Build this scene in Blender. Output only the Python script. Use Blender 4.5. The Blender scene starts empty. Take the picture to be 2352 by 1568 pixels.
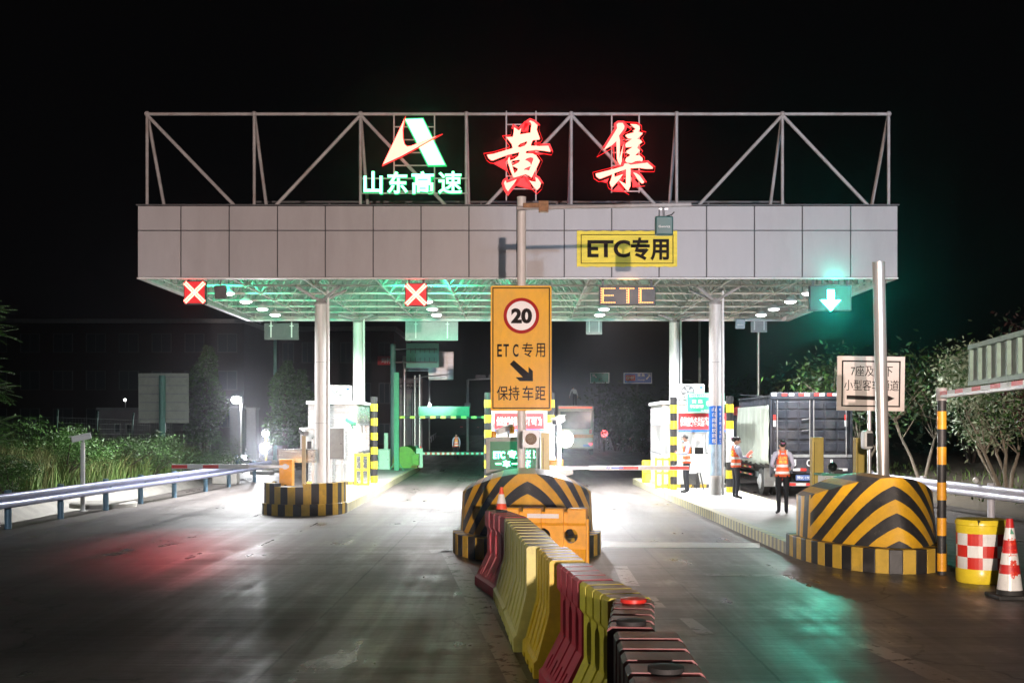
# Night view of an expressway toll station with an ETC lane
import bpy, bmesh, math, random
from mathutils import Vector, Matrix, noise
random.seed(11)
S = bpy.context.scene
COL = S.collection
R = math.radians
PI = math.pi

# ------------------------------------------------------------------ camera, sky, exposure, big lights
F, CX, HY, CH = 2600., 1190., 977., 2.14          # focal length and principal point of the 2352 px wide photograph
cam = bpy.data.cameras.new('camera'); camo = bpy.data.objects.new('camera', cam); COL.objects.link(camo)
cam.sensor_width = 36; cam.lens = 36 * F / 2352
cam.shift_x = -14 / 2352; cam.shift_y = 193 / 2352
cam.clip_start = .1; cam.clip_end = 2000
camo.location = (0, 0, CH); camo.rotation_euler = (R(90), 0, 0)
S.camera = camo
S.view_settings.view_transform = 'Standard'; S.view_settings.look = 'None'
S.view_settings.exposure = 0; S.view_settings.gamma = 1
S.render.engine = 'CYCLES'
S.cycles.use_denoising = True
S.cycles.max_bounces = 6; S.cycles.diffuse_bounces = 3; S.cycles.glossy_bounces = 3
S.cycles.transmission_bounces = 4; S.cycles.volume_bounces = 0; S.cycles.transparent_max_bounces = 6
S.cycles.sample_clamp_indirect = 4
S.cycles.use_light_tree = True

W = bpy.data.worlds.new('World'); S.world = W; W.use_nodes = True
nt = W.node_tree; bg = nt.nodes['Background']
sky = nt.nodes.new('ShaderNodeTexSky'); sky.sky_type = 'NISHITA'; sky.sun_disc = False
sky.sun_elevation = R(-6); sky.sun_rotation = R(200)
mixs = nt.nodes.new('ShaderNodeMix'); mixs.data_type = 'RGBA'; mixs.inputs[0].default_value = .9
nt.links.new(sky.outputs[0], mixs.inputs[6]); mixs.inputs[7].default_value = (.020, .019, .022, 1)
nt.links.new(mixs.outputs[2], bg.inputs[0]); bg.inputs[1].default_value = .07

def lamp(name, kind, loc, power, col, size=.2, aim=None, spot=None, blend=.3, parent=None):
    L = bpy.data.lights.new(name, kind); L.energy = power; L.color = col
    if kind == 'AREA': L.shape = 'DISK'; L.size = size
    else: L.shadow_soft_size = size
    if spot: L.spot_size = R(spot); L.spot_blend = blend
    o = bpy.data.objects.new(name, L); COL.objects.link(o)
    o.location = loc
    if aim is not None:
        o.rotation_euler = (Vector(aim) - Vector(loc)).to_track_quat('-Z', 'Y').to_euler()
    if parent is not None:
        o.parent = parent; o.location = Vector(loc) - wl(parent)
    return o

def wl(o):
    v = Vector((0, 0, 0))
    while o is not None:
        v = v + o.location; o = o.parent
    return v

# lamps of the plaza that stand behind the photographer: a warm floodlight and a cooler mast lamp; the divider spot is an added fill
lamp('plaza_flood', 'SPOT', (3.9, -34, 3.7), 112000, (1, .78, .70), .22, aim=(.35, 24, 9.5), spot=20.4, blend=.08)
lamp('plaza_mast', 'SPOT', (19, -26, 5), 60000, (.58, .78, 1), .3, aim=(6.5, 28, 9.6), spot=16, blend=.5)
lamp('verge_flood', 'SPOT', (-2, -14, 5), 15000, (.90, .94, 1), .25, aim=(-12.6, 27, .3), spot=25, blend=.9)
lamp('divider_fill', 'SPOT', (-13, 5, 2.6), 2300, (1, .95, .86), .25, aim=(.3, 10.3, .75), spot=30, blend=.8)  # added fill from beside the camera, brightens the barrier flanks
lamp('lane_flood', 'SPOT', (-4, -16, 4), 48000, (1, .82, .70), .2, aim=(7.4, 17.8, 1.5), spot=15, blend=.5)

# ------------------------------------------------------------------ helpers
def at(px, py, Y):                       # photo pixel + distance -> point
    return Vector(((px - CX) * Y / F, Y, CH - (py - HY) * Y / F))
def gd(px, py, z=0.):                    # photo pixel of something standing on height z -> point
    Y = F * (CH - z) / (py - HY)
    return Vector(((px - CX) * Y / F, Y, z))

def thing(name, label, cat, loc=(0, 0, 0), group=None):
    o = bpy.data.objects.new(name, None); COL.objects.link(o)
    o.location = loc; o.empty_display_size = .1
    return tag(o, label, cat, group)
def tag(o, label=None, cat=None, group=None, kind=None):
    if label: o['label'] = label
    if cat: o['category'] = cat
    if group: o['group'] = group
    if kind: o['kind'] = kind
    return o
def dup(o, loc=None, rz=None, label=None, group=None, parent=None, top=True):
    c = o.copy(); COL.objects.link(c)
    if parent is not None: c.parent = parent
    if loc is not None: c.location = loc
    if rz is not None: c.rotation_euler = (0, 0, rz)
    if label: c['label'] = label
    if group: c['group'] = group
    for ch in list(o.children): dup(ch, parent=c)
    return c

def font_mesh(s, bold=0., depth=.01):
    cu = bpy.data.curves.new('t', 'FONT'); cu.body = s; cu.extrude = depth / 2; cu.offset = bold
    cu.resolution_u = 4
    o = bpy.data.objects.new('t', cu); COL.objects.link(o)
    me = bpy.data.meshes.new_from_object(o.evaluated_get(bpy.context.evaluated_depsgraph_get()))
    vs = [v.co.copy() for v in me.vertices]; fs = [tuple(p.vertices) for p in me.polygons]
    bpy.data.objects.remove(o); bpy.data.curves.remove(cu); bpy.data.meshes.remove(me)
    return vs, fs
def outline_mesh(loops, depth, grow=0.):      # filled 2-D outlines with holes
    cu = bpy.data.curves.new('t', 'CURVE'); cu.dimensions = '2D'; cu.fill_mode = 'BOTH'
    cu.extrude = depth / 2; cu.offset = grow
    for lp in loops:
        sp = cu.splines.new('POLY'); sp.points.add(len(lp) - 1); sp.use_cyclic_u = True
        for p, q in zip(sp.points, lp): p.co = (q[0], q[1], 0, 1)
    o = bpy.data.objects.new('t', cu); COL.objects.link(o)
    me = bpy.data.meshes.new_from_object(o.evaluated_get(bpy.context.evaluated_depsgraph_get()))
    vs = [v.co.copy() for v in me.vertices]; fs = [tuple(p.vertices) for p in me.polygons]
    bpy.data.objects.remove(o); bpy.data.curves.remove(cu); bpy.data.meshes.remove(me)
    return vs, fs

class MB:
    def __init__(s): s.v = []; s.f = []; s.m = []
    def add(s, vs, fs, mi=0):
        n = len(s.v); s.v += [Vector(v) for v in vs]
        for i, f in enumerate(fs):
            s.f.append(tuple(n + k for k in f)); s.m.append(mi[i] if isinstance(mi, (list, tuple)) else mi)
        return s
    def box(s, x0, x1, y0, y1, z0, z1, mi=0, rz=0., M=None):
        vs = [Vector((x, y, z)) for z in (z0, z1) for y in (y0, y1) for x in (x0, x1)]
        if rz:
            c = Vector(((x0 + x1) / 2, (y0 + y1) / 2, 0)); Q = Matrix.Rotation(rz, 3, 'Z')
            vs = [Q @ (v - c) + c for v in vs]
        if M is not None: vs = [M @ v for v in vs]
        return s.add(vs, [(0, 2, 3, 1), (4, 5, 7, 6), (0, 1, 5, 4), (2, 6, 7, 3), (0, 4, 6, 2), (1, 3, 7, 5)], mi)
    def bar(s, p0, p1, w, h, mi=0, up=(0, 0, 1)):         # rectangular bar between two points
        p0, p1 = Vector(p0), Vector(p1); d = (p1 - p0).normalized(); u = Vector(up)
        if abs(d.dot(u)) > .98: u = Vector((0, 1, 0))
        a = d.cross(u).normalized() * w / 2; b = a.cross(d).normalized() * h / 2
        vs = [p + i * a + j * b for p in (p0, p1) for i, j in ((-1, -1), (1, -1), (1, 1), (-1, 1))]
        return s.add(vs, [(0, 3, 2, 1), (4, 5, 6, 7), (0, 1, 5, 4), (1, 2, 6, 5), (2, 3, 7, 6), (3, 0, 4, 7)], mi)
    def cyl(s, p0, p1, r0, r1=None, n=12, mi=0, caps=True):
        p0, p1 = Vector(p0), Vector(p1); r1 = r0 if r1 is None else r1
        d = p1 - p0; q = d.to_track_quat('Z', 'Y').to_matrix()
        vs = []
        for p, r in ((p0, r0), (p1, r1)):
            vs += [p + q @ Vector((r * math.cos(2 * PI * k / n), r * math.sin(2 * PI * k / n), 0)) for k in range(n)]
        fs = [(k, (k + 1) % n, n + (k + 1) % n, n + k) for k in range(n)]
        if caps: fs += [tuple(range(n - 1, -1, -1)), tuple(range(n, 2 * n))]
        return s.add(vs, fs, mi)
    def tube(s, pts, r, n=8, mi=0):
        pts = [Vector(p) for p in pts]
        rr = r if isinstance(r, (list, tuple)) else [r] * len(pts)
        vs = []
        for i, p in enumerate(pts):
            d = (pts[min(i + 1, len(pts) - 1)] - pts[max(i - 1, 0)]).normalized()
            q = d.to_track_quat('Z', 'Y').to_matrix()
            vs += [p + q @ Vector((rr[i] * math.cos(2 * PI * k / n), rr[i] * math.sin(2 * PI * k / n), 0)) for k in range(n)]
        fs = []
        for i in range(len(pts) - 1):
            for k in range(n):
                fs.append((i * n + k, i * n + (k + 1) % n, (i + 1) * n + (k + 1) % n, (i + 1) * n + k))
        fs += [tuple(range(n - 1, -1, -1)), tuple(range((len(pts) - 1) * n, len(pts) * n))]
        return s.add(vs, fs, mi)
    def lathe(s, c, prof, n=20, mi=0):                  # prof: (r, z[, material])
        c = Vector(c); vs = []; fs = []; ms = []
        for pr in prof:
            vs += [c + Vector((pr[0] * math.cos(2 * PI * k / n), pr[0] * math.sin(2 * PI * k / n), pr[1])) for k in range(n)]
        for i in range(len(prof) - 1):
            m = prof[i][2] if len(prof[i]) > 2 else mi
            for k in range(n):
                fs.append((i * n + k, i * n + (k + 1) % n, (i + 1) * n + (k + 1) % n, (i + 1) * n + k)); ms.append(m)
        fs += [tuple(range(n - 1, -1, -1)), tuple(range((len(prof) - 1) * n, len(prof) * n))]
        ms += [ms[0], ms[-1]]
        return s.add(vs, fs, ms)
    def sphere(s, c, r, n=12, mi=0, sc=(1, 1, 1)):
        pr = [(max(1e-4, r * math.sin(PI * k / n)), -r * math.cos(PI * k / n)) for k in range(n + 1)]
        k0 = len(s.v); s.lathe((0, 0, 0), pr, n * 2, mi); c = Vector(c)
        for i in range(k0, len(s.v)):
            v = s.v[i]; s.v[i] = Vector((v.x * sc[0], v.y * sc[1], v.z * sc[2])) + c
        return s
    def prism(s, poly, y0, y1, mi=0):                   # outline in X-Z, thickness along Y
        n = len(poly)
        vs = [(x, y0, z) for x, z in poly] + [(x, y1, z) for x, z in poly]
        fs = [tuple(range(n)), tuple(range(2 * n - 1, n - 1, -1))] + [(k, n + k, n + (k + 1) % n, (k + 1) % n) for k in range(n)]
        return s.add(vs, fs, mi)
    def slab(s, poly, z0, z1, mi=0):                    # outline in X-Y
        n = len(poly)
        vs = [(x, y, z0) for x, y in poly] + [(x, y, z1) for x, y in poly]
        fs = [tuple(range(n - 1, -1, -1)), tuple(range(n, 2 * n))] + [(k, (k + 1) % n, n + (k + 1) % n, n + k) for k in range(n)]
        return s.add(vs, fs, mi)
    def text(s, t, x0, x1, z0, z1, y, mi=0, bold=.02, depth=.01, warp=None):
        vs, fs = font_mesh(t, bold, 1.)
        ax = min(v.x for v in vs); bx = max(v.x for v in vs); ay = min(v.y for v in vs); by = max(v.y for v in vs)
        out = []
        for v in vs:
            p = Vector((x0 + (v.x - ax) / (bx - ax) * (x1 - x0), y - v.z * depth, z0 + (v.y - ay) / max(by - ay, 1e-6) * (z1 - z0)))
            out.append(warp(p) if warp else p)
        return s.add(out, fs, mi)
    def rrect(s, x0, x1, z0, z1, y0, y1, r, mi=0):
        pts = []
        for cx, cz, a in ((x1 - r, z1 - r, 0), (x0 + r, z1 - r, 90), (x0 + r, z0 + r, 180), (x1 - r, z0 + r, 270)):
            for k in range(5):
                b = R(a + 22.5 * k); pts.append((cx + r * math.cos(b), cz + r * math.sin(b)))
        return s.prism(pts[::-1], y0, y1, mi)
    def ring(s, x0, x1, z0, z1, y0, y1, w, mi=0):          # rectangular border of width w, butt jointed
        s.box(x0, x1, y0, y1, z1 - w, z1, mi); s.box(x0, x1, y0, y1, z0, z0 + w, mi)
        s.box(x0, x0 + w, y0, y1, z0 + w, z1 - w, mi); return s.box(x1 - w, x1, y0, y1, z0 + w, z1 - w, mi)
    def build(s, name, mats, parent=None, org=None, smooth=None, bevel=0., label=None, kind=None):
        me = bpy.data.meshes.new(name)
        o0 = wl(parent) if parent is not None else Vector(org or (0, 0, 0))
        me.from_pydata([v - o0 for v in s.v], [], s.f)
        for m in (mats if isinstance(mats, (list, tuple)) else [mats]): me.materials.append(m)
        me.polygons.foreach_set('material_index', s.m)
        me.validate(); me.update()
        o = bpy.data.objects.new(name, me); COL.objects.link(o)
        if parent is not None: o.parent = parent
        else: o.location = o0
        if smooth is not None:
            me.polygons.foreach_set('use_smooth', [True] * len(me.polygons)); me.set_sharp_from_angle(angle=R(smooth))
        if bevel:
            b = o.modifiers.new('edge', 'BEVEL'); b.width = bevel; b.segments = 2; b.limit_method = 'ANGLE'; b.angle_limit = R(40)
        if label: o['label'] = label
        if kind: o['kind'] = kind
        return o

# ------------------------------------------------------------------ materials
def mat(name, col, rough=.5, metal=0., var=.18, scale=6., bump=0., rvar=.15, stretch=(1, 1, 1), dirt=0., dirtcol=(.06, .05, .04), coat=0.):
    m = bpy.data.materials.new(name); m.use_nodes = True; t = m.node_tree; N = t.nodes; b = N['Principled BSDF']
    tc = N.new('ShaderNodeTexCoord'); mp = N.new('ShaderNodeMapping'); mp.inputs['Scale'].default_value = stretch
    t.links.new(tc.outputs['Object'], mp.inputs[0])
    n1 = N.new('ShaderNodeTexNoise'); n1.inputs['Scale'].default_value = scale; n1.inputs['Detail'].default_value = 5
    n1.inputs['Roughness'].default_value = .65
    t.links.new(mp.outputs[0], n1.inputs['Vector'])
    r = N.new('ShaderNodeValToRGB'); r.color_ramp.elements[0].position = .3; r.color_ramp.elements[1].position = .7
    r.color_ramp.elements[0].color = tuple(c * (1 - var) for c in col) + (1,)
    r.color_ramp.elements[1].color = tuple(min(1, c * (1 + var)) for c in col) + (1,)
    t.links.new(n1.outputs[0], r.inputs[0]); cout = r.outputs[0]
    if dirt:
        n2 = N.new('ShaderNodeTexNoise'); n2.inputs['Scale'].default_value = scale * .45; n2.inputs['Detail'].default_value = 8
        n2.inputs['Roughness'].default_value = .75; t.links.new(mp.outputs[0], n2.inputs['Vector'])
        q = N.new('ShaderNodeValToRGB'); q.color_ramp.elements[0].position = .5; q.color_ramp.elements[1].position = .75
        q.color_ramp.elements[1].color = (dirt, dirt, dirt, 1); t.links.new(n2.outputs[0], q.inputs[0])
        x = N.new('ShaderNodeMix'); x.data_type = 'RGBA'; t.links.new(q.outputs[0], x.inputs[0])
        t.links.new(cout, x.inputs[6]); x.inputs[7].default_value = dirtcol + (1,); cout = x.outputs[2]
    t.links.new(cout, b.inputs['Base Color'])
    mr = N.new('ShaderNodeMapRange'); mr.inputs[3].default_value = max(.03, rough - rvar); mr.inputs[4].default_value = min(1, rough + rvar)
    t.links.new(n1.outputs[0], mr.inputs[0]); t.links.new(mr.outputs[0], b.inputs['Roughness'])
    b.inputs['Metallic'].default_value = metal
    if coat: b.inputs['Coat Weight'].default_value = coat; b.inputs['Coat Roughness'].default_value = .12
    if bump:
        bp = N.new('ShaderNodeBump'); bp.inputs['Strength'].default_value = bump; bp.inputs['Distance'].default_value = .01
        n3 = N.new('ShaderNodeTexNoise'); n3.inputs['Scale'].default_value = scale * 6; n3.inputs['Detail'].default_value = 4
        t.links.new(mp.outputs[0], n3.inputs['Vector']); t.links.new(n3.outputs[0], bp.inputs['Height'])
        t.links.new(bp.outputs[0], b.inputs['Normal'])
    return m
def glow(name, col, strength, sample=False):
    m = bpy.data.materials.new(name); m.use_nodes = True; t = m.node_tree
    b = t.nodes['Principled BSDF']; b.inputs['Base Color'].default_value = (.02, .02, .02, 1)
    b.inputs['Emission Color'].default_value = tuple(col) + (1,); b.inputs['Emission Strength'].default_value = strength
    m.cycles.emission_sampling = 'AUTO' if sample else 'NONE'
    return m
def glass(name, col, rough=.06):
    m = mat(name, col, rough, 0, .1, 2, rvar=.03); m.node_tree.nodes['Principled BSDF'].inputs['Specular IOR Level'].default_value = .8
    return m

M = {}
M['white'] = mat('white_paint', (.74, .74, .72), .4, dirt=.5, scale=3, dirtcol=(.3, .27, .22))
M['cleanwhite'] = mat('clean_white', (.8, .8, .79), .4, var=.06)
M['column'] = mat('column_paint', (.70, .69, .67), .38, var=.08, scale=2, stretch=(3, 3, .6), dirt=.6, dirtcol=(.35, .31, .26))
M['panel'] = mat('aluminium_panel', (.36, .35, .36), .42, .0, var=.06, scale=1.2, stretch=(1.6, 1, .4), rvar=.06, dirt=.35, dirtcol=(.24, .22, .21))
M['black'] = mat('black_paint', (.018, .018, .02), .45, dirt=.4, dirtcol=(.09, .08, .07))
M['rubber'] = mat('black_rubber', (.02, .02, .02), .7, dirt=.5, dirtcol=(.08, .075, .065))
M['yellow'] = mat('yellow_paint', (.72, .50, .03), .42, dirt=.35, dirtcol=(.22, .14, .04), scale=5)
M['ybright'] = mat('bright_yellow_sleeve', (.85, .66, .04), .3, var=.08)
M['amber'] = mat('amber_paint', (.78, .36, .02), .42, var=.15, dirt=.5, dirtcol=(.2, .1, .03), scale=4)
M['steel'] = mat('galvanised_steel', (.55, .56, .58), .38, .7, var=.12, scale=5)
M['stainless'] = mat('stainless_steel', (.50, .48, .46), .36, .55, var=.08, scale=4, stretch=(4, 4, .3), rvar=.06)
M['truss'] = mat('truss_paint', (.52, .53, .48), .45, var=.15, dirt=.5, dirtcol=(.2, .14, .08))
M['frame'] = mat('frame_white_paint', (.36, .35, .35), .5, var=.2, scale=3, dirt=.7, dirtcol=(.16, .07, .03))
M['deck'] = mat('sheet_steel', (.40, .46, .43), .42, .1, var=.12, scale=2)
M['darkgrey'] = mat('dark_grey', (.07, .07, .075), .5, dirt=.4, dirtcol=(.14, .13, .12))
M['grey'] = mat('grey_paint', (.32, .33, .33), .5, dirt=.4, dirtcol=(.18, .16, .14))
M['tealpost'] = mat('teal_paint', (.10, .26, .22), .45, var=.12)
M['greenpaint'] = mat('green_paint', (.09, .34, .22), .5, dirt=.3)
M['lime'] = mat('lime_paint', (.22, .38, .05), .5, dirt=.3)
M['red'] = mat('red_paint', (.62, .03, .02), .4, var=.12)
M['banner'] = mat('red_banner_cloth', (.62, .035, .045), .65, var=.08)
M['orange'] = mat('orange_plastic', (.85, .36, .02), .4, var=.08, dirt=.3, dirtcol=(.3, .14, .03), scale=4)
M['blue'] = mat('blue_film', (.02, .13, .55), .3, var=.08)
M['text_dark'] = mat('dark_lettering', (.022, .017, .015), .85, var=.05)
M['text_dark'].node_tree.nodes['Principled BSDF'].inputs['Specular IOR Level'].default_value = .1
M['text_white'] = mat('white_lettering', (.82, .82, .8), .4, var=.03)
M['glass'] = glass('window_glass', (.05, .06, .07))
M['conc'] = mat('concrete', (.33, .31, .28), .75, var=.2, scale=2.5, bump=.4, dirt=.6, dirtcol=(.14, .12, .10))
M['skin'] = mat('skin', (.48, .29, .21), .5, var=.06)
M['hair'] = mat('hair', (.012, .01, .01), .45, var=.2, scale=30)
M['shirt'] = mat('pale_blue_shirt', (.45, .50, .66), .75, var=.06)
M['trousers'] = mat('navy_trousers', (.012, .014, .022), .75, var=.2)
M['shoe'] = mat('black_shoe', (.012, .012, .013), .3)
M['vest'] = mat('orange_vest', (.88, .13, .04), .6, var=.08)
M['reflect'] = mat('reflective_tape', (.78, .78, .76), .3, var=.06)
M['vtext'] = mat('vest_lettering', (.85, .6, .05), .5, var=.05)
# ------------------------------------------------------------------ ground
def road_material():
    m = bpy.data.materials.new('wet_worn_concrete'); m.use_nodes = True; t = m.node_tree; N = t.nodes; b = N['Principled BSDF']; L = t.links.new
    tc = N.new('ShaderNodeTexCoord'); sx = N.new('ShaderNodeSeparateXYZ'); L(tc.outputs['Object'], sx.inputs[0])
    def nz(scale, st, det=6, rg=.65):
        mp = N.new('ShaderNodeMapping'); mp.inputs['Scale'].default_value = st; L(tc.outputs['Object'], mp.inputs[0])
        n = N.new('ShaderNodeTexNoise'); n.inputs['Scale'].default_value = scale; n.inputs['Detail'].default_value = det
        n.inputs['Roughness'].default_value = rg; L(mp.outputs[0], n.inputs['Vector']); return n.outputs[0]
    def math_(op, a, bb=None, clamp=False):
        n = N.new('ShaderNodeMath'); n.operation = op; n.use_clamp = clamp
        for i, v in enumerate((a, bb)):
            if v is None: continue
            if isinstance(v, (int, float)): n.inputs[i].default_value = v
            else: L(v, n.inputs[i])
        return n.outputs[0]
    def mixc(f, a, bb):
        x = N.new('ShaderNodeMix'); x.data_type = 'RGBA'
        if isinstance(f, float): x.inputs[0].default_value = f
        else: L(f, x.inputs[0])
        for i, c in ((6, a), (7, bb)):
            if isinstance(c, tuple): x.inputs[i].default_value = c + (1,)
            else: L(c, x.inputs[i])
        return x.outputs[2]
    big = nz(.22, (1, 1, 1)); fine = nz(7, (1, 1, 1), 8, .75); trail = nz(.9, (1.5, .035, 1), 5); band = nz(1.1, (.12, 1.6, 1), 6, .7); speck = nz(38, (1, 1, 1), 3, .5); groove = nz(14, (.05, 1, 1), 3, .6)
    rA = N.new('ShaderNodeMapRange'); rA.inputs[1].default_value = .3; rA.inputs[2].default_value = .7; L(big, rA.inputs[0])
    c = mixc(rA.outputs[0], (.098, .081, .078), (.155, .137, .130))
    rT = N.new('ShaderNodeMapRange'); rT.inputs[1].default_value = .45; rT.inputs[2].default_value = .68; L(trail, rT.inputs[0])
    c = mixc(math_('MULTIPLY', rT.outputs[0], .75), c, (.052, .041, .040))
    rB = N.new('ShaderNodeMapRange'); rB.inputs[1].default_value = .40; rB.inputs[2].default_value = .66; L(band, rB.inputs[0])
    c = mixc(math_('MULTIPLY', rB.outputs[0], .65), c, (.085, .074, .068))
    rK = N.new('ShaderNodeMapRange'); rK.inputs[1].default_value = .68; rK.inputs[2].default_value = .74; L(speck, rK.inputs[0])
    c = mixc(math_('MULTIPLY', rK.outputs[0], .5), c, (.30, .28, .26))
    rF = N.new('ShaderNodeMapRange'); rF.inputs[1].default_value = .35; rF.inputs[2].default_value = .7; L(fine, rF.inputs[0])
    c = mixc(math_('MULTIPLY', rF.outputs[0], .55), c, (.10, .09, .08))
    # oil and water stains
    vo = N.new('ShaderNodeTexVoronoi'); vo.feature = 'DISTANCE_TO_EDGE'; vo.inputs['Scale'].default_value = .16
    va = N.new('ShaderNodeVectorMath'); va.operation = 'ADD'; L(tc.outputs['Object'], va.inputs[0])
    vs_ = N.new('ShaderNodeVectorMath'); vs_.operation = 'SCALE'; vs_.inputs[3].default_value = 1.6; nn = N.new('ShaderNodeTexNoise'); nn.inputs['Scale'].default_value = .9; nn.inputs['Detail'].default_value = 6
    L(tc.outputs['Object'], nn.inputs['Vector']); L(nn.outputs['Color'], vs_.inputs[0]); L(vs_.outputs[0], va.inputs[1]); L(va.outputs[0], vo.inputs['Vector'])
    crk = math_('MULTIPLY', math_('LESS_THAN', vo.outputs['Distance'], .0032), math_('GREATER_THAN', nz(.3, (1, 1, 1), 2), .47))
    c = mixc(math_('MULTIPLY', crk, .8), c, (.025, .022, .02))
    st = nz(1.0, (1, .35, 1), 5, .65); rS = N.new('ShaderNodeMapRange'); rS.inputs[1].default_value = .54; rS.inputs[2].default_value = .66; L(st, rS.inputs[0])
    c = mixc(math_('MULTIPLY', rS.outputs[0], .4), c, (.05, .045, .04))
    # slab joints: every 5 m along the road, every 3.6 m across
    wob = math_('MULTIPLY', math_('SUBTRACT', fine, .5), .05)
    jy = math_('LESS_THAN', math_('ABSOLUTE', math_('SUBTRACT', math_('FRACT', math_('DIVIDE', math_('ADD', sx.outputs[1], wob), 5.)), .5)), .0035)
    jx = math_('LESS_THAN', math_('ABSOLUTE', math_('SUBTRACT', math_('FRACT', math_('DIVIDE', math_('ADD', sx.outputs[0], wob), 4.4)), .5)), .003)
    j = math_('MAXIMUM', jy, jx)
    c = mixc(math_('MULTIPLY', j, .75), c, (.03, .027, .025))
    L(c, b.inputs['Base Color'])
    rr = N.new('ShaderNodeMapRange'); rr.inputs[1].default_value = .3; rr.inputs[2].default_value = .7; rr.inputs[3].default_value = .40; rr.inputs[4].default_value = .56; L(big, rr.inputs[0])
    r2 = math_('SUBTRACT', rr.outputs[0], math_('ADD', math_('MULTIPLY', rS.outputs[0], .17), math_('SUBTRACT', math_('MULTIPLY', rT.outputs[0], .20), math_('MULTIPLY', rB.outputs[0], .10))))
    L(math_('ADD', r2, math_('MULTIPLY', math_('SUBTRACT', fine, .5), .15)), b.inputs['Roughness'])
    b.inputs['Specular IOR Level'].default_value = .42
    h = math_('ADD', math_('MULTIPLY', groove, .7), math_('MULTIPLY', fine, .5)); h = math_('SUBTRACT', h, math_('MULTIPLY', j, .6))
    bp = N.new('ShaderNodeBump'); bp.inputs['Strength'].default_value = .6; bp.inputs['Distance'].default_value = .014
    L(h, bp.inputs['Height']); L(bp.outputs[0], b.inputs['Normal'])
    return m
M['road'] = road_material()
M['soil'] = mat('soil', (.075, .06, .04), .95, var=.35, scale=1.2, bump=.8)
M['grass'] = mat('grass_blade', (.10, .17, .035), .7, var=.45, scale=.8, rvar=.1)
M['worn_paint'] = None
def worn_paint(name, col, keep):
    m = mat(name, col, .34, var=.15, rvar=.05); t = m.node_tree; N = t.nodes; b = N['Principled BSDF']
    n = N.new('ShaderNodeTexNoise'); n.inputs['Scale'].default_value = 5; n.inputs['Detail'].default_value = 8; n.inputs['Roughness'].default_value = .75
    tc = N.new('ShaderNodeTexCoord'); t.links.new(tc.outputs['Object'], n.inputs['Vector'])
    r = N.new('ShaderNodeValToRGB'); r.color_ramp.elements[0].position = 1 - keep; r.color_ramp.elements[1].position = min(1, 1.08 - keep)
    t.links.new(n.outputs[0], r.inputs[0]); t.links.new(r.outputs[0], b.inputs['Alpha'])
    return m
M['line'] = worn_paint('road_line_paint', (.85, .85, .83), .72)
M['faint'] = worn_paint('worn_line_paint', (.13, .105, .098), .62)

g = MB()
g.add([(-190, -80, -.75), (190, -80, -.75), (190, 260, -.75), (-190, 260, -.75)], [(0, 1, 2, 3)])
tag(g.build('ground', M['soil']), kind='structure')
g = MB()
g.add([(-11.15, -60, 0), (11.6, -60, 0), (11.6, 60, 0), (-11.15, 60, 0)], [(0, 1, 2, 3)])
g.add([(-40, 60, 0), (14, 60, 0), (26, 250, 0), (-50, 250, 0)], [(0, 1, 2, 3)])
tag(g.build('road', M['road']), kind='structure')

# verges: cross-sections (x, z) swept along Y with noise
def verge(name, prof, y0, y1, m, ny=60):
    vs = []; fs = []
    for j in range(ny + 1):
        y = y0 + (y1 - y0) * j / ny
        for i, (x, z, a) in enumerate(prof):
            vs.append((x, y, z + a * (noise.noise(Vector((x * .5, y * .3, 3))))))
    k = len(prof)
    for j in range(ny):
        for i in range(k - 1): fs.append((j * k + i, j * k + i + 1, (j + 1) * k + i + 1, (j + 1) * k + i))
    b = MB(); b.add(vs, fs); o = b.build(name, m, smooth=50); tag(o, kind='structure'); return o
verge('drainage_channel', [(-12.9, .34, .02), (-12.05, -.28, .02), (-11.65, -.28, .02), (-11.16, .002, 0)], -20, 60, M['conc'])
verge('verge', [(-150, 2.5, .4), (-60, 1.6, .4), (-30, 1.2, .3), (-20, .9, .25), (-15, .55, .15), (-12.9, .33, .05)], -20, 58, M['soil'])
verge('verge', [(11.6, -.01, 0), (12.3, .08, .04), (13.5, .35, .1), (16, .8, .2), (24, 1.5, .4), (60, 3.5, 1), (150, 5, 1)], -20, 120, M['soil'])

# painted lines
def line_quad(b, pts):
    b.add([(p[0], p[1], .005) for p in pts], [(0, 1, 2, 3)])
b = MB()
p = [gd(1383, 1257), gd(1745, 1258), gd(1745, 1247), gd(1383, 1243)]; line_quad(b, p)
tag(b.build('stop_line', M['line']), kind='structure')
b = MB()
for q in ([(1165, 1568), (1215, 1568), (1060, 1265), (1012, 1265)], [(1410, 1300), (1440, 1300), (1470, 1345), (1430, 1345)], [(1480, 1370), (1505, 1370), (1530, 1395), (1500, 1395)],
          [(1615, 1317), (1780, 1319), (1780, 1324), (1615, 1322)], [(1960, 1478), (2010, 1478), (2230, 1568), (2150, 1568)], [(1330, 1310), (1360, 1310), (1385, 1330), (1350, 1332)],
          [(1560, 1420), (1590, 1420), (1640, 1455), (1600, 1455)], [(985, 1262), (1060, 1260), (1075, 1266), (990, 1270)]):
    line_quad(b, [gd(*k) for k in q])
tag(b.build('lane_marking', M['faint']), kind='structure')

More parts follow.
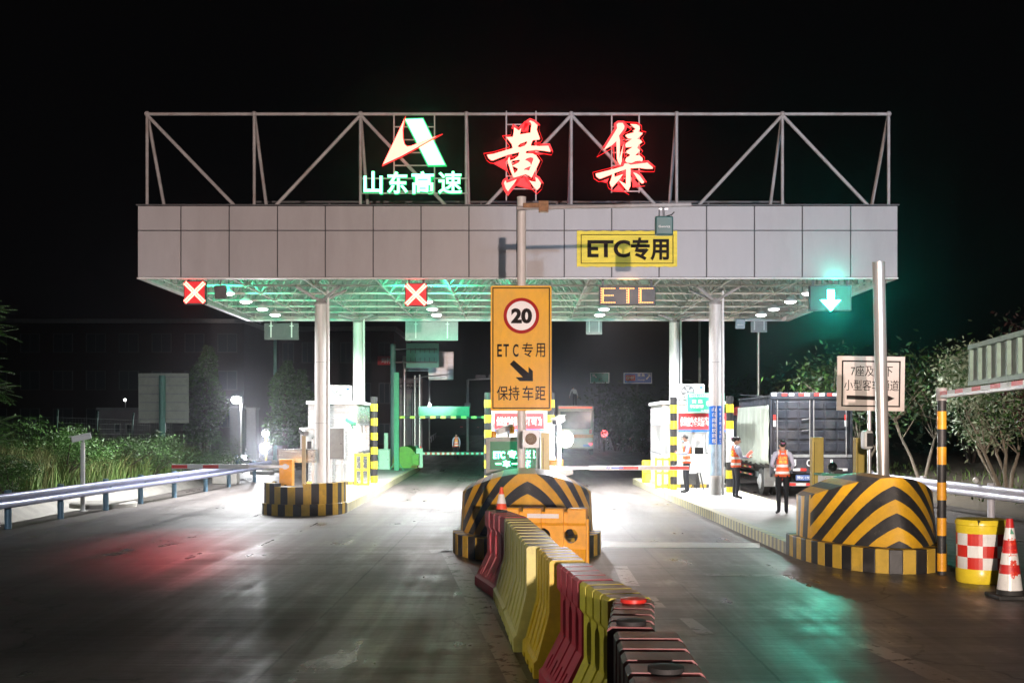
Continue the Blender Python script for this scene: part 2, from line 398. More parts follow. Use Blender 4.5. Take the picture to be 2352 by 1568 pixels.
# rough grass on the left bank, one mass
def blades(b, n, xr, yr, zf, hr, w=.02, mi=0):
    for _ in range(n):
        x = random.uniform(*xr); y = random.uniform(*yr); z = zf(x, y); h = random.uniform(*hr); a = random.uniform(0, PI)
        lean = Vector((random.uniform(-.5, .5), random.uniform(-.5, .5), 0)) * h; d = Vector((math.cos(a), math.sin(a), 0)) * w * random.uniform(.6, 1.4)
        p = Vector((x, y, z - .05)); q = p + Vector((0, 0, h * .6)) + lean * .35; r = p + Vector((0, 0, h)) + lean
        b.add([p - d, p + d, q + d * .8, q - d * .8, r], [(0, 1, 2, 3), (3, 2, 4)], mi)
def zl(x, y):
    pts = [(-60, 1.6), (-30, 1.2), (-20, .9), (-15, .55), (-12.9, .33)]
    for (x0, z0), (x1, z1) in zip(pts, pts[1:]):
        if x <= x1: return z0 + (z1 - z0) * (x - x0) / (x1 - x0)
    return .33
M['grass2'] = mat('dry_grass_blade', (.15, .16, .05), .75, var=.35, scale=.8)
b = MB()
blades(b, 11000, (-16, -12.8), (19, 48), zl, (.3, .95), .02)
blades(b, 6500, (-16, -12.9), (19, 48), zl, (.5, 1.25), .014, 1)
blades(b, 5000, (-26, -16), (24, 56), zl, (.35, 1.0), .03)
blades(b, 900, (12.4, 15), (16, 45), lambda x, y: .1 + (x - 12.3) * .2, (.08, .3), .02)
tag(b.build('grass', [M['grass'], M['grass2']]), 'rough green grass growing on the bank behind the guardrail', 'grass', kind='stuff')
b = MB()
for k in range(1100):
    x, y = random.uniform(12.6, 20), random.uniform(14, 60); z = .15 + (x - 12.6) * .16; s = random.uniform(.03, .08); a = random.uniform(0, PI)
    b.add([(x + s * math.cos(a), y + s * math.sin(a), z), (x - s * math.sin(a), y + s * math.cos(a), z + .02), (x - s * math.cos(a), y - s * math.sin(a), z + .05), (x + s * math.sin(a), y - s * math.cos(a), z + .01)], [(0, 1, 2, 3)])
tag(b.build('leaf_litter', mat('dead_leaves', (.16, .09, .05), .9, var=.4)), 'brown fallen leaves on the slope under the trees', 'leaf litter', kind='stuff')

# ------------------------------------------------------------------ toll islands
def kerb_path(b, pts, hf, per, th=.16, closed=False):
    """striped kerb stones along a path; hf(s) gives the height; stones alternate material 0 / 1"""
    P = [Vector((p[0], p[1], 0)) for p in pts]
    s = 0.; k = 0; cur = P[0]; rest = per; seg = 1
    out = [cur]
    while seg < len(P):
        d = P[seg] - cur; l = d.length
        if l >= rest:
            cur = cur + d / l * rest; out.append(cur); rest = per
        else:
            rest -= l; cur = P[seg]; seg += 1
    out.append(P[-1])
    for i in range(len(out) - 1):
        a, c = out[i], out[i + 1]
        d0 = (out[min(i + 1, len(out) - 1)] - out[max(i - 1, 0)]).normalized(); d1 = (out[min(i + 2, len(out) - 1)] - out[i]).normalized()
        n0 = Vector((-d0.y, d0.x, 0)) * th; n1 = Vector((-d1.y, d1.x, 0)) * th
        h = hf(i / max(1, len(out) - 2)); z = Vector((0, 0, h))
        b.add([a, c, c + n1, a + n0, a + z, c + z, c + n1 + z, a + n0 + z], [(4, 5, 6, 7), (0, 1, 5, 4), (2, 3, 7, 6), (0, 4, 7, 3), (1, 2, 6, 5)], i % 2)

def nose(cx, y0, hw, ln, n=14):
    """U-shaped nose outline, from the +X side round the front to the -X side"""
    return [(cx + hw * math.cos(PI * k / n), y0 + ln - ln * abs(math.sin(PI * k / n)) ** .9) for k in range(n + 1)]
M['kyellow'] = mat('kerb_yellow', (.58, .38, .05), .6, dirt=.9, dirtcol=(.2, .16, .08), scale=4, bump=.3)
M['kblack'] = mat('kerb_black', (.022, .022, .024), .5, dirt=.6, dirtcol=(.1, .09, .08), scale=4, bump=.3)
M['kpale'] = mat('kerb_worn_yellow', (.62, .56, .30), .6, dirt=.5, dirtcol=(.25, .21, .13), scale=4)
M['kdark'] = mat('kerb_worn_grey', (.30, .30, .26), .6, dirt=.5, dirtcol=(.14, .12, .1), scale=4)
M['island'] = mat('island_concrete', (.42, .41, .39), .6, var=.15, scale=1.5, dirt=.6, dirtcol=(.18, .16, .14), bump=.2)

def island(label, cx0, cx1, hw, y0, ln, y1, hk=.2, hn=.35, stripes=.14):
    t = thing('toll_island', label, 'traffic island', (cx0, y0, 0), 'toll islands')
    fr = nose(cx0, y0, hw, ln)
    # raised deck
    back = [(cx1 - hw, y1), (cx1 + hw, y1)]
    rear = [(cx1 + hw * math.cos(PI * k / 8), y1 + .8 * math.sin(PI * k / 8)) for k in range(9)]
    ins = .15
    dk = [(cx0 + (x - cx0) * (1 - ins / hw), y + (ins if y < y0 + ln * .8 else 0)) for x, y in fr][::-1] + [(cx1 + (x - cx1) * (1 - ins / hw), y) for x, y in rear]
    # order: -X side front .. +X side front, then rear +X .. -X
    b = MB(); b.slab(dk, 0, hk - .004); b.build('deck', M['island'], t)
    b = MB(); kerb_path(b, [tuple(p) for p in fr][::-1], lambda s: hn, .2, .2)
    b.build('nose_kerb', [M['kblack'], M['kyellow']], t, bevel=.012)
    b = MB()
    kerb_path(b, [(cx0 + hw, y0 + ln + .02), (cx1 + hw, y1)], lambda s: hk, stripes, .15)
    kerb_path(b, [(cx0 - hw, y0 + ln + .02), (cx1 - hw, y1)], lambda s: hk, stripes, -.15)
    kerb_path(b, rear, lambda s: hk, stripes * 1.4, .15)
    b.build('kerb', [M['kdark'], M['kpale']], t)
    return t
isl_l = island('toll island with a two tiered striped nose and steel booth', -5.24, -5.75, 1.03, 26.75, 1.1, 55, .22, .27)
isl_c = island('toll island under the tall yellow speed sign, water barriers at its nose', .15, .2, 1.27, 17.75, 1.7, 46, .2, .35)
isl_r = island('wide toll island on which the three uniformed staff stand', 5.62, 5.35, 1.15, 16.3, 2.6, 41.5, .2, .35)

# ------------------------------------------------------------------ crash bumps on the noses
def chevron_mat():
    m = bpy.data.materials.new('chevron_paint'); m.use_nodes = True; t = m.node_tree; N = t.nodes; b = N['Principled BSDF']; L = t.links.new
    tc = N.new('ShaderNodeTexCoord'); sx = N.new('ShaderNodeSeparateXYZ'); L(tc.outputs['Object'], sx.inputs[0])
    def mt(op, a, bb=None):
        n = N.new('ShaderNodeMath'); n.operation = op
        for i, v in enumerate((a, bb)):
            if v is None: continue
            if isinstance(v, (int, float)): n.inputs[i].default_value = v
            else: L(v, n.inputs[i])
        return n.outputs[0]
    ax = mt('ABSOLUTE', sx.outputs[0])
    n1 = N.new('ShaderNodeTexNoise'); n1.inputs['Scale'].default_value = 6; n1.inputs['Detail'].default_value = 7; n1.inputs['Roughness'].default_value = .7; L(tc.outputs['Object'], n1.inputs['Vector'])
    q = mt('ADD', sx.outputs[2], mt('ADD', mt('MULTIPLY', ax, .42), mt('MULTIPLY', mt('MULTIPLY', ax, ax), .92)))
    q = mt('ADD', q, mt('MULTIPLY', mt('SUBTRACT', n1.outputs[0], .5), .02))
    s = mt('LESS_THAN', mt('FRACT', mt('DIVIDE', mt('ADD', q, .10), .40)), .5)
    gm = N.new('ShaderNodeNewGeometry'); sn = N.new('ShaderNodeSeparateXYZ'); L(gm.outputs['True Normal'], sn.inputs[0])
    flat = mt('MULTIPLY', mt('GREATER_THAN', mt('ABSOLUTE', sn.outputs[0]), .97), mt('GREATER_THAN', sx.outputs[1], 1.2))
    s2 = mt('LESS_THAN', mt('FRACT', mt('DIVIDE', sx.outputs[1], .36)), .5)
    s = mt('ADD', mt('MULTIPLY', s, mt('SUBTRACT', 1., flat)), mt('MULTIPLY', s2, flat))
    def mix(f, a, bb):
        x = N.new('ShaderNodeMix'); x.data_type = 'RGBA'; L(f, x.inputs[0])
        for i, c in ((6, a), (7, bb)):
            if isinstance(c, tuple): x.inputs[i].default_value = c + (1,)
            else: L(c, x.inputs[i])
        return x.outputs[2]
    r = N.new('ShaderNodeMapRange'); r.inputs[1].default_value = .35; r.inputs[2].default_value = .7; L(n1.outputs[0], r.inputs[0])
    ye = mix(r.outputs[0], (.80, .45, .02), (.62, .34, .03)); bl = mix(r.outputs[0], (.020, .020, .023), (.045, .042, .04))
    c = mix(s, ye, bl)
    # scuffs
    n2 = N.new('ShaderNodeTexNoise'); n2.inputs['Scale'].default_value = 14; n2.inputs['Detail'].default_value = 8; n2.inputs['Roughness'].default_value = .8; L(tc.outputs['Object'], n2.inputs['Vector'])
    r2 = N.new('ShaderNodeMapRange'); r2.inputs[1].default_value = .60; r2.inputs[2].default_value = .68; L(n2.outputs[0], r2.inputs[0])
    c = mix(mt('MULTIPLY', r2.outputs[0], .6), c, (.22, .18, .13))
    L(c, b.inputs['Base Color'])
    r3 = N.new('ShaderNodeMapRange'); r3.inputs[3].default_value = .25; r3.inputs[4].default_value = .6; L(n1.outputs[0], r3.inputs[0]); L(r3.outputs[0], b.inputs['Roughness'])
    bp = N.new('ShaderNodeBump'); bp.inputs['Strength'].default_value = .25; bp.inputs['Distance'].default_value = .01; L(n1.outputs[0], bp.inputs['Height']); L(bp.outputs[0], b.inputs['Normal'])
    return m
M['chevron'] = chevron_mat()
def bump(label, cx, y0, hw, L0, ridge=1.02, side=.58, straight=1.5, z0=.34, skew=0.):
    t = thing('crash_bump', label, 'crash bump', (cx, y0, z0), 'chevron painted crash bumps')
    b = MB(); nu, nv = 40, 14
    def H(u): return side + (ridge - side) * (math.cos(abs(u) * PI / 2 * .92) ** .8 * 1.0)
    def yf(u, v): return L0 * (1 - (1 - abs(u) ** 1.55) ** .62) + .34 * v * (1 - abs(u) ** 2) + .10 * (1 - v) * 0
    vs = []; 
    for i in range(nu + 1):
        u = -1 + 2 * i / nu
        for j in range(nv + 1):
            v = j / nv; vs.append((cx + u * hw * (1 - .03 * v) + skew * (1 - abs(u)) * (1 - v * .6), y0 + yf(u, v), z0 + v * H(u)))
    fs = [(i * (nv + 1) + j, (i + 1) * (nv + 1) + j, (i + 1) * (nv + 1) + j + 1, i * (nv + 1) + j + 1) for i in range(nu) for j in range(nv)]
    b.add(vs, fs)
    # straight rear part and roof
    yb = y0 + L0 + straight; tv = []; 
    for i in range(nu + 1):
        u = -1 + 2 * i / nu
        p = Vector(vs[i * (nv + 1) + nv]); tv += [p, Vector((p.x, yb, p.z)), Vector((p.x, yb, z0))]
    n0 = len(tv)
    fs = []
    for i in range(nu):
        a, c = i * 3, (i + 1) * 3
        fs += [(a, c, c + 1, a + 1), (a + 1, c + 1, c + 2, a + 2)]
    for u in (0, nu):
        p0 = Vector(vs[u * (nv + 1)]); p1 = Vector(vs[u * (nv + 1) + nv])
        k = len(tv); tv += [p0, p1, Vector((p1.x, yb, p1.z)), Vector((p1.x, yb, z0))]; fs.append((k, k + 1, k + 2, k + 3) if u else (k + 3, k + 2, k + 1, k))
    b.add(tv, fs)
    o = b.build('painted_body', M['chevron'], t, smooth=40)
    return t
bump('black and amber chevron crash bump behind the orange water barrier', .15, 18.02, 1.14, 1.5)
bump('black and amber chevron crash bump with a steel pole rising behind it', 5.62, 16.62, 1.05, 1.7, skew=.12, straight=.4)

# the two tiered striped nose wall
t = thing('island_nose_wall', 'low rounded concrete wall with vertical black and mustard stripes around the boom gate', 'nose wall', (-5.24, 26.9, .27))
b = MB()
fr = nose(-5.24, 26.84, .98, 1.0, 18)[::-1]
fr = [(fr[0][0], fr[0][1] + .38)] + fr + [(fr[-1][0], fr[-1][1] + .38)]
P = fr; k = 0
tops = lambda x: .68 if -5.74 < x < -5.18 else .76
# resample
pts = [Vector((p[0], p[1], 0)) for p in P]; out = [pts[0]]; cur = pts[0]; rest = .19; seg = 1
while seg < len(pts):
    d = pts[seg] - cur
    if d.length >= rest: cur = cur + d.normalized() * rest; out.append(cur); rest = .19
    else: rest -= d.length; cur = pts[seg]; seg += 1
for i in range(len(out) - 1):
    a, c = out[i], out[i + 1]; d = (c - a).normalized(); n0 = Vector((-d.y, d.x, 0)) * .2
    zt = tops((a.x + c.x) / 2)
    b.add([a + Vector((0, 0, .27)), c + Vector((0, 0, .27)), c + n0 + Vector((0, 0, .27)), a + n0 + Vector((0, 0, .27)), a + Vector((0, 0, zt)), c + Vector((0, 0, zt)), c + n0 + Vector((0, 0, zt)), a + n0 + Vector((0, 0, zt))],
          [(4, 5, 6, 7), (0, 1, 5, 4), (2, 3, 7, 6), (0, 4, 7, 3), (1, 2, 6, 5)], i % 2)
b.build('striped_wall', [M['kblack'], M['kyellow']], t, bevel=.006)
b = MB(); b.slab([(-5.98, 27.3), (-4.5, 27.3), (-4.45, 28.3), (-6.03, 28.3)], .27, .64); b.build('infill', M['conc'], t)
# ------------------------------------------------------------------ canopy
YF, YB = 28.9, 40.7
XL, XR = -9.72, 9.70
ZB, ZT = 5.915, 7.75
t = thing('toll_canopy', 'wide flat toll canopy clad in grey panels on four round columns', 'canopy', (0, 34.8, 0))
b = MB()                                                     # front cladding panels with open joints
xs = [XL] + [(p - CX) / 90. for p in (415, 526, 637, 747, 857, 967, 1077, 1187, 1296, 1405, 1514, 1623, 1733, 1843, 1954)] + [XR]
for i in range(len(xs) - 1):
    for z0, z1 in ((ZB, 7.115), (7.115, ZT)):
        b.box(xs[i] + .014, xs[i + 1] - .014, YF, YF + .04, z0 + .012, z1 - .012)
b.build('fascia_cladding', M['panel'], t, bevel=.006)
b = MB(); b.box(XL + .02, XR - .02, YF + .03, YF + .10, ZB + .02, ZT - .02); b.build('fascia_backing', M['black'], t)
b = MB()
for x0, x1 in ((XL, XL + .09), (XR - .09, XR)):
    b = MB(); b.box(x0, x1, YF + .11, YB - .12, ZB, ZT); b.build('side_fascia', M['white'], t)
b = MB(); b.box(XL, XR, YB - .09, YB, ZB, ZT); b.build('rear_fascia', M['white'], t)
b = MB()                                                     # corrugated inside face: upright ribs on the rear wall and on both sides
x = XL + .3
while x < XR - .2: b.box(x, x + .04, YB - .13, YB - .092, ZB + .1, 7.3); x += .62
for z in (6.15, 6.55, 6.95): b.box(XL + .15, XR - .15, YB - .17, YB - .132, z, z + .05)
y = YF + .6
while y < YB - .3:
    b.box(XL + .092, XL + .13, y, y + .04, ZB + .1, 7.3); b.box(XR - .13, XR - .092, y, y + .04, ZB + .1, 7.3); y += .62
b.build('inner_ribs', M['deck'], t)
b = MB(); b.box(XL + .1, XR - .1, YF + .12, YB - .13, 7.36, 7.5); b.build('roof', M['deck'], t)
b = MB()
b.box(XL - .03, XR + .03, YF - .03, YF + .12, ZT + .004, ZT + .03); b.box(XL - .03, XR + .03, YB - .12, YB + .03, ZT + .004, ZT + .03)
b.box(XL - .03, XL + .12, YF + .13, YB - .13, ZT + .004, ZT + .03); b.box(XR - .12, XR + .03, YF + .13, YB - .13, ZT + .004, ZT + .03)
b.build('coping', M['darkgrey'], t)
b = MB()                                                     # bottom return lip seen from below
b.box(XL - .01, XR + .01, YF - .012, YF + .16, ZB - .03, ZB - .004); b.box(XL - .01, XR + .01, YB - .16, YB + .012, ZB - .03, ZB - .004)
b.box(XL - .01, XL + .16, YF + .17, YB - .17, ZB - .03, ZB - .004); b.box(XR - .16, XR + .01, YF + .17, YB - .17, ZB - .03, ZB - .004)
b.build('bottom_trim', M['cleanwhite'], t)
# space frame
NX, NY = 11, 7
bx = [XL + .35 + i * (XR - XL - .7) / (NX - 1) for i in range(NX)]; by = [YF + .45 + j * (YB - YF - .9) / (NY - 1) for j in range(NY)]
tx = [(bx[i] + bx[i + 1]) / 2 for i in range(NX - 1)]; ty = [(by[j] + by[j + 1]) / 2 for j in range(NY - 1)]
zb, zt = 5.99, 7.2
bot = MB(); top = MB(); br = MB(); nd = MB()
for j in range(NY): bot.cyl((bx[0], by[j], zb), (bx[-1], by[j], zb), .032, n=7)
for i in range(NX): bot.cyl((bx[i], by[0], zb), (bx[i], by[-1], zb), .028, n=7)
for j in range(NY - 1): top.cyl((tx[0], ty[j], zt), (tx[-1], ty[j], zt), .032, n=7)
for i in range(NX - 1): top.cyl((tx[i], ty[0], zt), (tx[i], ty[-1], zt), .028, n=7)
for i in range(NX - 1):
    for j in range(NY - 1):
        for a in (0, 1):
            for c in (0, 1): br.cyl((tx[i], ty[j], zt), (bx[i + a], by[j + c], zb), .026, n=6)
for i in range(NX):
    for j in range(NY): bot.sphere((bx[i], by[j], zb), .065, 5)
bot.build('bottom_chord_lattice', M['truss'], t, smooth=60); top.build('top_chord_lattice', M['truss'], t, smooth=60)
br.build('brace_lattice', M['truss'], t, smooth=60)
cols = [(-5.52, 31.7), (5.52, 31.7), (-5.6, 39.6), (5.46, 39.6)]
for k, (x, y) in enumerate(cols):
    zc = 5.55 if k < 2 else 5.75
    b = MB(); b.cyl((x, y, .19), (x, y, zc), .172, n=32); 
    c = b.build('column', M['column'], t, smooth=40)
    b = MB(); b.lathe((x, y, zc), [(.178, -.03), (.19, 0), (.15, .05), (.08, .14)], 20)
    for sx_ in (-1, 1):
        for sy in (-1, 1): b.cyl((x, y, zc + .06), (x + sx_ * .62, y + sy * .55, zb), .042, n=8)
    b.build('capital', M['frame'], c, smooth=40)
    b = MB()
    for z in (2.2, 3.9): b.cyl((x, y, z), (x, y, z + .012), .1735, n=32)
    b.build('weld_seam', M['grey'], c, smooth=40)
    b = MB(); dx = .21 if k != 3 else .23
    b.cyl((x + dx, y - .03, .2), (x + dx, y - .03, 5.9), .036, n=10); b.build('downpipe', M['cleanwhite'], t, smooth=40)
# printed film on one column
cx, cy = 5.52, 31.7
def wrap(p):
    a = (p.x - cx) / .178; r = .178 + (p.y - 0)
    return Vector((cx + r * math.sin(a), cy - r * math.cos(a), p.z))
w = thing('column_banner', 'blue and white welcome film wrapped round a canopy column', 'banner', (cx, cy, 2.4))
b = MB(); n = 28
for z0, z1, mi in ((.75, 1.62, 1), (1.62, 2.69, 0)):
    for k in range(n):
        a0, a1 = -1.75 + 3.5 * k / n, -1.75 + 3.5 * (k + 1) / n; r = .1765
        if -.04 < (a0 + a1) / 2 < .1 and mi == 0: continue
        pp = [(cx + r * math.sin(a), cy - r * math.cos(a), z) for z in (z0, z1) for a in (a0, a1)]
        b.add(pp, [(0, 1, 3, 2)], mi)
M['printed'] = mat('printed_film', (.40, .55, .68), .35, var=.35, scale=9, stretch=(1, 1, .4))
b.build('film', [M['blue'], M['printed']], w, smooth=40)
b = MB()
for i, ch in enumerate('山东高速欢迎您'):
    b.text(ch, cx - .125, cx - .018, 2.53 - i * .145, 2.645 - i * .145, .0, 0, .02, .002, warp=lambda p: wrap(Vector((p.x, .001 - p.y * .2, p.z))))
for i, ch in enumerate('畅享您的大道服务'):
    b.text(ch, cx + .09, cx + .17, 2.54 - i * .125, 2.63 - i * .125, .0, 0, .015, .002, warp=lambda p: wrap(Vector((p.x, .001 - p.y * .2, p.z))))
b.build('lettering', M['text_white'], w)

# lamps under the canopy
M['lens'] = glow('lamp_lens', (1, .98, .95), 16)
def canopy_lamp(x, y):
    t = thing('canopy_lamp', 'round white floodlight hanging under the canopy lattice', 'lamp', (x, y, 5.9), 'round floodlights under the canopy')
    b = MB(); b.lathe((x, y, 5.9), [(.05, .14), (.06, .10), (.12, .06), (.19, .0), (.19, -.03)][::-1], 20); b.cyl((x, y, 6.0), (x, y, 6.12), .02); b.build('housing', M['cleanwhite'], t, smooth=40)
    b = MB(); b.lathe((x, y, 5.9), [(.17, -.034), (.15, -.06), (.09, -.08), (.01, -.085)][::-1], 20); b.build('lens', M['lens'], t, smooth=60)
    lamp('bulb', 'SPOT', (x, y, 5.79), 3900, (.97, .98, 1), .16, spot=154, blend=1, parent=t)
    return t
proto = None
for ix, x in enumerate((-8.2, -2.75, 2.75, 8.2)):
    side = ('row next to the outer red cross', 'row behind the middle red cross', 'row behind the amber letters', 'row beside the green arrow')[ix]
    for iy, y in enumerate((32, 34.1, 36.3, 38.2)):
        lab = ('first', 'second', 'third', 'last')[iy] + ' canopy floodlight from the front, ' + side
        if proto is None: proto = canopy_lamp(x, y); proto['label'] = lab
        else: q_ = dup(proto, (x, y, 5.9), label=lab)
        if (ix, iy) == (1, 3): lamp('rear_fill', 'SPOT', (x, y + .1, 5.1), 22000, (.97, .98, 1), .16, aim=(-5.5, 74, .6), spot=15, blend=1, parent=q_)  # extra rear-facing fill, added to brighten the far road

# panels and boxes hung from the canopy
def hung_panel(px0, px1, py0, py1, Y, label, m='darkgrey', rods=2):
    a = at(px0, py0, Y); c = at(px1, py1, Y)
    t = thing('hanging_panel', label, 'sign panel', ((a.x + c.x) / 2, Y, c.z), 'sign panels hung at the rear edge of the canopy')
    b = MB(); b.box(a.x, c.x, Y, Y + .07, c.z, a.z); b.build('panel', M[m], t, bevel=.008)
    for k in range(rods):
        x = a.x + (c.x - a.x) * ((.2, .8)[k] if rods == 2 else .5)
        b = MB(); b.bar((x, Y - .03, 6.0), (x, Y - .03, c.z + .08), .045, .03); b.bar((x - .07, Y - .03, a.z - .1), (x + .07, Y - .03, a.z - .1), .03, .02, up=(0, 1, 0)); b.build('rod', M['cleanwhite'], t)
    return t
hung_panel(607, 686, 742, 780, 40.9, 'dark back of a small sign hung on two white rods behind the outer canopy lamps')
hung_panel(931, 1052, 738, 782, 40.9, 'long pale grey back of a sign hung behind the middle red cross', 'grey')
hung_panel(1346, 1383, 724, 768, 40.9, 'small square grey panel hung below the amber letters', 'grey')
hung_panel(1725, 1762, 722, 763, 40.9, 'small square grey panel hung beside the blue grey antenna box', 'grey')
def antenna(px, py, Y, s, label, m, tilt, text=None):
    p = at(px, py, Y); t = thing('antenna_box', label, 'antenna', tuple(p), 'roadside antenna boxes')
    Q = Matrix.Translation(p) @ Matrix.Rotation(tilt, 4, 'X')
    b = MB(); b.box(-s * .47, s * .47, -.07, .07, -s * .5, s * .5, M=Q); b.build('box', M[m], t, bevel=.03)
    b = MB(); b.cyl(Q @ Vector((0, .02, s * .5)), p + Vector((0, .1, s * .5 + .28)), .022, n=8); b.bar(p + Vector((-.09, .1, s * .5 + .16)), p + Vector((.09, .1, s * .5 + .16)), .03, .03); b.build('bracket', M['steel'], t)
    if text:
        b = MB(); b.text(text, -s * .3, s * .3, -s * .12, s * .0, -.074, 0, .005, .004)
        b.v = [Q @ v for v in b.v]; b.build('lettering', M['text_white'], t)
    return t
M['antgreen'] = mat('antenna_green', (.045, .13, .125), .4, var=.08)
M['antblue'] = mat('antenna_blue_grey', (.20, .28, .34), .4, var=.08)
antenna(507, 670, 29.3, .33, 'dark brown grey antenna box beside the outermost red cross', 'darkgrey', .25)
antenna(1700, 743, 39.9, .36, 'tilted blue grey antenna box near the rear edge of the canopy', 'antblue', .3, 'Genvict')

# lane signals
M['led_red'] = glow('red_led', (1, .14, .10), 9)
M['led_amber'] = glow('amber_led', (1, .32, .08), 3.6)
M['led_green'] = glow('green_led', (.06, 1, .66), 40, True)
M['face_red'] = glow('red_lit_face', (1, .004, .012), .85)
M['led_green_txt'] = glow('green_led_text', (.16, 1, .50), 9)
def signal_box(name, label, px0, px1, py0, py1, Y, m='black'):
    a = at(px0, py0, Y); c = at(px1, py1, Y)
    t = thing(name, label, 'lane signal', ((a.x + c.x) / 2, Y, c.z))
    b = MB(); b.box(a.x, c.x, Y, Y + .16, c.z, a.z); b.build('housing', M[m], t, bevel=.012)
    for x in (a.x + .1, c.x - .1): b = MB(); b.bar((x, Y + .08, a.z + .004), (x, Y + .08, 6.05), .05, .05); b.build('hanger', M['darkgrey'], t)
    return t, a, c
def dots(b, pts, r, y):
    for x, z in pts: b.add([(x + r * math.cos(k * PI / 3), y, z + r * math.sin(k * PI / 3)) for k in range(6)], [(0, 1, 2, 3, 4, 5)])
for label, px0, px1, py0, py1 in (('square red cross lane signal under the canopy corner, no lamps beside it', 422, 472, 645, 698), ('square red cross lane signal nearer the yellow speed sign', 930, 981, 650, 703)):
    t, a, c = signal_box('lane_signal', label, px0, px1, py0, py1, 29.25); t['group'] = 'red cross lane signals'
    b = MB(); b.box(a.x + .02, c.x - .02, 29.244, 29.249, c.z + .02, a.z - .02); b.build('face', M['face_red'], t)
    mx, mz, h = (a.x + c.x) / 2, (a.z + c.z) / 2, .235; b = MB()
    P = []
    for sg in (1, -1):
        for k in range(15):
            for o in (-.5, .5):
                u = -h + 2 * h * k / 14; P.append((mx + u + o * .042, mz + sg * u - sg * o * .042))
    dots(b, P, .030, 29.238); b.build('led_cross', M['led_red'], t)
    lamp('red_glow', 'SPOT', (mx, 29.15, mz), (900 if mx < -5 else 120), (1, .02, .05), .2, aim=(mx + 2.1, 21.0, 0), spot=28, blend=1, parent=t)
    lamp('red_rim', 'POINT', (mx, 28.98, a.z + .03), 3.0, (1, .03, .03), .1, parent=t)
    # the other face shows a green arrow to the traffic coming the other way
    b = MB(); b.prism([(mx - .05, mz + .22), (mx + .05, mz + .22), (mx + .05, mz - .02), (mx + .18, mz - .02), (mx, mz - .22), (mx - .18, mz - .02), (mx - .05, mz - .02)], 29.415, 29.425); b.build('rear_arrow', M['led_green'], t)
    lamp('green_glow', 'SPOT', (mx, 29.5, mz), 1900, (.04, 1, .50), .2, aim=(mx + 1.5, 40.5, 6.6), spot=50 if mx < -5 else 95, blend=1, parent=t)
    if mx > -5: lamp('green_road', 'SPOT', (mx, 29.5, mz - .1), 16000, (.04, 1, .50), .2, aim=(mx + .6, 50, 0), spot=34, blend=1, parent=t)
t, a, c = signal_box('lane_signal', 'amber dotted ETC lane display hanging under the canopy', 1376, 1506, 657, 700, 29.25)
GL = {'E': ['11111', '10000', '10000', '11110', '10000', '10000', '11111'], 'T': ['11111', '00100', '00100', '00100', '00100', '00100', '00100'], 'C': ['11111', '10000', '10000', '10000', '10000', '10000', '11111']}
P = []; w = (c.x - a.x) / 3; hgt = a.z - c.z
for i, ch in enumerate('ETC'):
    for r_ in range(7):
        for k in range(5):
            if GL[ch][r_][k] == '1':
                for o in ((0, 0), (.5, 0)):
                    if k + o[0] > 4.4: continue
                    P.append((a.x + w * i + .06 + (k + o[0]) * (w - .1) / 4.5, a.z - .06 - r_ * (hgt - .12) / 6))
                if ch in 'EC' and k == 0 or ch == 'T' and k == 2: P.append((a.x + w * i + .06 + (k + .5) * (w - .1) / 4.5, a.z - .06 - min(r_ + .5, 6) * (hgt - .12) / 6))
b = MB(); dots(b, P, .019, 29.243); b.build('led_letters', M['led_amber'], t)
lamp('amber_rim', 'AREA', ((a.x + c.x) / 2, 28.97, a.z + .08), 2.5, (1, .45, .15), .5, aim=((a.x + c.x) / 2, 28.9, 8), parent=t)
lamp('amber_glow', 'SPOT', ((a.x + c.x) / 2, 29.15, (a.z + c.z) / 2), 260, (1, .5, .3), .2, aim=(2, 22, 0), spot=70, blend=1, parent=t)
t, a, c = signal_box('lane_signal', 'green down arrow lane signal glaring under the canopy', 1860, 1956, 655, 714, 29.25)
mx, mz = at(1908, 689, 29.25).x, at(1908, 689, 29.25).z
b = MB(); b.prism([(mx - .09, mz + .27), (mx + .09, mz + .27), (mx + .09, mz + .0), (mx + .27, mz + .0), (mx, mz - .29), (mx - .27, mz + .0), (mx - .09, mz + .0)], 29.235, 29.249); b.build('led_arrow', M['led_green'], t)
b = MB(); b.box(a.x + .03, c.x - .03, 29.246, 29.2495, c.z + .03, a.z - .03); b.build('face', glow('green_bloom_face', (.0, .75, .52), .10), t)  # dark panel given a faint glow to imitate the arrow's bloom
lamp('green_glow', 'SPOT', (mx, 29.12, mz), 520, (.03, 1, .72), .2, aim=(mx - 3.0, 13.5, 0), spot=64, blend=1, parent=t)
lamp('green_rim', 'SPOT', (mx, 28.70, a.z - .03), 34, (.03, 1, .72), .12, aim=(mx, 28.95, a.z + .5), spot=150, blend=1, parent=t)

# yellow banner on the fascia
t = thing('fascia_banner', 'crumpled yellow ETC banner with black border fixed on the grey fascia', 'banner', (2.78, YF, 6.2))
a = at(1325, 531, YF); c = at(1555, 613, YF)
M['ycloth'] = mat('yellow_banner_cloth', (.86, .68, .07), .7, var=.14, scale=5, stretch=(.4, 1, 2))
b = MB(); n = 40; m = 8
vs = []
for i in range(n + 1):
    for j in range(m + 1):
        x = a.x + (c.x - a.x) * i / n; z = a.z + (c.z - a.z) * j / m
        dz = (.007 * math.sin(i * 1.3) * (1 if j in (0, m) else 0)); dy = .012 + .012 * noise.noise(Vector((x * 3, z * 3, 0)))
        vs.append((x, YF - .02 - dy, z + dz))
b.add(vs, [(i * (m + 1) + j, i * (m + 1) + j + 1, (i + 1) * (m + 1) + j + 1, (i + 1) * (m + 1) + j) for i in range(n) for j in range(m)]); b.build('cloth', M['ycloth'], t, smooth=60)
b = MB()
k0 = at(1334, 539, YF); k1 = at(1546, 606, YF); yy = YF - .058
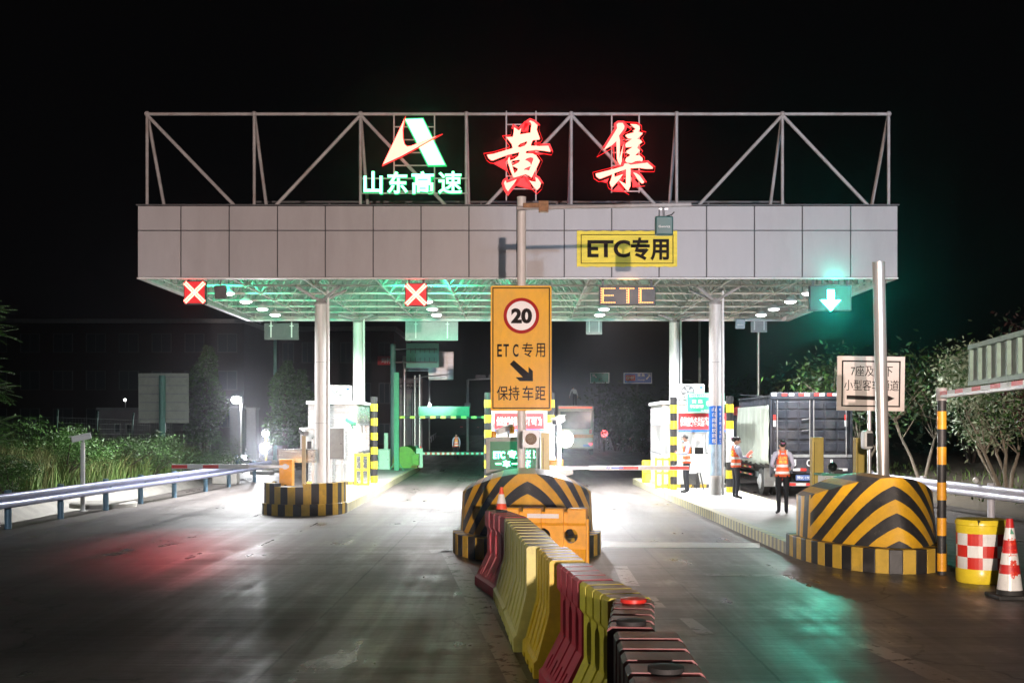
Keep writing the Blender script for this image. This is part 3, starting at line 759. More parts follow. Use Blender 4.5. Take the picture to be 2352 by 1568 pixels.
b.ring(k0.x, k1.x, k1.z, k0.z, yy, yy + .006, .017); b.build('border', M['text_dark'], t)
b = MB()
q0, q1 = at(1349, 552, YF), at(1447, 592, YF); b.text('ETC', q0.x, q1.x, q1.z, q0.z, yy, 0, .03, .008)
q0, q1 = at(1449, 546, YF), at(1536, 599, YF); b.text('专用', q0.x, q1.x, q1.z, q0.z, yy, 0, .03, .008); b.build('lettering', M['text_dark'], t)

# ------------------------------------------------------------------ frame and letters on the roof
t = thing('roof_sign_frame', 'white tubular steel truss standing on the canopy roof behind the letters', 'sign frame', (0, 29.3, 7.78))
YS = 29.1; ZS = CH + 720 / 90. ; xp = [(p - CX) / 89.35 for p in (338, 584, 828, 1071, 1312, 1554, 1797, 2041)]
b = MB(); b.cyl((xp[0], YS, ZS), (xp[-1], YS, ZS), .042, n=10)
b.build('top_rail', M['frame'], t, smooth=40)
for i, x in enumerate(xp):
    b = MB(); b.cyl((x, YS, 7.76), (x, YS, ZS - .04), .042, n=10); b.sphere((x, YS, ZS), .075, 6); b.build('post', M['frame'], t, smooth=40)
    b = MB(); b.cyl((x, YS + .05, ZS - .06), (x * .985, YS + 1.25, 7.5), .045, n=10); b.build('stay', M['frame'], t, smooth=40)
for x0, x1 in ((338, 540), (828, 632), (828, 1025), (1312, 1116), (1312, 1508), (1797, 1603), (1797, 1995)):
    b = MB(); b.cyl(((x0 - CX) / 89.35, YS, ZS - .03), ((x1 - CX) / 89.35, YS, 7.77), .046, n=10); b.build('brace', M['frame'], t, smooth=40)
b = MB()
for x0, x1, z0, z1 in ((905, 998, 10.14, 8.1), (1163, 1231, 10.2, 7.9), (1405, 1468, 10.14, 8.1)):
    xa, xb = (x0 - CX) / 89.6, (x1 - CX) / 89.6
    for x in (xa, xb): b.bar((x, YS - .07, z1), (x, YS - .07, z0), .035, .035)
    for k in range(6): b.bar((xa + .018, YS - .07, z0 - .35 - k * .33), (xb - .018, YS - .07, z0 - .35 - k * .33), .03, .03)
for z in (8.47, 8.09): b.bar(((828 - CX) / 89.6, YS - .06, z), ((1075 - CX) / 89.6, YS - .06, z), .035, .035)
b.build('letter_frame', M['frame'], t)
t2 = thing('roof_railing', 'low thin railing on the canopy roof behind the sign frame', 'railing', (0, 33, 7.6))
b = MB(); x0, x1 = (581 - CX) / 79, (1803 - CX) / 79
b.bar((x0, 33, 8.65), (x1, 33, 8.65), .05, .05)
for k in range(8): x = x0 + (x1 - x0) * k / 7; b.bar((x, 33, 7.51), (x, 33, 8.62), .05, .05); b.bar((x, 33.03, 8.5), (x + .5, 33.03, 7.51), .04, .04); b.bar((x, 33.03, 8.5), (x - .5, 33.03, 7.51), .04, .04)
b.build('railing_frame', M['darkgrey'], t2)

M['n_red'] = glow('red_sign_light', (1, .15, .11), 6.5)
M['n_green'] = glow('green_sign_light', (.22, 1, .46), 4.5)
M['halo_red'] = glow('red_letter_halo', (1, .01, .015), 1.4)  # oversize glowing plates behind the letters imitate their halo
M['halo_green'] = glow('green_letter_halo', (.0, .9, .22), .8)
ya = 28.92
def letter(name, label, loops, face, rim, group, cat='sign letter'):
    xs_ = [p[0] for lp in loops for p in lp]; zs = [p[1] for lp in loops for p in lp]
    o = (sum(xs_) / len(xs_), ya, min(zs))
    t = thing(name, label, cat, o, group)
    b = MB(); vs, fs = outline_mesh(loops, .02, -.006); b.add([(v.x, ya - .06 - v.z, v.y) for v in vs], [f for f in fs]); b.build('lit_face', face, t)
    b = MB(); vs, fs = outline_mesh(loops, .10, .055); b.add([(v.x, ya - v.z, v.y) for v in vs], fs); b.build('rim', rim, t)  # larger lit plate standing in for the letter's halo
    return t
def tr(loops, ox, oy, k):
    out = []
    for lp in loops:
        q = [at(ox + k * u, oy + k * v, ya) for u, v in lp]; out.append([(p.x, p.z) for p in q])
    return out
HUANG = [[(640,207),(735,270),(790,220),(765,352),(965,318),(985,150),(965,110),(930,95),(965,72),(1040,100),(1118,170),(1100,260),(1165,440),(1150,465),(1030,475),(1010,495),(980,580),(1150,588),(1335,582),(1380,690),(1370,712),(1250,692),(1080,672),(890,695),(880,735),(1020,738),(1090,780),(1165,890),(1100,1030),(990,1240),(940,1190),(870,1165),(780,1190),(625,1235),(560,1080),(500,890),(520,830),(555,800),(565,880),(640,850),(720,790),(740,720),(680,735),(520,770),(330,840),(215,885),(170,880),(120,840),(85,765),(220,745),(440,680),(605,630),(590,560),(530,480),(480,412),(612,400),(630,300),(632,230)],
 [(715,600),(760,550),(895,500),(895,530),(850,580),(760,612)], [(585,920),(610,890),(740,872),(755,885),(720,925),(610,980)], [(610,1000),(660,1020),(712,1050),(700,1090),(650,1135)],
 [(850,880),(890,835),(970,810),(1030,825),(1030,870),(945,1090),(880,1075),(825,1082),(850,1040),(975,985),(960,930),(900,890)],
 [(475,1278),(490,1330),(560,1310),(705,1250),(640,1350),(515,1510),(470,1450),(432,1340),(450,1295)], [(1060,1208),(1120,1240),(1188,1340),(1160,1430),(1100,1487),(1040,1430),(930,1272),(1000,1300),(1075,1305),(1070,1250)]]
JI = [[(530,150),(570,122),(660,122),(698,190),(690,240),(585,385),(605,470),(605,620),(597,800),(670,545),(678,550),(645,800),(645,900),(612,990),(560,920),(535,840),(525,500),(440,580),(262,682),(300,620),(540,230)],
 [(800,143),(940,150),(1000,190),(1005,250),(975,300),(1070,325),(1050,360),(960,443),(1030,470),(1055,515),(980,570),(960,630),(1010,685),(920,775),(1000,775),(1060,830),(1065,880),(1040,905),(1000,890),(920,900),(840,935),(740,930),(700,880),(730,820),(790,790),(800,762),(730,735),(725,690),(845,612),(720,622),(705,570),(720,530),(835,450),(760,440),(703,380),(740,350),(885,310),(850,290),(910,248)],
 [(105,1145),(440,1060),(665,995),(690,940),(770,942),(815,965),(1155,922),(1270,1020),(1265,1055),(1120,1055),(1000,1035),(820,1045),(818,1400),(770,1500),(720,1470),(560,1270),(718,1350),(720,1065),(490,1140),(498,1210),(680,1145),(600,1260),(450,1430),(410,1400),(390,1325),(430,1220),(440,1165),(220,1250),(185,1255),(120,1210)],
 [(860,1118),(930,1135),(1000,1180),(1095,1315),(1080,1345),(1040,1350),(960,1270),(910,1190)]]
G1 = 'lit red brush letters on the roof'
letter('sign_letter', 'glowing red brush style character Huang on the roof frame', tr(HUANG, 1108.2, 269.9, .11355), M['n_red'], M['halo_red'], G1)
letter('sign_letter', 'glowing red brush style character Ji on the roof frame', tr(JI, 1355.2, 269.9, .11355), M['n_red'], M['halo_red'], G1)
t = thing('roof_logo', 'glowing red and green letter A shaped emblem above the green characters', 'logo sign', tuple(at(952, 382, ya)))
k = .3174
for nm, lp, f_, r_, dy in (('green_bar', [(402,145),(528,141),(688,472),(568,475)], 'n_green', 'halo_green', 0), ('red_swoosh', [(398,155),(330,300),(245,478),(380,415),(500,350),(628,277),(500,325),(450,345),(420,350),(400,335),(388,290),(386,230)], 'n_red', 'halo_red', -.12)):
    lo = [(at(803.9 + k * u, 229.7 + k * v, ya).x, at(803.9 + k * u, 229.7 + k * v, ya).z) for u, v in lp]
    vs, fs = outline_mesh([lo], .02); b = MB(); b.add([(v.x, ya - .06 - v.z + dy, v.y) for v in vs], fs); fc = b.build(nm, M[f_], t)
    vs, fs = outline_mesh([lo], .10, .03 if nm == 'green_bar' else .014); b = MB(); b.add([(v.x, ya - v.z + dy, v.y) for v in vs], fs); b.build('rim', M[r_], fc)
for ch, nm, x0, x1 in (('山', 'Shan', 836, 879), ('东', 'Dong', 890, 937), ('高', 'Gao', 946, 997), ('速', 'Su', 1007, 1061)):
    y0, y1 = 395, 446
    t = thing('sign_letter', 'small glowing green character ' + nm + ' under the emblem on the roof', 'sign letter', tuple(at((x0 + x1) / 2, y1, ya)), 'lit green letters on the roof')
    a, c = at(x0, y0, ya), at(x1, y1, ya)
    b = MB(); b.text(ch, a.x, c.x, c.z, a.z, ya - .06, 0, .016 if ch == '速' else .024, .02); b.build('lit_face', M['n_green'], t)
    b = MB(); b.text(ch, a.x - .012, c.x + .012, c.z - .012, a.z + .012, ya, 0, .018 if ch == '速' else .03, .1); b.build('rim', M['halo_green'], t)
# ------------------------------------------------------------------ tall pole with arm and yellow speed sign
PX, PY_ = at(1198, 700, 22).x, 22.
t = thing('gantry_pole', 'tall white round pole with a long thin arm carrying an antenna', 'pole', (PX, PY_, .2))
b = MB(); b.cyl((PX, PY_, .2), (PX, PY_, at(0, 456, 22).z), .085, n=24); b.cyl((PX, PY_, at(0, 456, 22).z), (PX, PY_, at(0, 455, 22).z + .02), .09, n=24); b.build('post', M['column'], t, smooth=40)
za = at(0, 479, 22).z
b = MB(); b.cyl((at(1187, 0, 22).x, PY_ - .13, za - .02), (at(1585, 0, 22).x, PY_ - .13, za + .05), .042, n=12); b.build('arm', M['frame'], t, smooth=40)
b = MB(); b.box(PX + .03, PX + .36, PY_ - .20, PY_ - .04, za - .02, za + .07); b.box(PX + .33, PX + .52, PY_ - .21, PY_ - .03, za - .09, za + .11); b.build('arm_clamp', mat('rusty_steel', (.30, .17, .09), .7, .3, var=.4, scale=9), t, bevel=.008)
b = MB(); q0 = at(1549, 487, 22); b.tube([q0, q0 + Vector((-.05, 0, -.05)), q0 + Vector((-.15, 0, -.08)), q0 + Vector((-.2, 0, -.15))], .012, 6); b.build('cable', M['rubber'], t)
antenna(1525, 519, 21.85, .37, 'green antenna box hanging from the arm of the white pole', 'antgreen', 0., 'Genvict')

t = thing('speed_sign', 'tall yellow lane sign with a red ringed 20 and an arrow', 'road sign', tuple(at(1197, 943, 21.8)))
Y = 21.82
a, c = at(1127, 656, Y), at(1267, 943, Y)
M['signyellow'] = mat('reflective_yellow', (.88, .47, .02), .6, .0, var=.12, scale=2.5, stretch=(1, 1, .5), dirt=.35, dirtcol=(.35, .18, .03))
b = MB(); b.rrect(a.x, c.x, c.z, a.z, Y, Y + .05, .04); b.build('board', M['signyellow'], t)
def px_ring(b, x0, x1, y0, y1, Y, w, d=.004):
    p, q = at(x0, y0, Y), at(x1, y1, Y); b.ring(p.x, q.x, q.z, p.z, Y - d, Y - .001, w)
b = MB(); px_ring(b, 1131, 1263, 660, 938, Y, .02); b.build('border', M['text_dark'], t)
cc = at(1197.5, 725, Y)
b = MB(); b.cyl((cc.x, Y - .003, cc.z), (cc.x, Y - .008, cc.z), 41 / 119.2, n=48); r1 = b.build('red_ring', mat('sign_red', (.42, .008, .008), .85, var=.05), t)
b = MB(); b.cyl((cc.x, Y - .0085, cc.z), (cc.x, Y - .012, cc.z), 33.5 / 119.2, n=48); b.build('white_disc', M['cleanwhite'], t)
def ptext(b, s, x0, x1, y0, y1, Y, bold=.025, d=.004, depth=.006):
    p, q = at(x0, y0, Y), at(x1, y1, Y); b.text(s, p.x, q.x, q.z, p.z, Y - d, 0, bold, depth)
b = MB(); ptext(b, '20', 1174, 1222, 708, 743, Y, .05, .018)
b.build('lettering', M['text_dark'], t); b = MB()
ptext(b, 'E', 1142, 1153, 790, 819, Y, .02); ptext(b, 'T', 1156, 1169, 790, 819, Y, .02); ptext(b, 'C', 1178, 1191, 790, 819, Y, .02)
ptext(b, '专', 1199, 1224, 787, 820, Y, .008); ptext(b, '用', 1230, 1252, 788, 820, Y, .008)
b.build('lettering', M['text_dark'], t); b = MB()
ptext(b, '保持', 1141, 1193, 886, 919, Y, .008); ptext(b, '车', 1200, 1225, 886, 919, Y, .008); ptext(b, '距', 1229, 1253, 887, 918, Y, .008)
b.build('lettering', M['text_dark'], t); b = MB()
poly = [(1171, 836), (1180, 827), (1214, 856), (1214, 842), (1224, 852), (1224, 875), (1194, 875), (1184, 866), (1201, 866)]
b.prism([(at(u, v, Y).x, at(u, v, Y).z) for u, v in poly][::-1], Y - .007, Y - .001)
b.build('arrow', M['text_dark'], t)
b = MB()
for z in (a.z - .35, c.z + .3): b.bar((PX - .16, PY_ - .1, z), (PX + .16, PY_ - .1, z), .05, .03)
b.build('clamp', M['steel'], t)

# ------------------------------------------------------------------ equipment behind the middle bump
Y = 24.2; a, c = at(1116, 1004, Y), at(1241, 1087, Y)
t = thing('lane_display', 'grey framed LED lane display glowing with green characters', 'display', ((a.x + c.x) / 2, Y, .2))
b = MB(); b.box(a.x, c.x, Y + .06, Y + .42, c.z, a.z); b.build('cabinet', M['grey'], t, bevel=.02)
b = MB(); b.ring(a.x + .0, c.x, c.z, a.z, Y, Y + .058, .09); b.build('bezel', M['grey'], t, bevel=.01)
M['greenface'] = glow('green_display_glass', (.0, .45, .16), .28)
b = MB(); b.box(a.x + .092, c.x - .092, Y + .04, Y + .056, c.z + .092, a.z - .092); b.build('screen', M['greenface'], t)
b = MB(); ptext(b, 'ETC', 1133, 1160, 1036, 1053, Y + .04, .05, .004); ptext(b, '专用道', 1166, 1230, 1033, 1053, Y + .04, .05, .004)
ptext(b, '一', 1138, 1152, 1063, 1066, Y + .04, .02, .004); ptext(b, '车', 1155, 1172, 1056, 1073, Y + .04, .04, .004); ptext(b, '一', 1175, 1190, 1063, 1066, Y + .04, .02, .004); ptext(b, '杆', 1207, 1224, 1056, 1074, Y + .04, .04, .004)
b.build('led_text', M['led_green_txt'], t)
b = MB(); b.box(a.x + .3, a.x + .5, Y + .15, Y + .3, .19, c.z); b.build('leg', M['grey'], t); b = MB(); b.box(c.x - .5, c.x - .3, Y + .15, Y + .3, .19, c.z); b.build('leg', M['grey'], t)
lamp('screen_glow', 'AREA', ((a.x + c.x) / 2, Y - .05, (a.z + c.z) / 2), 12, (.05, 1, .45), .7, aim=((a.x + c.x) / 2, 10, .6), parent=t)

Y = 20.9; a, c = at(1200, 987, Y), at(1239, 1028, Y)
t = thing('warning_light', 'square amber flasher in a white frame on a thin green post', 'warning light', (at(1222, 0, Y).x, Y + .06, .5))
b = MB(); b.box(a.x, c.x, Y + .022, Y + .12, c.z, a.z); b.build('case', M['white'], t, bevel=.02)
b = MB(); b.ring(a.x, c.x, c.z, a.z, Y - .01, Y + .02, .04); b.build('bezel', M['cleanwhite'], t, bevel=.01)
M['lensdark'] = mat('prismatic_lens', (.20, .13, .07), .25, 0, var=.45, scale=60, bump=.6)
b = MB(); b.sphere(((a.x + c.x) / 2, Y + .03, (a.z + c.z) / 2), .115, 8, 0, (1, .25, 1)); b.build('lens', M['lensdark'], t, smooth=60)
x = at(1222, 0, Y).x; b = MB(); b.cyl((x, Y + .06, .5), (x, Y + .06, c.z), .025, n=12); b.build('post', M['greenpaint'], t, smooth=40)

def slab_post(px0, px1, py0, Y, label, zb=.2, px_off=0, m='yellow'):
    a = at(px0, py0, Y); c = at(px1, py0, Y)
    t = thing('light_curtain_post', label, 'sensor post', ((a.x + c.x) / 2, Y, zb), 'flat yellow sensor posts')
    b = MB(); b.box(a.x, c.x, Y, Y + .22, zb, a.z); b.build('body', M[m], t, bevel=.01)
    b = MB(); b.box(a.x + .035, a.x + .045, Y - .004, Y - .001, zb + .3, a.z - .1); b.build('seam', M['text_dark'], t)
    return t
M['mustard'] = mat('mustard_paint', (.55, .42, .10), .45, var=.06)
slab_post(1243, 1262, 994, 23.2, 'flat mustard sensor post beside the square amber flasher', m='mustard')
slab_post(1866, 1892, 1004, 24.5, 'flat yellow sensor post in front of the truck tail', m='mustard')
slab_post(1966, 1994, 1005, 24.0, 'flat yellow sensor post beside the stainless pole', m='mustard')

def cam_post(name, label, p, h, r, head, m='white', lampz=None, lampx=.1, base=.2, power=0, group='camera posts'):
    """post with a box camera; head: heading of the lens in the ground plane"""
    t = thing(name, label, 'camera', (p[0], p[1], base), group)
    b = MB(); b.cyl((p[0], p[1], base), (p[0], p[1], h - .14), r, n=14); b.cyl((p[0], p[1], base), (p[0], p[1], base + .015), r * 2, n=14); b.build('post', M[m], t, smooth=40)
    Q = Matrix.Translation((p[0], p[1], h)) @ Matrix.Rotation(head, 4, 'Z') @ Matrix.Rotation(.22, 4, 'X')
    b = MB(); b.box(-.075, .075, -.27, .2, -.085, .055, M=Q); b.build('camera_body', M['cleanwhite'], t, bevel=.015)
    b = MB(); b.box(-.09, .09, -.33, .22, .06, .075, M=Q); b.build('sun_shield', M['cleanwhite'], t)
    b = MB(); b.box(-.05, .05, -.276, -.272, -.06, .035, M=Q); b.build('lens', M['glass'], t)
    b = MB(); b.cyl(Q @ Vector((0, 0, -.085)), (p[0], p[1], h - .14), .03, n=8); b.build('bracket', M['steel'], t)
    if lampz:
        x = p[0] + lampx
        b = MB(); b.box(x - .12, x + .12, p[1] - .10, p[1] + .04, lampz - .12, lampz + .12); b.bar((p[0], p[1], lampz), (x, p[1], lampz), .03, .03); b.build('lamp_case', M['grey'], t)
        b = MB(); b.sphere((x, p[1] - .11, lampz), .20 if power else .17, 8, 0, (1, .5, 1)); b.build('lamp_lens', M['flash'], t, smooth=60)
        if power: lamp('flash', 'SPOT', (x, p[1] - .26, lampz), power, (.93, .95, 1), .08, aim=(x + .4, p[1] - 14, 0), spot=120, blend=.8, parent=t)
    return t
M['flash'] = glow('flash_lens', (1, 1, 1), 70, True)
p = at(1284, 963, 28.2); cam_post('camera_post', 'white camera post with a dazzling fill lamp beside the ETC lane', p, p.z, .055, -.5, lampz=at(0, 1008, 28.2).z, lampx=.15, power=1000)
p = at(190, 1003, 28.4); cam_post('camera_post', 'slim white camera post standing behind the guardrail', p, p.z, .055, -1.2, base=0.)
p = at(611, 995, 56.); cam_post('camera_post', 'yellow lamp post with two bright lamps beside the parked car', p, p.z + .12, .06, .2, m='mustard', lampz=p.z, lampx=0., base=0., power=0)
t = thing('lane_lamp', 'lower bright lamp on the yellow post beside the parked car', 'lamp', tuple(at(610, 1028, 55.9)))
b = MB(); b.sphere(at(610, 1025, 55.7), .17, 8, 0, (1, .5, 1)); b.build('lens', M['flash'], t, smooth=60)
q = at(610, 1025, 55.75); b = MB(); b.box(q.x - .1, q.x + .1, 55.76, 55.94, q.z - .1, q.z + .1); b.build('case', M['grey'], t)
lamp('beam', 'SPOT', q - Vector((0, .4, 0)), 1300, (.95, .97, 1), .2, aim=(q.x + 3, 30, 0), spot=130, blend=.9, parent=t)

# camera with orange beacon in front of the middle booth
p = at(1160, 985, 26)
t = thing('box_camera', 'white box camera with an orange beacon on the lane display', 'camera', tuple(p + Vector((.1, 0, -.3))))
Q = Matrix.Translation(p) @ Matrix.Rotation(-1.0, 4, 'Z') @ Matrix.Rotation(.3, 4, 'X')
b = MB(); b.box(-.07, .07, -.22, .2, -.06, .06, M=Q); b.build('camera_body', M['cleanwhite'], t, bevel=.015)
b = MB(); b.cyl(p + Vector((.12, 0, -.40)), p + Vector((.08, 0, -.05)), .03, n=8); b.build('bracket', M['steel'], t)
b = MB(); b.lathe(p + Vector((.16, -.06, -.1)), [(.06, 0), (.06, .13), (.05, .16), (.01, .17)], 14); b.build('beacon', mat('orange_lens', (.75, .30, .01), .25), t, smooth=40)
t = thing('beacon_light', 'small orange beacon on top of the lane display corner', 'beacon', tuple(at(1134, 1004, 24.4)))
b = MB(); b.lathe(at(1134, 1004, 24.4), [(.055, 0), (.055, .09), (.045, .13), (.01, .14)], 14); b.build('dome', mat('orange_dome', (.8, .33, .02), .3), t, smooth=40)

# striped posts ---------------------------------------------------------------
def striped_post(label, x, y, z0, z1, r, first=0, per=.24, group='black and yellow striped posts', white=None, mats=('black', 'ybright')):
    t = thing('striped_post', label, 'bollard post', (x, y, z0), group)
    prof = []; z = z1; k = first
    seg = []
    while z > z0 + 1e-3:
        zz = max(z0, z - per); seg.append((zz, z, k % 2)); z = zz; k += 1
    b = MB(); pr = []
    for zz, z_, m in reversed(seg):
        if white and white[0] < (zz + z_) / 2 < white[1]: m = 2
        rr = r * (1.05 if m else 1.0)
        pr += [(rr, zz, m), (rr, z_, m)]
    b.lathe((x, y, 0), pr, 22); o = b.build('shaft', [M[mats[0]], M[mats[1]], M['cleanwhite']], t, smooth=40)
    return t
striped_post('striped post at the corner of the steel booth beside the yellow guard frame', -4.82, 37.9, .2, 3.1, .115)
striped_post('striped post in front of the booth with the green plate', 4.71, 34.3, .2, 3.0, .105)
striped_post('striped post with a white middle, behind the officer holding a red wand', 6.17, 33.0, .2, 3.0, .105, white=(1.15, 1.95))
striped_post('striped post carrying the height bar, partly behind the yellow speed sign', at(1121, 0, 36).x, 36, .2, at(0, 901, 36).z, .115)
striped_post('striped post beside the middle booth, behind the white camera post', at(1265, 0, 36).x, 36, .2, at(0, 901, 36).z, .115, white=(.8, 2.3))
t = striped_post('slim striped post of the swing gate beside the checkered barrel', 6.1, 16.3, 0, 2.6, .062, 0, .255, mats=('kblack', 'amber'))

# ------------------------------------------------------------------ booths
M['boothwhite'] = mat('booth_white', (.62, .62, .61), .35, var=.05, scale=2)
M['boothsteel'] = mat('brushed_steel', (.70, .71, .70), .25, .75, var=.06, scale=3, stretch=(.3, .3, 4))
M['lit'] = glow('lit_booth_interior', (.95, .98, 1), 1.6)
def air_con(p, w, h, label, fan=True):
    t = thing('air_conditioner', label, 'air conditioner', tuple(p), 'air conditioner units on booth roofs')
    b = MB(); b.box(p.x - w / 2, p.x + w / 2, p.y, p.y + .32, p.z, p.z + h); b.build('case', M['cleanwhite'], t, bevel=.015)
    cx_ = p.x - w * .14
    b = MB(); b.cyl((cx_, p.y - .004, p.z + h / 2), (cx_, p.y - .001, p.z + h / 2), h * .42, n=28); f_ = b.build('fan_recess', M['grey'] if fan else M['darkgrey'], t)
    b = MB()
    for k in range(5):
        an = k * 2 * PI / 5; d = Vector((math.cos(an), 0, math.sin(an))); e = Vector((math.cos(an + .75), 0, math.sin(an + .75)))
        cpt = Vector((cx_, p.y - .008, p.z + h / 2)); b.add([cpt + d * .03, cpt + d * h * .38, cpt + e * h * .36, cpt + e * .05], [(0, 1, 2, 3)])
    b.build('fan', mat('fan_plastic', (.62, .66, .66), .4), f_)
    b = MB()
    for k in range(1, 6): b.tube([(cx_ + h * .42 * k / 6 * math.cos(q * PI / 12), p.y - .014, p.z + h / 2 + h * .42 * k / 6 * math.sin(q * PI / 12)) for q in range(25)], .004, 4)
    b.build('fan_grille', M['steel'], f_)
    b = MB(); b.box(p.x + w * .32, p.x + w * .44, p.y - .003, p.y - .001, p.z + h * .72, p.z + h * .84); b.build('badge', M['blue'], t)
    b = MB(); b.box(p.x - w * .4, p.x - w * .34, p.y, p.y + .3, p.z - .06, p.z - .001); b.box(p.x + w * .34, p.x + w * .4, p.y, p.y + .3, p.z - .06, p.z - .001); b.build('foot', M['steel'], t)
def booth(label, x0, x1, y0, y1, h, front='glass', m='boothwhite', sidewin=True):
    t = thing('toll_booth', label, 'toll booth', ((x0 + x1) / 2, y0, .2))
    z0 = .32; sill, head = 1.25, 2.2
    b = MB(); b.box(x0 - .04, x1 + .04, y0 - .04, y1 + .04, .2, z0 - .003)
    b.build('plinth', M['conc'], t)
    b = MB()
    for k in range(10):
        xx = x0 - .04 + (x1 - x0 + .08) * k / 10; b.box(xx, xx + (x1 - x0 + .08) / 10, y0 - .047, y0 - .043, .205, z0 - .01, k % 2)
    b.build('plinth_stripe', [M['kyellow'], M['kblack']], t)
    b = MB()
    if front == 'glass':
        b.box(x0, x1, y0, y0 + .08, z0, sill); b.box(x0, x1, y0, y0 + .08, head, h)
        for x in (x0, (x0 + x1) / 2 - .03, x1 - .08): b.box(x, x + .08, y0, y0 + .08, sill, head)
    else: b.box(x0, x1, y0, y0 + .08, z0, h)
    b.box(x0, x1, y1 - .08, y1, z0, h)
    for x in (x0, x1 - .08):
        b.box(x, x + .08, y0 + .08, y1 - .08, z0, sill); b.box(x, x + .08, y0 + .08, y1 - .08, head, h)
        for y in (y0 + .08, y1 - .16): b.box(x, x + .08, y, y + .08, sill, head)
    wl_ = b.build('wall', M[m], t)
    b = MB(); b.box(x0 - .06, x1 + .06, y0 - .06, y1 + .06, h + .003, h + .1); b.build('roof', M['cleanwhite'], t, bevel=.01)
    for x, s in ((x0, -1), (x1, 1)):
        b = MB(); xx = x - .012 if s < 0 else x - .0
        for q0, q1, r0, r1 in ((y0 + .16, y1 - .16, sill, sill + .05), (y0 + .16, y1 - .16, head - .05, head), (y0 + .16, y0 + .21, sill + .05, head - .05), (y1 - .21, y1 - .16, sill + .05, head - .05), ((y0 + y1) / 2 - .02, (y0 + y1) / 2 + .02, sill + .05, head - .05)):
            b.box(xx, xx + .012, q0, q1, r0, r1)
        b.build('window_frame', M['steel'], t)
    # bright inside: tube lamps, desk, chair
    b = MB(); b.box(x0 + .3, x1 - .3, (y0 + y1) / 2 - .06, (y0 + y1) / 2 + .06, h - .1, h - .06); b.build('tube_lamp', M['lit'], t)
    lamp('booth_light', 'AREA', ((x0 + x1) / 2, (y0 + y1) / 2, h - .14), 70, (.95, .98, 1), 1.0, aim=((x0 + x1) / 2, (y0 + y1) / 2, 0), parent=t)
    b = MB(); b.box(x0 + .1, x1 - .1, y0 + .35, y0 + .9, 1.0, 1.06); b.box(x0 + .12, x0 + .2, y0 + .4, y0 + .8, z0, 1.0); b.box(x1 - .2, x1 - .12, y0 + .4, y0 + .8, z0, 1.0); b.build('desk', M['grey'], t)
    b = MB(); xm = x0 + (x1 - x0) * .45; b.box(xm, xm + .5, y0 + .5, y0 + .55, 1.12, 1.45); b.box(xm + .2, xm + .3, y0 + .5, y0 + .58, 1.06, 1.12); b.build('monitor', M['black'], t)
    return t
WALLTXT = '依法查处各类偷逃通行费行为'
def red_banner(p0, p1, Y, label, d=.02):
    a = at(p0[0], p0[1], Y); c = at(p1[0], p1[1], Y)
    t = thing('booth_banner', label, 'banner', ((a.x + c.x) / 2, Y, c.z), 'red slogan banners on the booths')
    b = MB(); b.box(a.x, c.x, Y - d, Y - .002, c.z, a.z); b.build('cloth', M['banner'], t)
    b = MB(); w = c.x - a.x; h = a.z - c.z; b.text(WALLTXT, a.x + w * .04, c.x - w * .04, c.z + h * .2, a.z - h * .2, Y - d - .003, 0, .03, .004); b.build('lettering', M['text_white'], t)
    b = MB(); b.box(a.x, c.x, Y - .02, Y - .002, c.z - .07, c.z - .004); b.build('blue_hem', M['blue'], t)
# steel booth
bt = booth('stainless steel toll booth with plain front wall beside the boom gate', -6.86, -5.26, 37.0, 40.1, 2.84, 'plain', 'boothsteel')
air_con(at(778, 924, 37.2), .78, .56, 'air conditioner with a visible fan on the steel booth roof')
b = MB()
for x in (-6.4, -6.02): b.box(x, x + .012, 36.975, 36.997, .4, 1.6)
b.build('panel_seam', M['grey'], bt)
p = at(806, 968, 36.7)
t = thing('box_camera', 'pale green box camera on the front wall of the steel booth', 'camera', tuple(p))
Q = Matrix.Translation(p) @ Matrix.Rotation(.9, 4, 'Z') @ Matrix.Rotation(.35, 4, 'X')
b = MB(); b.box(-.07, .07, -.2, .2, -.06, .06, M=Q); b.build('camera_body', M['greenpaint'], t, bevel=.015); b = MB(); b.cyl(p + Vector((0, 0, -.05)), p + Vector((.02, .28, -.2)), .025, n=8); b.build('bracket', M['greenpaint'], t)
# middle booth
bt = booth('glazed toll booth mostly hidden behind the yellow speed sign', at(1126, 0, 37).x, at(1262, 0, 37).x, 37.0, 40.0, 2.85)
red_banner((1136, 949), (1249, 985), 36.95, 'red slogan banner on the booth behind the white pole')
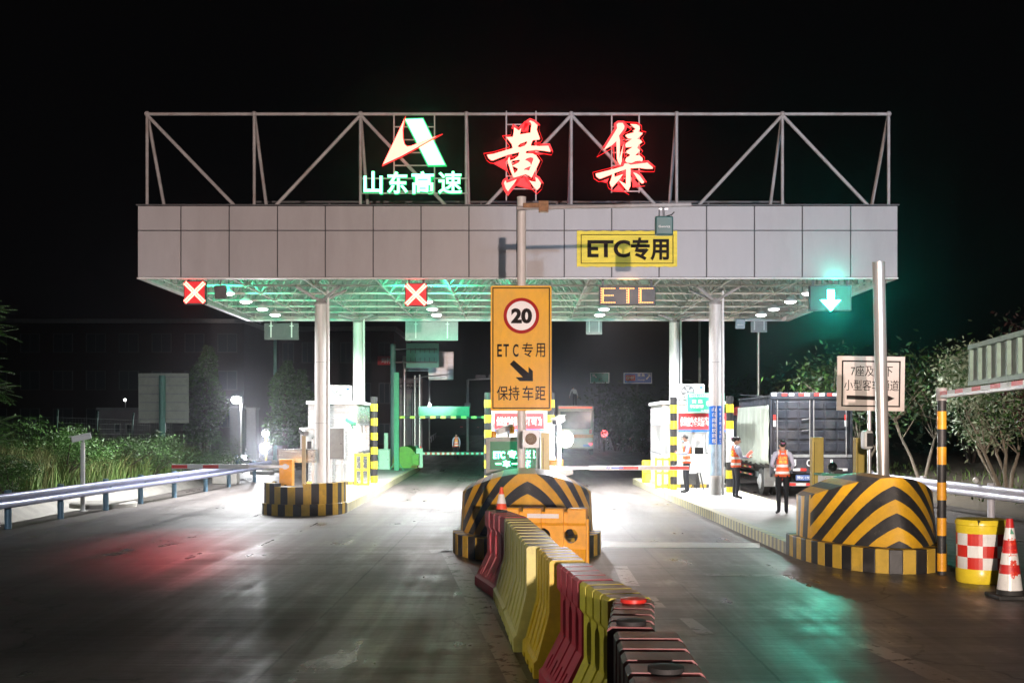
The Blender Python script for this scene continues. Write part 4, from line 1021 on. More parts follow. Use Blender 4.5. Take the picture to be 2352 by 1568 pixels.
# booth with plate
bt = booth('white toll booth with a green plate beside the striped post', 4.5, 6.45, 35.4, 38.4, 2.80)
red_banner((1558, 949), (1668, 986), 35.35, 'red slogan banner on the booth under the green plate')
air_con(at(1588, 918, 35.7), .82, .5, 'air conditioner above the green plate on the white booth', False)
t = thing('name_plate', 'green toll station plate with white characters above the red banner', 'sign', tuple(at(1620, 947, 35.2)))
a, c = at(1576, 902, 35.2), at(1664, 948, 35.2)
M['plategreen'] = mat('plate_green', (.02, .30, .19), .4, var=.06)
b = MB(); b.rrect(a.x, c.x, c.z, a.z, 35.2, 35.23, .04); b.build('board', M['plategreen'], t)
b = MB(); b.ring(a.x + .02, c.x - .02, c.z + .02, a.z - .02, 35.195, 35.199, .015)
b.build('border', M['text_white'], t)
b = MB()
ptext(b, '经山东省人民政府批准', 1583, 1630, 906, 912, 35.2, .01); b.build('lettering', M['text_white'], t); b = MB(); ptext(b, '黄 集', 1589, 1614, 917, 926, 35.2, .02); b.build('lettering', M['text_white'], t); b = MB(); ptext(b, '车辆通行费', 1585, 1616, 929, 937, 35.2, .02); b.build('lettering', M['text_white'], t); b = MB(); ptext(b, '收费站', 1622, 1655, 920, 932, 35.2, .02); b.build('lettering', M['text_white'], t); b = MB(); ptext(b, '山东省交通厅', 1610, 1648, 940, 944, 35.2, .01)
b.build('lettering', M['text_white'], t)
b = MB(); b.bar((a.x + .3, 35.235, c.z + .05), (a.x + .3, 35.6, 2.88), .03, .03); b.bar((c.x - .3, 35.235, c.z + .05), (c.x - .3, 35.6, 2.88), .03, .03); b.build('bracket', M['steel'], t)
t = thing('cable_coil', 'coil of white cable hanging beside the green plate', 'cable', tuple(at(1564, 930, 35.2)))
b = MB(); q = at(1563, 923, 35.25); b.tube([q + Vector((.21 * math.cos(k * PI / 8), .01 * (k % 3), .24 * math.sin(k * PI / 8))) for k in range(40)], .014, 6); b.build('loop', M['cleanwhite'], t, smooth=60)

def guard_frame(p, w, h, d, label):
    t = thing('guard_railing', label, 'guard railing', tuple(p), 'yellow steel guard railings')
    b = MB(); x, y, z = p
    for k in range(3): b.bar((x - w / 2 + w * k / 2, y, z), (x - w / 2 + w * k / 2, y, z + h), .07, d)
    for k in (0.05, .5, .95): 
        for i in range(2): b.bar((x - w / 2 + w * i / 2 + .036, y, z + h * k), (x - w / 2 + w * (i + 1) / 2 - .036, y, z + h * k), d, .07)
    b.build('lattice', M['ybright'], t, bevel=.006); return t
guard_frame((-5.02, 36.4, .2), .42, 1.05, .1, 'yellow guard frame at the corner of the steel booth')
guard_frame((4.47, 35.0, .2), .42, .95, .1, 'yellow guard frame beside the striped post of the white booth')
t = thing('guard_block', 'low yellow block guarding the tail of the island', 'guard block', (at(1492, 0, 39).x, 39, .2))
b = MB(); x = at(1476, 0, 38.5).x; b.box(x, x + .5, 38.3, 38.7, .2, .58); b.box(x + .02, x + 1.5, 38.72, 38.95, .2, .95); b.build('block', M['ybright'], t, bevel=.02)

# ------------------------------------------------------------------ boom gates
def boom_gate(label, cab, x1, Y, zb, zr, fr_, stripe=.9, cabw=.32, cabh=.95, thick=.12):
    x0 = cab; t = thing('boom_gate', label, 'boom gate', (x0, Y + .2, zb), 'boom gates')
    b = MB(); b.box(x0 - cabw / 2, x0 + cabw / 2, Y + .08, Y + .42, zb, zb + cabh); b.box(x0 - cabw / 2 - .01, x0 + cabw / 2 + .01, Y + .07, Y + .43, zb + cabh + .002, zb + cabh + .04)
    cb = b.build('cabinet', M['orange'], t, bevel=.015)
    b = MB(); b.box(x0 - .03, x0 + .03, Y + .074, Y + .078, zb + cabh * .30, zb + cabh * .38); b.build('lock', M['black'], cb)
    d = 1 if x1 > x0 else -1
    b = MB(); L = abs(x1 - x0); s = L
    b.box(min(x1, x0 + d * .9), max(x1, x0 + d * .9), Y - .03, Y + .03, zr - thick / 2, zr + thick / 2)
    arm = b.build('arm', M['cleanwhite'], t, bevel=.004)
    b = MB(); b.box(min(x0 - d * .1, x0 + d * .9), max(x0 - d * .1, x0 + d * .9), Y - .025, Y + .025, zr - .035, zr + .035); b.build('arm_root', M['steel'], t)
    b = MB(); b.cyl((x0, Y + .075, zr), (x0, Y + .026, zr), .07, n=14); b.build('pivot', M['steel'], t)
    k = 0; xx = x1
    while abs(xx - x0) > 1.3:
        xe = xx - d * stripe * fr_
        b = MB(); b.box(min(xx, xe), max(xx, xe), Y - .034, Y - .0305, zr - thick * .36, zr + thick * .36); b.build('red_band', M['redband'], t)
        xx -= d * stripe
    return t
M['redband'] = mat('red_reflective_band', (.80, .05, .04), .4, var=.06)
boom_gate('orange boom gate with a lowered red and white arm over the closed lane', at(656, 0, 28.4).x, at(398, 0, 28.4).x, 28.3, .3, at(0, 1071, 28.3).z, .5, .78)
boom_gate('boom gate whose lowered red and white arm crosses the ETC lane', at(1278, 0, 31.4).x, at(1582, 0, 31.4).x, 31.4, .2, at(0, 1074, 31.4).z, .375, 1.405, .4, .95)
b = MB(); ptext(b, 'ZJ', 1392, 1400, 1070, 1077, 31.37, .02); p0 = at(1404, 1072, 31.37); p1 = at(1432, 1076, 31.37); b.box(p0.x, p1.x, 31.364, 31.368, p1.z, p0.z)
tg = [o for o in COL.objects if o.name.startswith('boom_gate')][-1]
b.build('maker_mark', M['blue'], tg)
t = thing('barrier_motor_hood', 'green topped white hood beside the middle crash bump', 'hood', tuple(at(1282, 1100, 23.5)))
a = at(1262, 1068, 23.5); c = at(1316, 1102, 23.5)
b = MB(); b.prism([(a.x, c.z - .3), (c.x - .2, c.z - .3), (c.x - .2, c.z + .08), (c.x, c.z + .12), (c.x, c.z + .2), (a.x, a.z)], 23.4, 23.7); b.build('hood', M['cleanwhite'], t, bevel=.02)

# cabinets round the steel booth
def cabinet(label, px0, px1, py0, py1, Y, d, m, zfloor=None, legs=False, group='equipment boxes'):
    a, c = at(px0, py0, Y), at(px1, py1, Y)
    t = thing('equipment_box', label, 'cabinet', ((a.x + c.x) / 2, Y, c.z), group)
    b = MB(); b.box(a.x, c.x, Y, Y + d, c.z, a.z); bd = b.build('body', M[m], t, bevel=.012)
    b = MB(); b.ring(a.x + .03, c.x - .03, c.z + .03, a.z - .03, Y - .004, Y - .0005, .006); b.build('door_seam', M['darkgrey'], t)
    b = MB(); b.cyl((c.x - .08, Y - .001, (a.z + c.z) / 2), (c.x - .08, Y - .02, (a.z + c.z) / 2), .018, n=10); b.build('lock', M['black'], t)
    if legs:
        for x in (a.x + .08, c.x - .08): b = MB(); b.bar((x, Y + d / 2, c.z), (x, Y + d / 2, .2), .06, .06); b.build('leg', M['steel'], t)
    return t
cabinet('wide steel control box behind the orange boom cabinet', 637, 724, 1031, 1062, 29.4, .3, 'boothsteel', legs=True)
cabinet('plain white box above the steel control box', 690, 724, 982, 1030, 32.4, .35, 'cleanwhite', legs=True)
cabinet('flat grey box hanging beside the round column', 752, 790, 983, 1054, 31.9, .25, 'grey', legs=True)
t = thing('curved_lamp_post', 'beige square post with a small camera and bell on top', 'post', (at(698, 0, 28.2).x, 28.2, .3))
x = at(698, 0, 28.2).x; b = MB(); b.bar((x, 28.2, .3), (x, 28.2, at(0, 1000, 28.2).z), .09, .09); b.build('post', mat('beige_paint', (.50, .40, .24), .5), t, bevel=.01)
q = at(698, 992, 28.1); Q = Matrix.Translation(q) @ Matrix.Rotation(.5, 4, 'Z') @ Matrix.Rotation(.2, 4, 'X')
b = MB(); b.box(-.06, .06, -.2, .25, -.06, .06, M=Q); b.build('camera', M['steel'], t, bevel=.02)
b = MB(); b.box(x + .1, x + .19, 28.1, 28.2, at(0, 1030, 28.2).z, at(0, 1013, 28.2).z); b.build('bell', M['darkgrey'], t)
# ------------------------------------------------------------------ water filled barriers
def apply_cut(o, cutters):
    tmp = []
    for cm in cutters:
        co = bpy.data.objects.new('cut', cm); COL.objects.link(co); co.location = o.location; co.rotation_euler = o.rotation_euler; tmp.append(co)
        md = o.modifiers.new('c', 'BOOLEAN'); md.object = co; md.operation = 'DIFFERENCE'; md.solver = 'EXACT'
    me = bpy.data.meshes.new_from_object(o.evaluated_get(bpy.context.evaluated_depsgraph_get()))
    o.modifiers.clear(); o.data = me
    for c in tmp: bpy.data.objects.remove(c)
def capsule_prism(r, hl, depth, n=8):
    """capsule outline along local z, extruded along x from 0 to depth"""
    pts = [(r * math.cos(k * PI / n), hl + r * math.sin(k * PI / n)) for k in range(n + 1)] + [(-r * math.cos(k * PI / n), -hl - r * math.sin(k * PI / n)) for k in range(n + 1)]
    m = len(pts); vs = [(0, y, z) for y, z in pts] + [(depth, y, z) for y, z in pts]
    return vs, [tuple(range(m)), tuple(range(2 * m - 1, m - 1, -1))] + [(k, m + k, m + (k + 1) % m, (k + 1) % m) for k in range(m)]
def barrier_mesh(kind, L, wt=.155, wb=.29, h=1.0):
    """barrier lying along local Y, base centre at the origin"""
    def prof(top, ins):
        hw = wt - ins
        return [(-wb, 0), (-wb, .13), (-wb + .03, .16), (-hw - .012, .50), (-hw, .56), (-hw, top - .02), (-hw + .02, top), (hw - .02, top), (hw, top - .02), (hw, .56), (hw + .012, .50), (wb - .03, .16), (wb, .13), (wb, 0)]
    def lip(top, ins):
        hw = wt - ins
        return [(-wb, 0), (-wb, .12), (-wb + .03, .15), (-hw + .03, .44), (-hw + .03, .76), (-hw, .80), (-hw, top - .02), (-hw + .02, top), (hw - .02, top), (hw, top - .02), (hw, .80), (hw - .03, .76), (hw - .03, .44), (wb - .03, .15), (wb, .12), (wb, 0)]
    P = prof if kind == 'A' else lip
    nt_ = 5 if kind == 'A' else 4
    st = []; y = -L / 2; gap = .42 if kind == 'A' else .24; tooth = L / (nt_ + (nt_ - 1) * gap)
    for k in range(nt_):
        st += [(y, 0), (y + tooth, 0)]; y += tooth
        if k < nt_ - 1: st += [(y + .004, 1), (y + tooth * gap - .004, 1)]; y += tooth * gap
    b = MB(); vs = []; n = len(P(h, 0))
    for y, nch in st:
        vs += [(x, y, z) for x, z in P(h - (.11 if kind == 'A' else .05) * nch, .05 * nch)]
    fs = [(i * n + k, i * n + (k + 1) % n, (i + 1) * n + (k + 1) % n, (i + 1) * n + k) for i in range(len(st) - 1) for k in range(n)]
    fs = [f[::-1] for f in fs]
    fs += [tuple(range(n)), tuple(range(len(st) * n - 1, (len(st) - 1) * n - 1, -1))]
    b.add(vs, fs)
    me = bpy.data.meshes.new('body'); me.from_pydata(b.v, [], b.f); me.update()
    bmm = bmesh.new(); bmm.from_mesh(me); bmesh.ops.recalc_face_normals(bmm, faces=bmm.faces); bmm.to_mesh(me); bmm.free()
    # recesses and holes
    cut = MB()
    if kind == 'A':
        for s in (-1, 1):
            for k in range(4):
                y = -L * .36 + L * .72 * k / 3
                vs, fs = capsule_prism(.032, .13, .10)
                Q = Matrix.Translation((s * (wb - .075), y, .325)) @ Matrix.Rotation(s * -.36, 4, 'Y') @ Matrix.Translation((-.02 if s > 0 else -.08, 0, 0))
                cut.add([Q @ Vector(v) for v in vs], fs)
            for k in range(4):
                y = -L * .36 + L * .72 * k / 3
                vs, fs = capsule_prism(.022, .10, .06); cut.add([Vector((s * (wt + .01) - (.03), y + v[1], .74 + v[2])) + Vector((v[0] * 1., 0, 0)) for v in [Vector(q) for q in vs]], fs)
        for y in (-L * .33, 0, L * .33): cut.box(-wb - .1, wb + .1, y - .07, y + .07, -.05, .055)
    elif kind == 'B':
        for y in (-L * .30, 0, L * .30):
            vs, fs = capsule_prism(.07, .08, 1.); cut.add([(v[0] - .5, y + v[1], .58 + v[2]) for v in vs], fs)
        for s in (-1, 1):
            for k in range(4):
                y = -L * .36 + L * .72 * k / 3; vs, fs = capsule_prism(.022, .07, .07)
                Q = Matrix.Translation((s * (wb - .10), y, .23)) @ Matrix.Rotation(s * -.60, 4, 'Y') @ Matrix.Translation((-.03, 0, 0)); cut.add([Q @ Vector(v) for v in vs], fs)
    else:
        for y in (-L * .32, 0, L * .32):
            vs, fs = capsule_prism(.098, .001, 1., 14); cut.add([(v[0] - .5, y + v[1], .62 + v[2]) for v in vs], fs)
        for y in (-L * .3, 0, L * .3):
            for s in (-1, 1):
                vs, fs = capsule_prism(.03, .06, .06); Q = Matrix.Translation((s * (wb - .10), y, .24)) @ Matrix.Rotation(s * -.6, 4, 'Y') @ Matrix.Translation((-.03, 0, 0)); cut.add([Q @ Vector(v) for v in vs], fs)
    cm = bpy.data.meshes.new('cut'); cm.from_pydata(cut.v, [], cut.f); cm.update()
    bmm = bmesh.new(); bmm.from_mesh(cm); bmesh.ops.recalc_face_normals(bmm, faces=bmm.faces); bmm.to_mesh(cm); bmm.free()
    o = bpy.data.objects.new('body', me); COL.objects.link(o)
    apply_cut(o, [cm]); res = o.data; bpy.data.objects.remove(o)
    return res
def plastic(name, col, dirt=.7):
    m = mat(name, col, .46, var=.2, scale=4, dirt=dirt, dirtcol=(.10, .085, .06), bump=.08, rvar=.1)
    t = m.node_tree; N = t.nodes; b = N['Principled BSDF']; src = b.inputs['Base Color'].links[0].from_socket       # road dust settled on the flat tops
    g = N.new('ShaderNodeNewGeometry'); sp = N.new('ShaderNodeSeparateXYZ'); t.links.new(g.outputs['True Normal'], sp.inputs[0])
    n = N.new('ShaderNodeTexNoise'); n.inputs['Scale'].default_value = 9; n.inputs['Detail'].default_value = 7; tc = N.new('ShaderNodeTexCoord'); t.links.new(tc.outputs['Object'], n.inputs['Vector'])
    mr = N.new('ShaderNodeMapRange'); mr.inputs[1].default_value = .8; mr.inputs[2].default_value = .97; t.links.new(sp.outputs[2], mr.inputs[0])
    mm = N.new('ShaderNodeMath'); mm.operation = 'MULTIPLY'; t.links.new(mr.outputs[0], mm.inputs[0]); q = N.new('ShaderNodeMapRange'); q.inputs[1].default_value = .3; q.inputs[2].default_value = .6; q.inputs[3].default_value = .35; q.inputs[4].default_value = .95; t.links.new(n.outputs[0], q.inputs[0]); t.links.new(q.outputs[0], mm.inputs[1])
    x = N.new('ShaderNodeMix'); x.data_type = 'RGBA'; t.links.new(mm.outputs[0], x.inputs[0]); t.links.new(src, x.inputs[6]); x.inputs[7].default_value = (.10, .088, .078, 1); t.links.new(x.outputs[2], b.inputs['Base Color'])
    return m
M['p_cream'] = plastic('sun_bleached_yellow_plastic', (.58, .54, .15)); M['p_yellow'] = plastic('yellow_plastic', (.66, .46, .02)); M['p_red'] = plastic('faded_red_plastic', (.42, .03, .05))
M['p_lemon'] = plastic('lemon_plastic', (.58, .52, .04)); M['p_dark'] = plastic('dull_red_plastic', (.15, .012, .012)); M['p_orange'] = plastic('clean_orange_plastic', (.85, .40, .02), .3)
BM = {}
def barrier(label, p0, p1, kind, m, cap=False, sticker=False, wt=.155):
    p0, p1 = Vector(p0), Vector(p1); d = p1 - p0; L = d.length
    key = (kind, round(L, 2), wt)
    t = thing('water_barrier', label, 'barrier', tuple((p0 + p1) / 2), 'water filled plastic barriers in a crooked chain')
    me = barrier_mesh(kind, L, wt); me.materials.clear(); me.materials.append(M[m]); me.name = 'body'
    o = bpy.data.objects.new('body', me); COL.objects.link(o); o.parent = t
    me.polygons.foreach_set('use_smooth', [False] * len(me.polygons))
    bv = o.modifiers.new('edge', 'BEVEL'); bv.width = .008; bv.segments = 2; bv.limit_method = 'ANGLE'; bv.angle_limit = R(50)
    tw = wl(t)
    if cap:
        for y, r in cap:
            b = MB(); b.lathe(tw + Vector((0, y, 1.0)), [(.075, -.01), (.085, .0), (.085, .022), (.05, .026), (.03, .03)], 20); b.build('filler_cap', M['red' if r else 'rubber'], t, smooth=40)
    if sticker:
        b = MB(); b.box(tw.x - wt - .005, tw.x - wt - .001, tw.y - .22, tw.y + .22, .865, .925); b.build('reflective_sticker', M['reflect'], t)
    b = MB()
    for y, s in ((L / 2 - .0, 1), (-L / 2 + .0, -1)):
        b.cyl(tw + Vector((0, y, .20)), tw + Vector((0, y, .85)), .035, n=10)
    b.build('coupling_rod', M[m], t, smooth=40)
    t.rotation_euler = (0, 0, math.atan2(-d.x, d.y))
    return t
# p0 is the end closer to the camera
barrier('faded red barrier closest to the crash bump, a small cone on it', (-.03, 14.15, 0), (-.30, 15.3, 0), 'B', 'p_red', wt=.15)
barrier('orange barrier with round holes and a white sticker, standing crosswise', (.95, 15.65, 0), (-.22, 15.85, 0), 'C', 'p_orange', sticker=True, wt=.13)
barrier('sun bleached cream barrier just behind the faded red one', (.12, 12.4, 0), (-.02, 14.0, 0), 'A', 'p_cream')
barrier('cream barrier with an olive end, second bleached one in the chain', (.245, 10.72, 0), (.13, 12.3, 0), 'A', 'p_cream', wt=.165)
barrier('dirty yellow barrier with slotted flare, between cream and red ones', (.42, 9.6, 0), (.33, 10.64, 0), 'A', 'p_yellow')
barrier('wine red barrier between the dirty yellow and the lemon ones', (.58, 8.4, 0), (.46, 9.4, 0), 'B', 'p_red', wt=.14)
barrier('lemon yellow barrier with oval holes before the dark red pair', (.74, 7.5, 0), (.60, 8.32, 0), 'B', 'p_lemon', wt=.15)
barrier('dark red barrier with a bright red filler cap', (.64, 6.42, 0), (.76, 7.45, 0), 'A', 'p_dark', cap=[(.40, 1), (-.42, 0)], wt=.135)
barrier('dark red barrier at the very bottom of the photo', (.68, 4.95, 0), (.71, 6.28, 0), 'A', 'p_dark', cap=[(-.35, 0)], wt=.18)

# ------------------------------------------------------------------ cones, barrel
M['cone_orange'] = mat('cone_orange', (.85, .09, .03), .45, dirt=.3); M['cone_red'] = mat('cone_red', (.55, .02, .02), .45, dirt=.6)
def cone(label, p, h, r0, bands, base=.43, m='cone_orange', text=None, z=0.):
    t = thing('traffic_cone', label, 'traffic cone', (p[0], p[1], z), 'traffic cones')
    x, y = p[0], p[1]; r1 = r0 * .24
    b = MB(); b.box(x - base / 2, x + base / 2, y - base / 2, y + base / 2, z, z + .04 * h + .01); b.build('base', M['rubber'], t, bevel=.012)
    rad = lambda q: r0 + (r1 - r0) * q
    pr = []
    for q0, q1, mi in bands: pr += [(rad(q0), z + .04 + q0 * (h - .04), mi), (rad(q1), z + .04 + q1 * (h - .04), mi)]
    b = MB(); b.lathe((x, y, 0), pr, 24); c = b.build('shell', [M[m], M['reflect'], M['rubber']], t, smooth=40)
    if text:
        b = MB()
        for i, ch in enumerate(text):
            q = .70 - i * .142; zc = z + .04 + q * (h - .04); s = h * .05
            b.text(ch, x - s, x + s, zc - s, zc + s, 0, 0, .03, .003, warp=lambda p_: Vector((p_.x, y - math.sqrt(max(1e-4, (rad((p_.z - z - .04) / (h - .04)) + .004) ** 2 - (p_.x - x) ** 2)) + p_.y, p_.z)))
        b.build('lettering', mat('cone_lettering', (.72, .05, .02), .4), t)
    return t
p = gd(2319, 1372)
cone('red and white traffic cone with upright characters beside the checkered barrel', p, .985, .16, [(0, .07, 2), (.07, .28, 1), (.28, .40, 0), (.40, .55, 1), (.55, .72, 0), (.72, .88, 1), (.88, 1, 0)], .45, 'cone_red', '高速养护')
b = MB(); x, y = p.x, p.y; b.prism([(x - .03, .80), (x + .02, .80), (x - .02, .87)], y - .09, y - .084); b.build('emblem', M['greenpaint'], [o for o in COL.objects if o.name.startswith('traffic_cone')][-1])
cone('small orange cone with white collar standing on the faded red barrier', (-.22, 14.95), .33, .075, [(0, .25, 0), (.25, .68, 1), (.68, 1, 0)], .16, z=1.0)
cone('white and red striped cone on the road at the far island end', gd(966, 1067), 1.0, .17, [(0, .12, 2), (.12, .35, 1), (.35, .5, 0), (.5, .72, 1), (.72, 1, 0)], .4)
cone('tiny cone by the bridge rail far behind the green post', gd(925, 1035), .8, .15, [(0, .3, 0), (.3, .6, 1), (.6, 1, 0)], .35)
p = gd(2250, 1342); p.y += .3; p.x = (2253 - CX) / F * p.y
t = thing('crash_barrel', 'yellow crash barrel wrapped in red and white checks', 'barrel', tuple(p))
pr = [(.31, 0), (.325, .03), (.325, .17), (.318, .19), (.318, .68), (.325, .70), (.325, .78), (.335, .79), (.335, .83), (.318, .86), (.05, .87)]
b = MB(); b.lathe(p, pr, 40); b.build('shell', M['ybright'], t, smooth=30)
b = MB(); n = 40
for k in range(n):
    for j in range(3):
        z0, z1 = .195 + j * .16, .195 + (j + 1) * .16; a0, a1 = 2 * PI * k / n, 2 * PI * (k + 1) / n; r = .3205
        b.add([p + Vector((r * math.cos(a), r * math.sin(a), z)) for z in (z0, z1) for a in (a0, a1)], [(0, 1, 3, 2)], ((k // 4) + j) % 2)
b.build('checkered_film', [M['red'], M['reflect']], t, smooth=60)
b = MB(); b.box(p.x - .16, p.x - .13, p.y - .30, p.y - .26, .80, .86); b.build('tab', M['black'], t)

# ------------------------------------------------------------------ swing height gate
t = thing('height_gate', 'open swing gate with a reflective beam and a ribbed sign on top', 'height gate', (6.1, 16.3, 2.6))
A, B_ = Vector((6.1, 16.3, 2.58)), Vector((5.42, 11.0, 2.60)); d = (B_ - A).normalized()
b = MB(); b.bar(A, B_, .07, .10); b.build('beam', M['stainless'], t, bevel=.01)
nrm = Vector((-d.y, d.x, 0)); nrm = nrm if nrm.x < 0 else -nrm
L = (B_ - A).length; k = 0; s = .05
while s < L - .1:
    q0, q1 = A + d * s + nrm * .037, A + d * min(L, s + .42) + nrm * .037
    b = MB(); b.add([q0 + Vector((0, 0, -.005)), q1 + Vector((0, 0, -.005)), q1 + Vector((0, 0, .05)), q0 + Vector((0, 0, .05))], [(0, 1, 2, 3)]); b.build('reflective_strip', M['redband' if k % 2 == 0 else 'reflect'], t); s += .42; k += 1
p0 = A + d * (A.y - 14.6) / abs(d.y); sgn = MB()
M['ribbed'] = mat('weathered_sheet', (.26, .28, .27), .5, .3, var=.12, dirt=.5); M['algae'] = mat('green_tinged_frame', (.24, .34, .28), .5, .2, var=.2, dirt=.5)
Ls = 3.3; q = lambda s_, z, o: p0 + d * s_ + nrm * o + Vector((0, 0, z))
b = MB(); b.bar(q(0, .335, 0), q(Ls, .335, 0), .02, .50); b.build('sheet', M['ribbed'], t)
b = MB(); b.bar(q(0, .56, .05), q(Ls, .56, .05), .06, .06); b.bar(q(0, .09, .05), q(Ls, .09, .05), .06, .06); b.build('rail', M['algae'], t)
for k in range(9):
    s_ = .02 + k * .40; b = MB(); b.bar(q(s_, .125, .045), q(s_, .525, .045), .045, .06, up=d); b.build('rib', M['algae'], t)
b = MB(); b.cyl((6.1, 16.3, 2.5), (6.1, 16.3, 2.68), .075, n=16); b.build('hinge', M['frame'], t)

# ------------------------------------------------------------------ stainless pole and white direction sign
Y = 20.; 
t = thing('stainless_pole', 'tall bare stainless steel pole rising behind the chevron bump', 'pole', (at(2030, 0, Y).x, Y, .35))
b = MB(); b.cyl((at(2031, 0, Y).x, Y, .35), (at(2018, 0, Y).x, Y, at(0, 602, Y).z), .108, n=32); b.build('shaft', M['stainless'], t, smooth=40)
Y = 21.4; a, c = at(1923, 818, Y), at(2078, 943, Y)
t = thing('direction_sign', 'white sign with two lines of characters and a black arrow', 'road sign', tuple(at(2000, 943, Y)))
Qs = Matrix.Translation((a.x + c.x) * .5 * Vector((1, 0, 0)) + Vector((0, 0, (a.z + c.z) / 2))) @ Matrix.Rotation(.014, 4, 'Y') @ Matrix.Translation(-((a.x + c.x) * .5 * Vector((1, 0, 0)) + Vector((0, 0, (a.z + c.z) / 2))))
M['signwhite'] = mat('reflective_white', (.58, .52, .47), .6, var=.06, scale=3, dirt=.3, dirtcol=(.35, .3, .25))
b = MB(); b.box(a.x, c.x, Y, Y + .04, c.z, a.z, M=Qs); b.build('board', M['signwhite'], t)
b = MB(); px_ring(b, 1933, 2068, 828, 934, Y, .028); b.v = [Qs @ v for v in b.v]; b.build('border', M['text_dark'], t)
b = MB(); ptext(b, '7座及以下', 1954, 2050, 839, 864, Y, .0); ptext(b, '小型客车通道', 1939, 2064, 872, 897, Y, .0)
b.v = [Qs @ v for v in b.v]; b.build('lettering', M['text_dark'], t); b = MB(); b.prism([(at(u, v, Y).x, at(u, v, Y).z) for u, v in [(1945, 908), (1945, 917), (2034, 919), (2034, 924), (2055, 914), (2034, 905), (2034, 910)]], Y - .006, Y - .001)
b.v = [Qs @ v for v in b.v]; b.build('arrow', M['text_dark'], t)
b = MB(); x = at(2000, 0, Y).x; b.cyl((x, Y + .09, .2), (x, Y + .09, a.z - .1), .04, n=14); b.build('post', M['steel'], t, smooth=40)
b = MB(); b.bar((x - .2, Y + .055, a.z - .25), (x + .2, Y + .055, a.z - .25), .03, .05); b.bar((x - .2, Y + .055, c.z + .25), (x + .2, Y + .055, c.z + .25), .03, .05); b.build('clamp', M['steel'], t)
Y = 21.0; a, c = at(1985, 988, Y), at(2007, 1031, Y)
t = thing('traffic_signal', 'small rounded white signal head with a dark lens on the sign post', 'signal', tuple(at(1996, 1031, Y)))
b = MB(); b.box(a.x, c.x, Y, Y + .26, c.z, a.z); b.build('case', M['cleanwhite'], t, bevel=.05)
b = MB(); b.box(a.x + .05, c.x - .01, Y - .006, Y - .001, c.z + .05, a.z - .05); b.build('lens', M['black'], t)
# cabinet with green top and small round lamp
cabinet('white cabinet with a green top beside the truck tail', 1893, 1932, 1092, 1150, 23.5, .5, 'cleanwhite')
t = thing('green_tray', 'green topped box on the white cabinet by the chevron bump', 'box', tuple(at(1912, 1092, 23.5)))
a, c = at(1888, 1088, 23.45), at(1942, 1092, 23.45); b = MB(); b.box(a.x, c.x, 23.45, 24.1, c.z, a.z); b.build('lid', M['greenpaint'], t, bevel=.006)
a, c = at(1912, 1077, 23.6), at(1936, 1088, 23.6); b = MB(); b.box(a.x, c.x, 23.6, 23.9, c.z, a.z); b.build('case', M['darkgrey'], t, bevel=.01)
t = thing('reversing_mirror', 'small black ball lamp with white glints on the green topped box', 'lamp', tuple(at(1912, 1080, 23.4)))
b = MB(); b.sphere(at(1912, 1072, 23.4), .10, 10); b.build('ball', glass('black_glossy', (.01, .015, .015), .08), t, smooth=60)
b = MB(); b.cyl(at(1912, 1081, 23.45), at(1914, 1090, 23.5), .03, n=8); b.build('stem', M['steel'], t)

# ------------------------------------------------------------------ guardrails
def wbeam(b, pts, h, face, hh=.155, mi=0):
    """W-profile beam along a path; face +1: bulges to the left of the travel direction"""
    prof = [(0, hh), (.05, hh * .82), (.075, hh * .55), (.05, hh * .28), (.0, .0), (.05, -hh * .28), (.075, -hh * .55), (.05, -hh * .82), (0, -hh)]
    vs = []; pts = [Vector(p) for p in pts]; n = len(prof) * 2
    for i, p in enumerate(pts):
        d = (pts[min(i + 1, len(pts) - 1)] - pts[max(0, i - 1)]).normalized(); nn = Vector((-d.y, d.x, 0)) * face
        vs += [p + nn * o + Vector((0, 0, h + z)) for o, z in prof] + [p + nn * (o - .008) + Vector((0, 0, h + z)) for o, z in prof[::-1]]
    fs = [(i * n + k, i * n + (k + 1) % n, (i + 1) * n + (k + 1) % n, (i + 1) * n + k) for i in range(len(pts) - 1) for k in range(n)]
    b.add(vs, fs, mi)
def guardrail(label, path, posts, face, m, h=.60, r=.07, top=.80, group='steel guardrails', caps=()):
    p0 = Vector(path[0]); t = thing('guardrail', label, 'guardrail', tuple(p0), group)
    for i in range(len(path) - 1):
        b = MB(); wbeam(b, [path[i], path[i + 1]], h + (.003 if i % 2 else 0), face); b.build('beam', M[m], t, smooth=70)
    for x, y in posts:
        d = Vector((Vector(path[1]) - Vector(path[0]))).normalized(); nn = Vector((-d.y, d.x, 0)) * face
        c = Vector((x, y, 0)) - nn * .14
        b = MB(); b.cyl((c.x, c.y, -.3), (c.x, c.y, top), r, n=16); po = b.build('post', M[m + '_post'], t, smooth=40)
        b = MB(); b.bar(c + Vector((0, 0, h)), Vector((x, y, h)), .12, .2); b.build('block', M[m + '_post'], po)
    for x, y in caps:
        b = MB(); c = Vector((x, y, 0)); b.sphere(c + Vector((0, 0, .86)), .07, 8); b.build('reflector', M['reflect'], t, smooth=60)
    return t
M['rail_blue'] = mat('blue_grey_coated_steel', (.36, .38, .56), .32, .35, var=.1, scale=3, dirt=.35, dirtcol=(.2, .2, .24), rvar=.08); M['rail_blue_post'] = mat('teal_blue_coated_post', (.10, .19, .27), .4, .1, var=.12, dirt=.4)
M['rail_white'] = mat('pale_coated_steel', (.74, .74, .86), .3, .25, var=.06, scale=3, rvar=.06, dirt=.25, dirtcol=(.35, .35, .4)); M['rail_white_post'] = mat('pale_coated_post', (.68, .68, .76), .4, .05, var=.08)
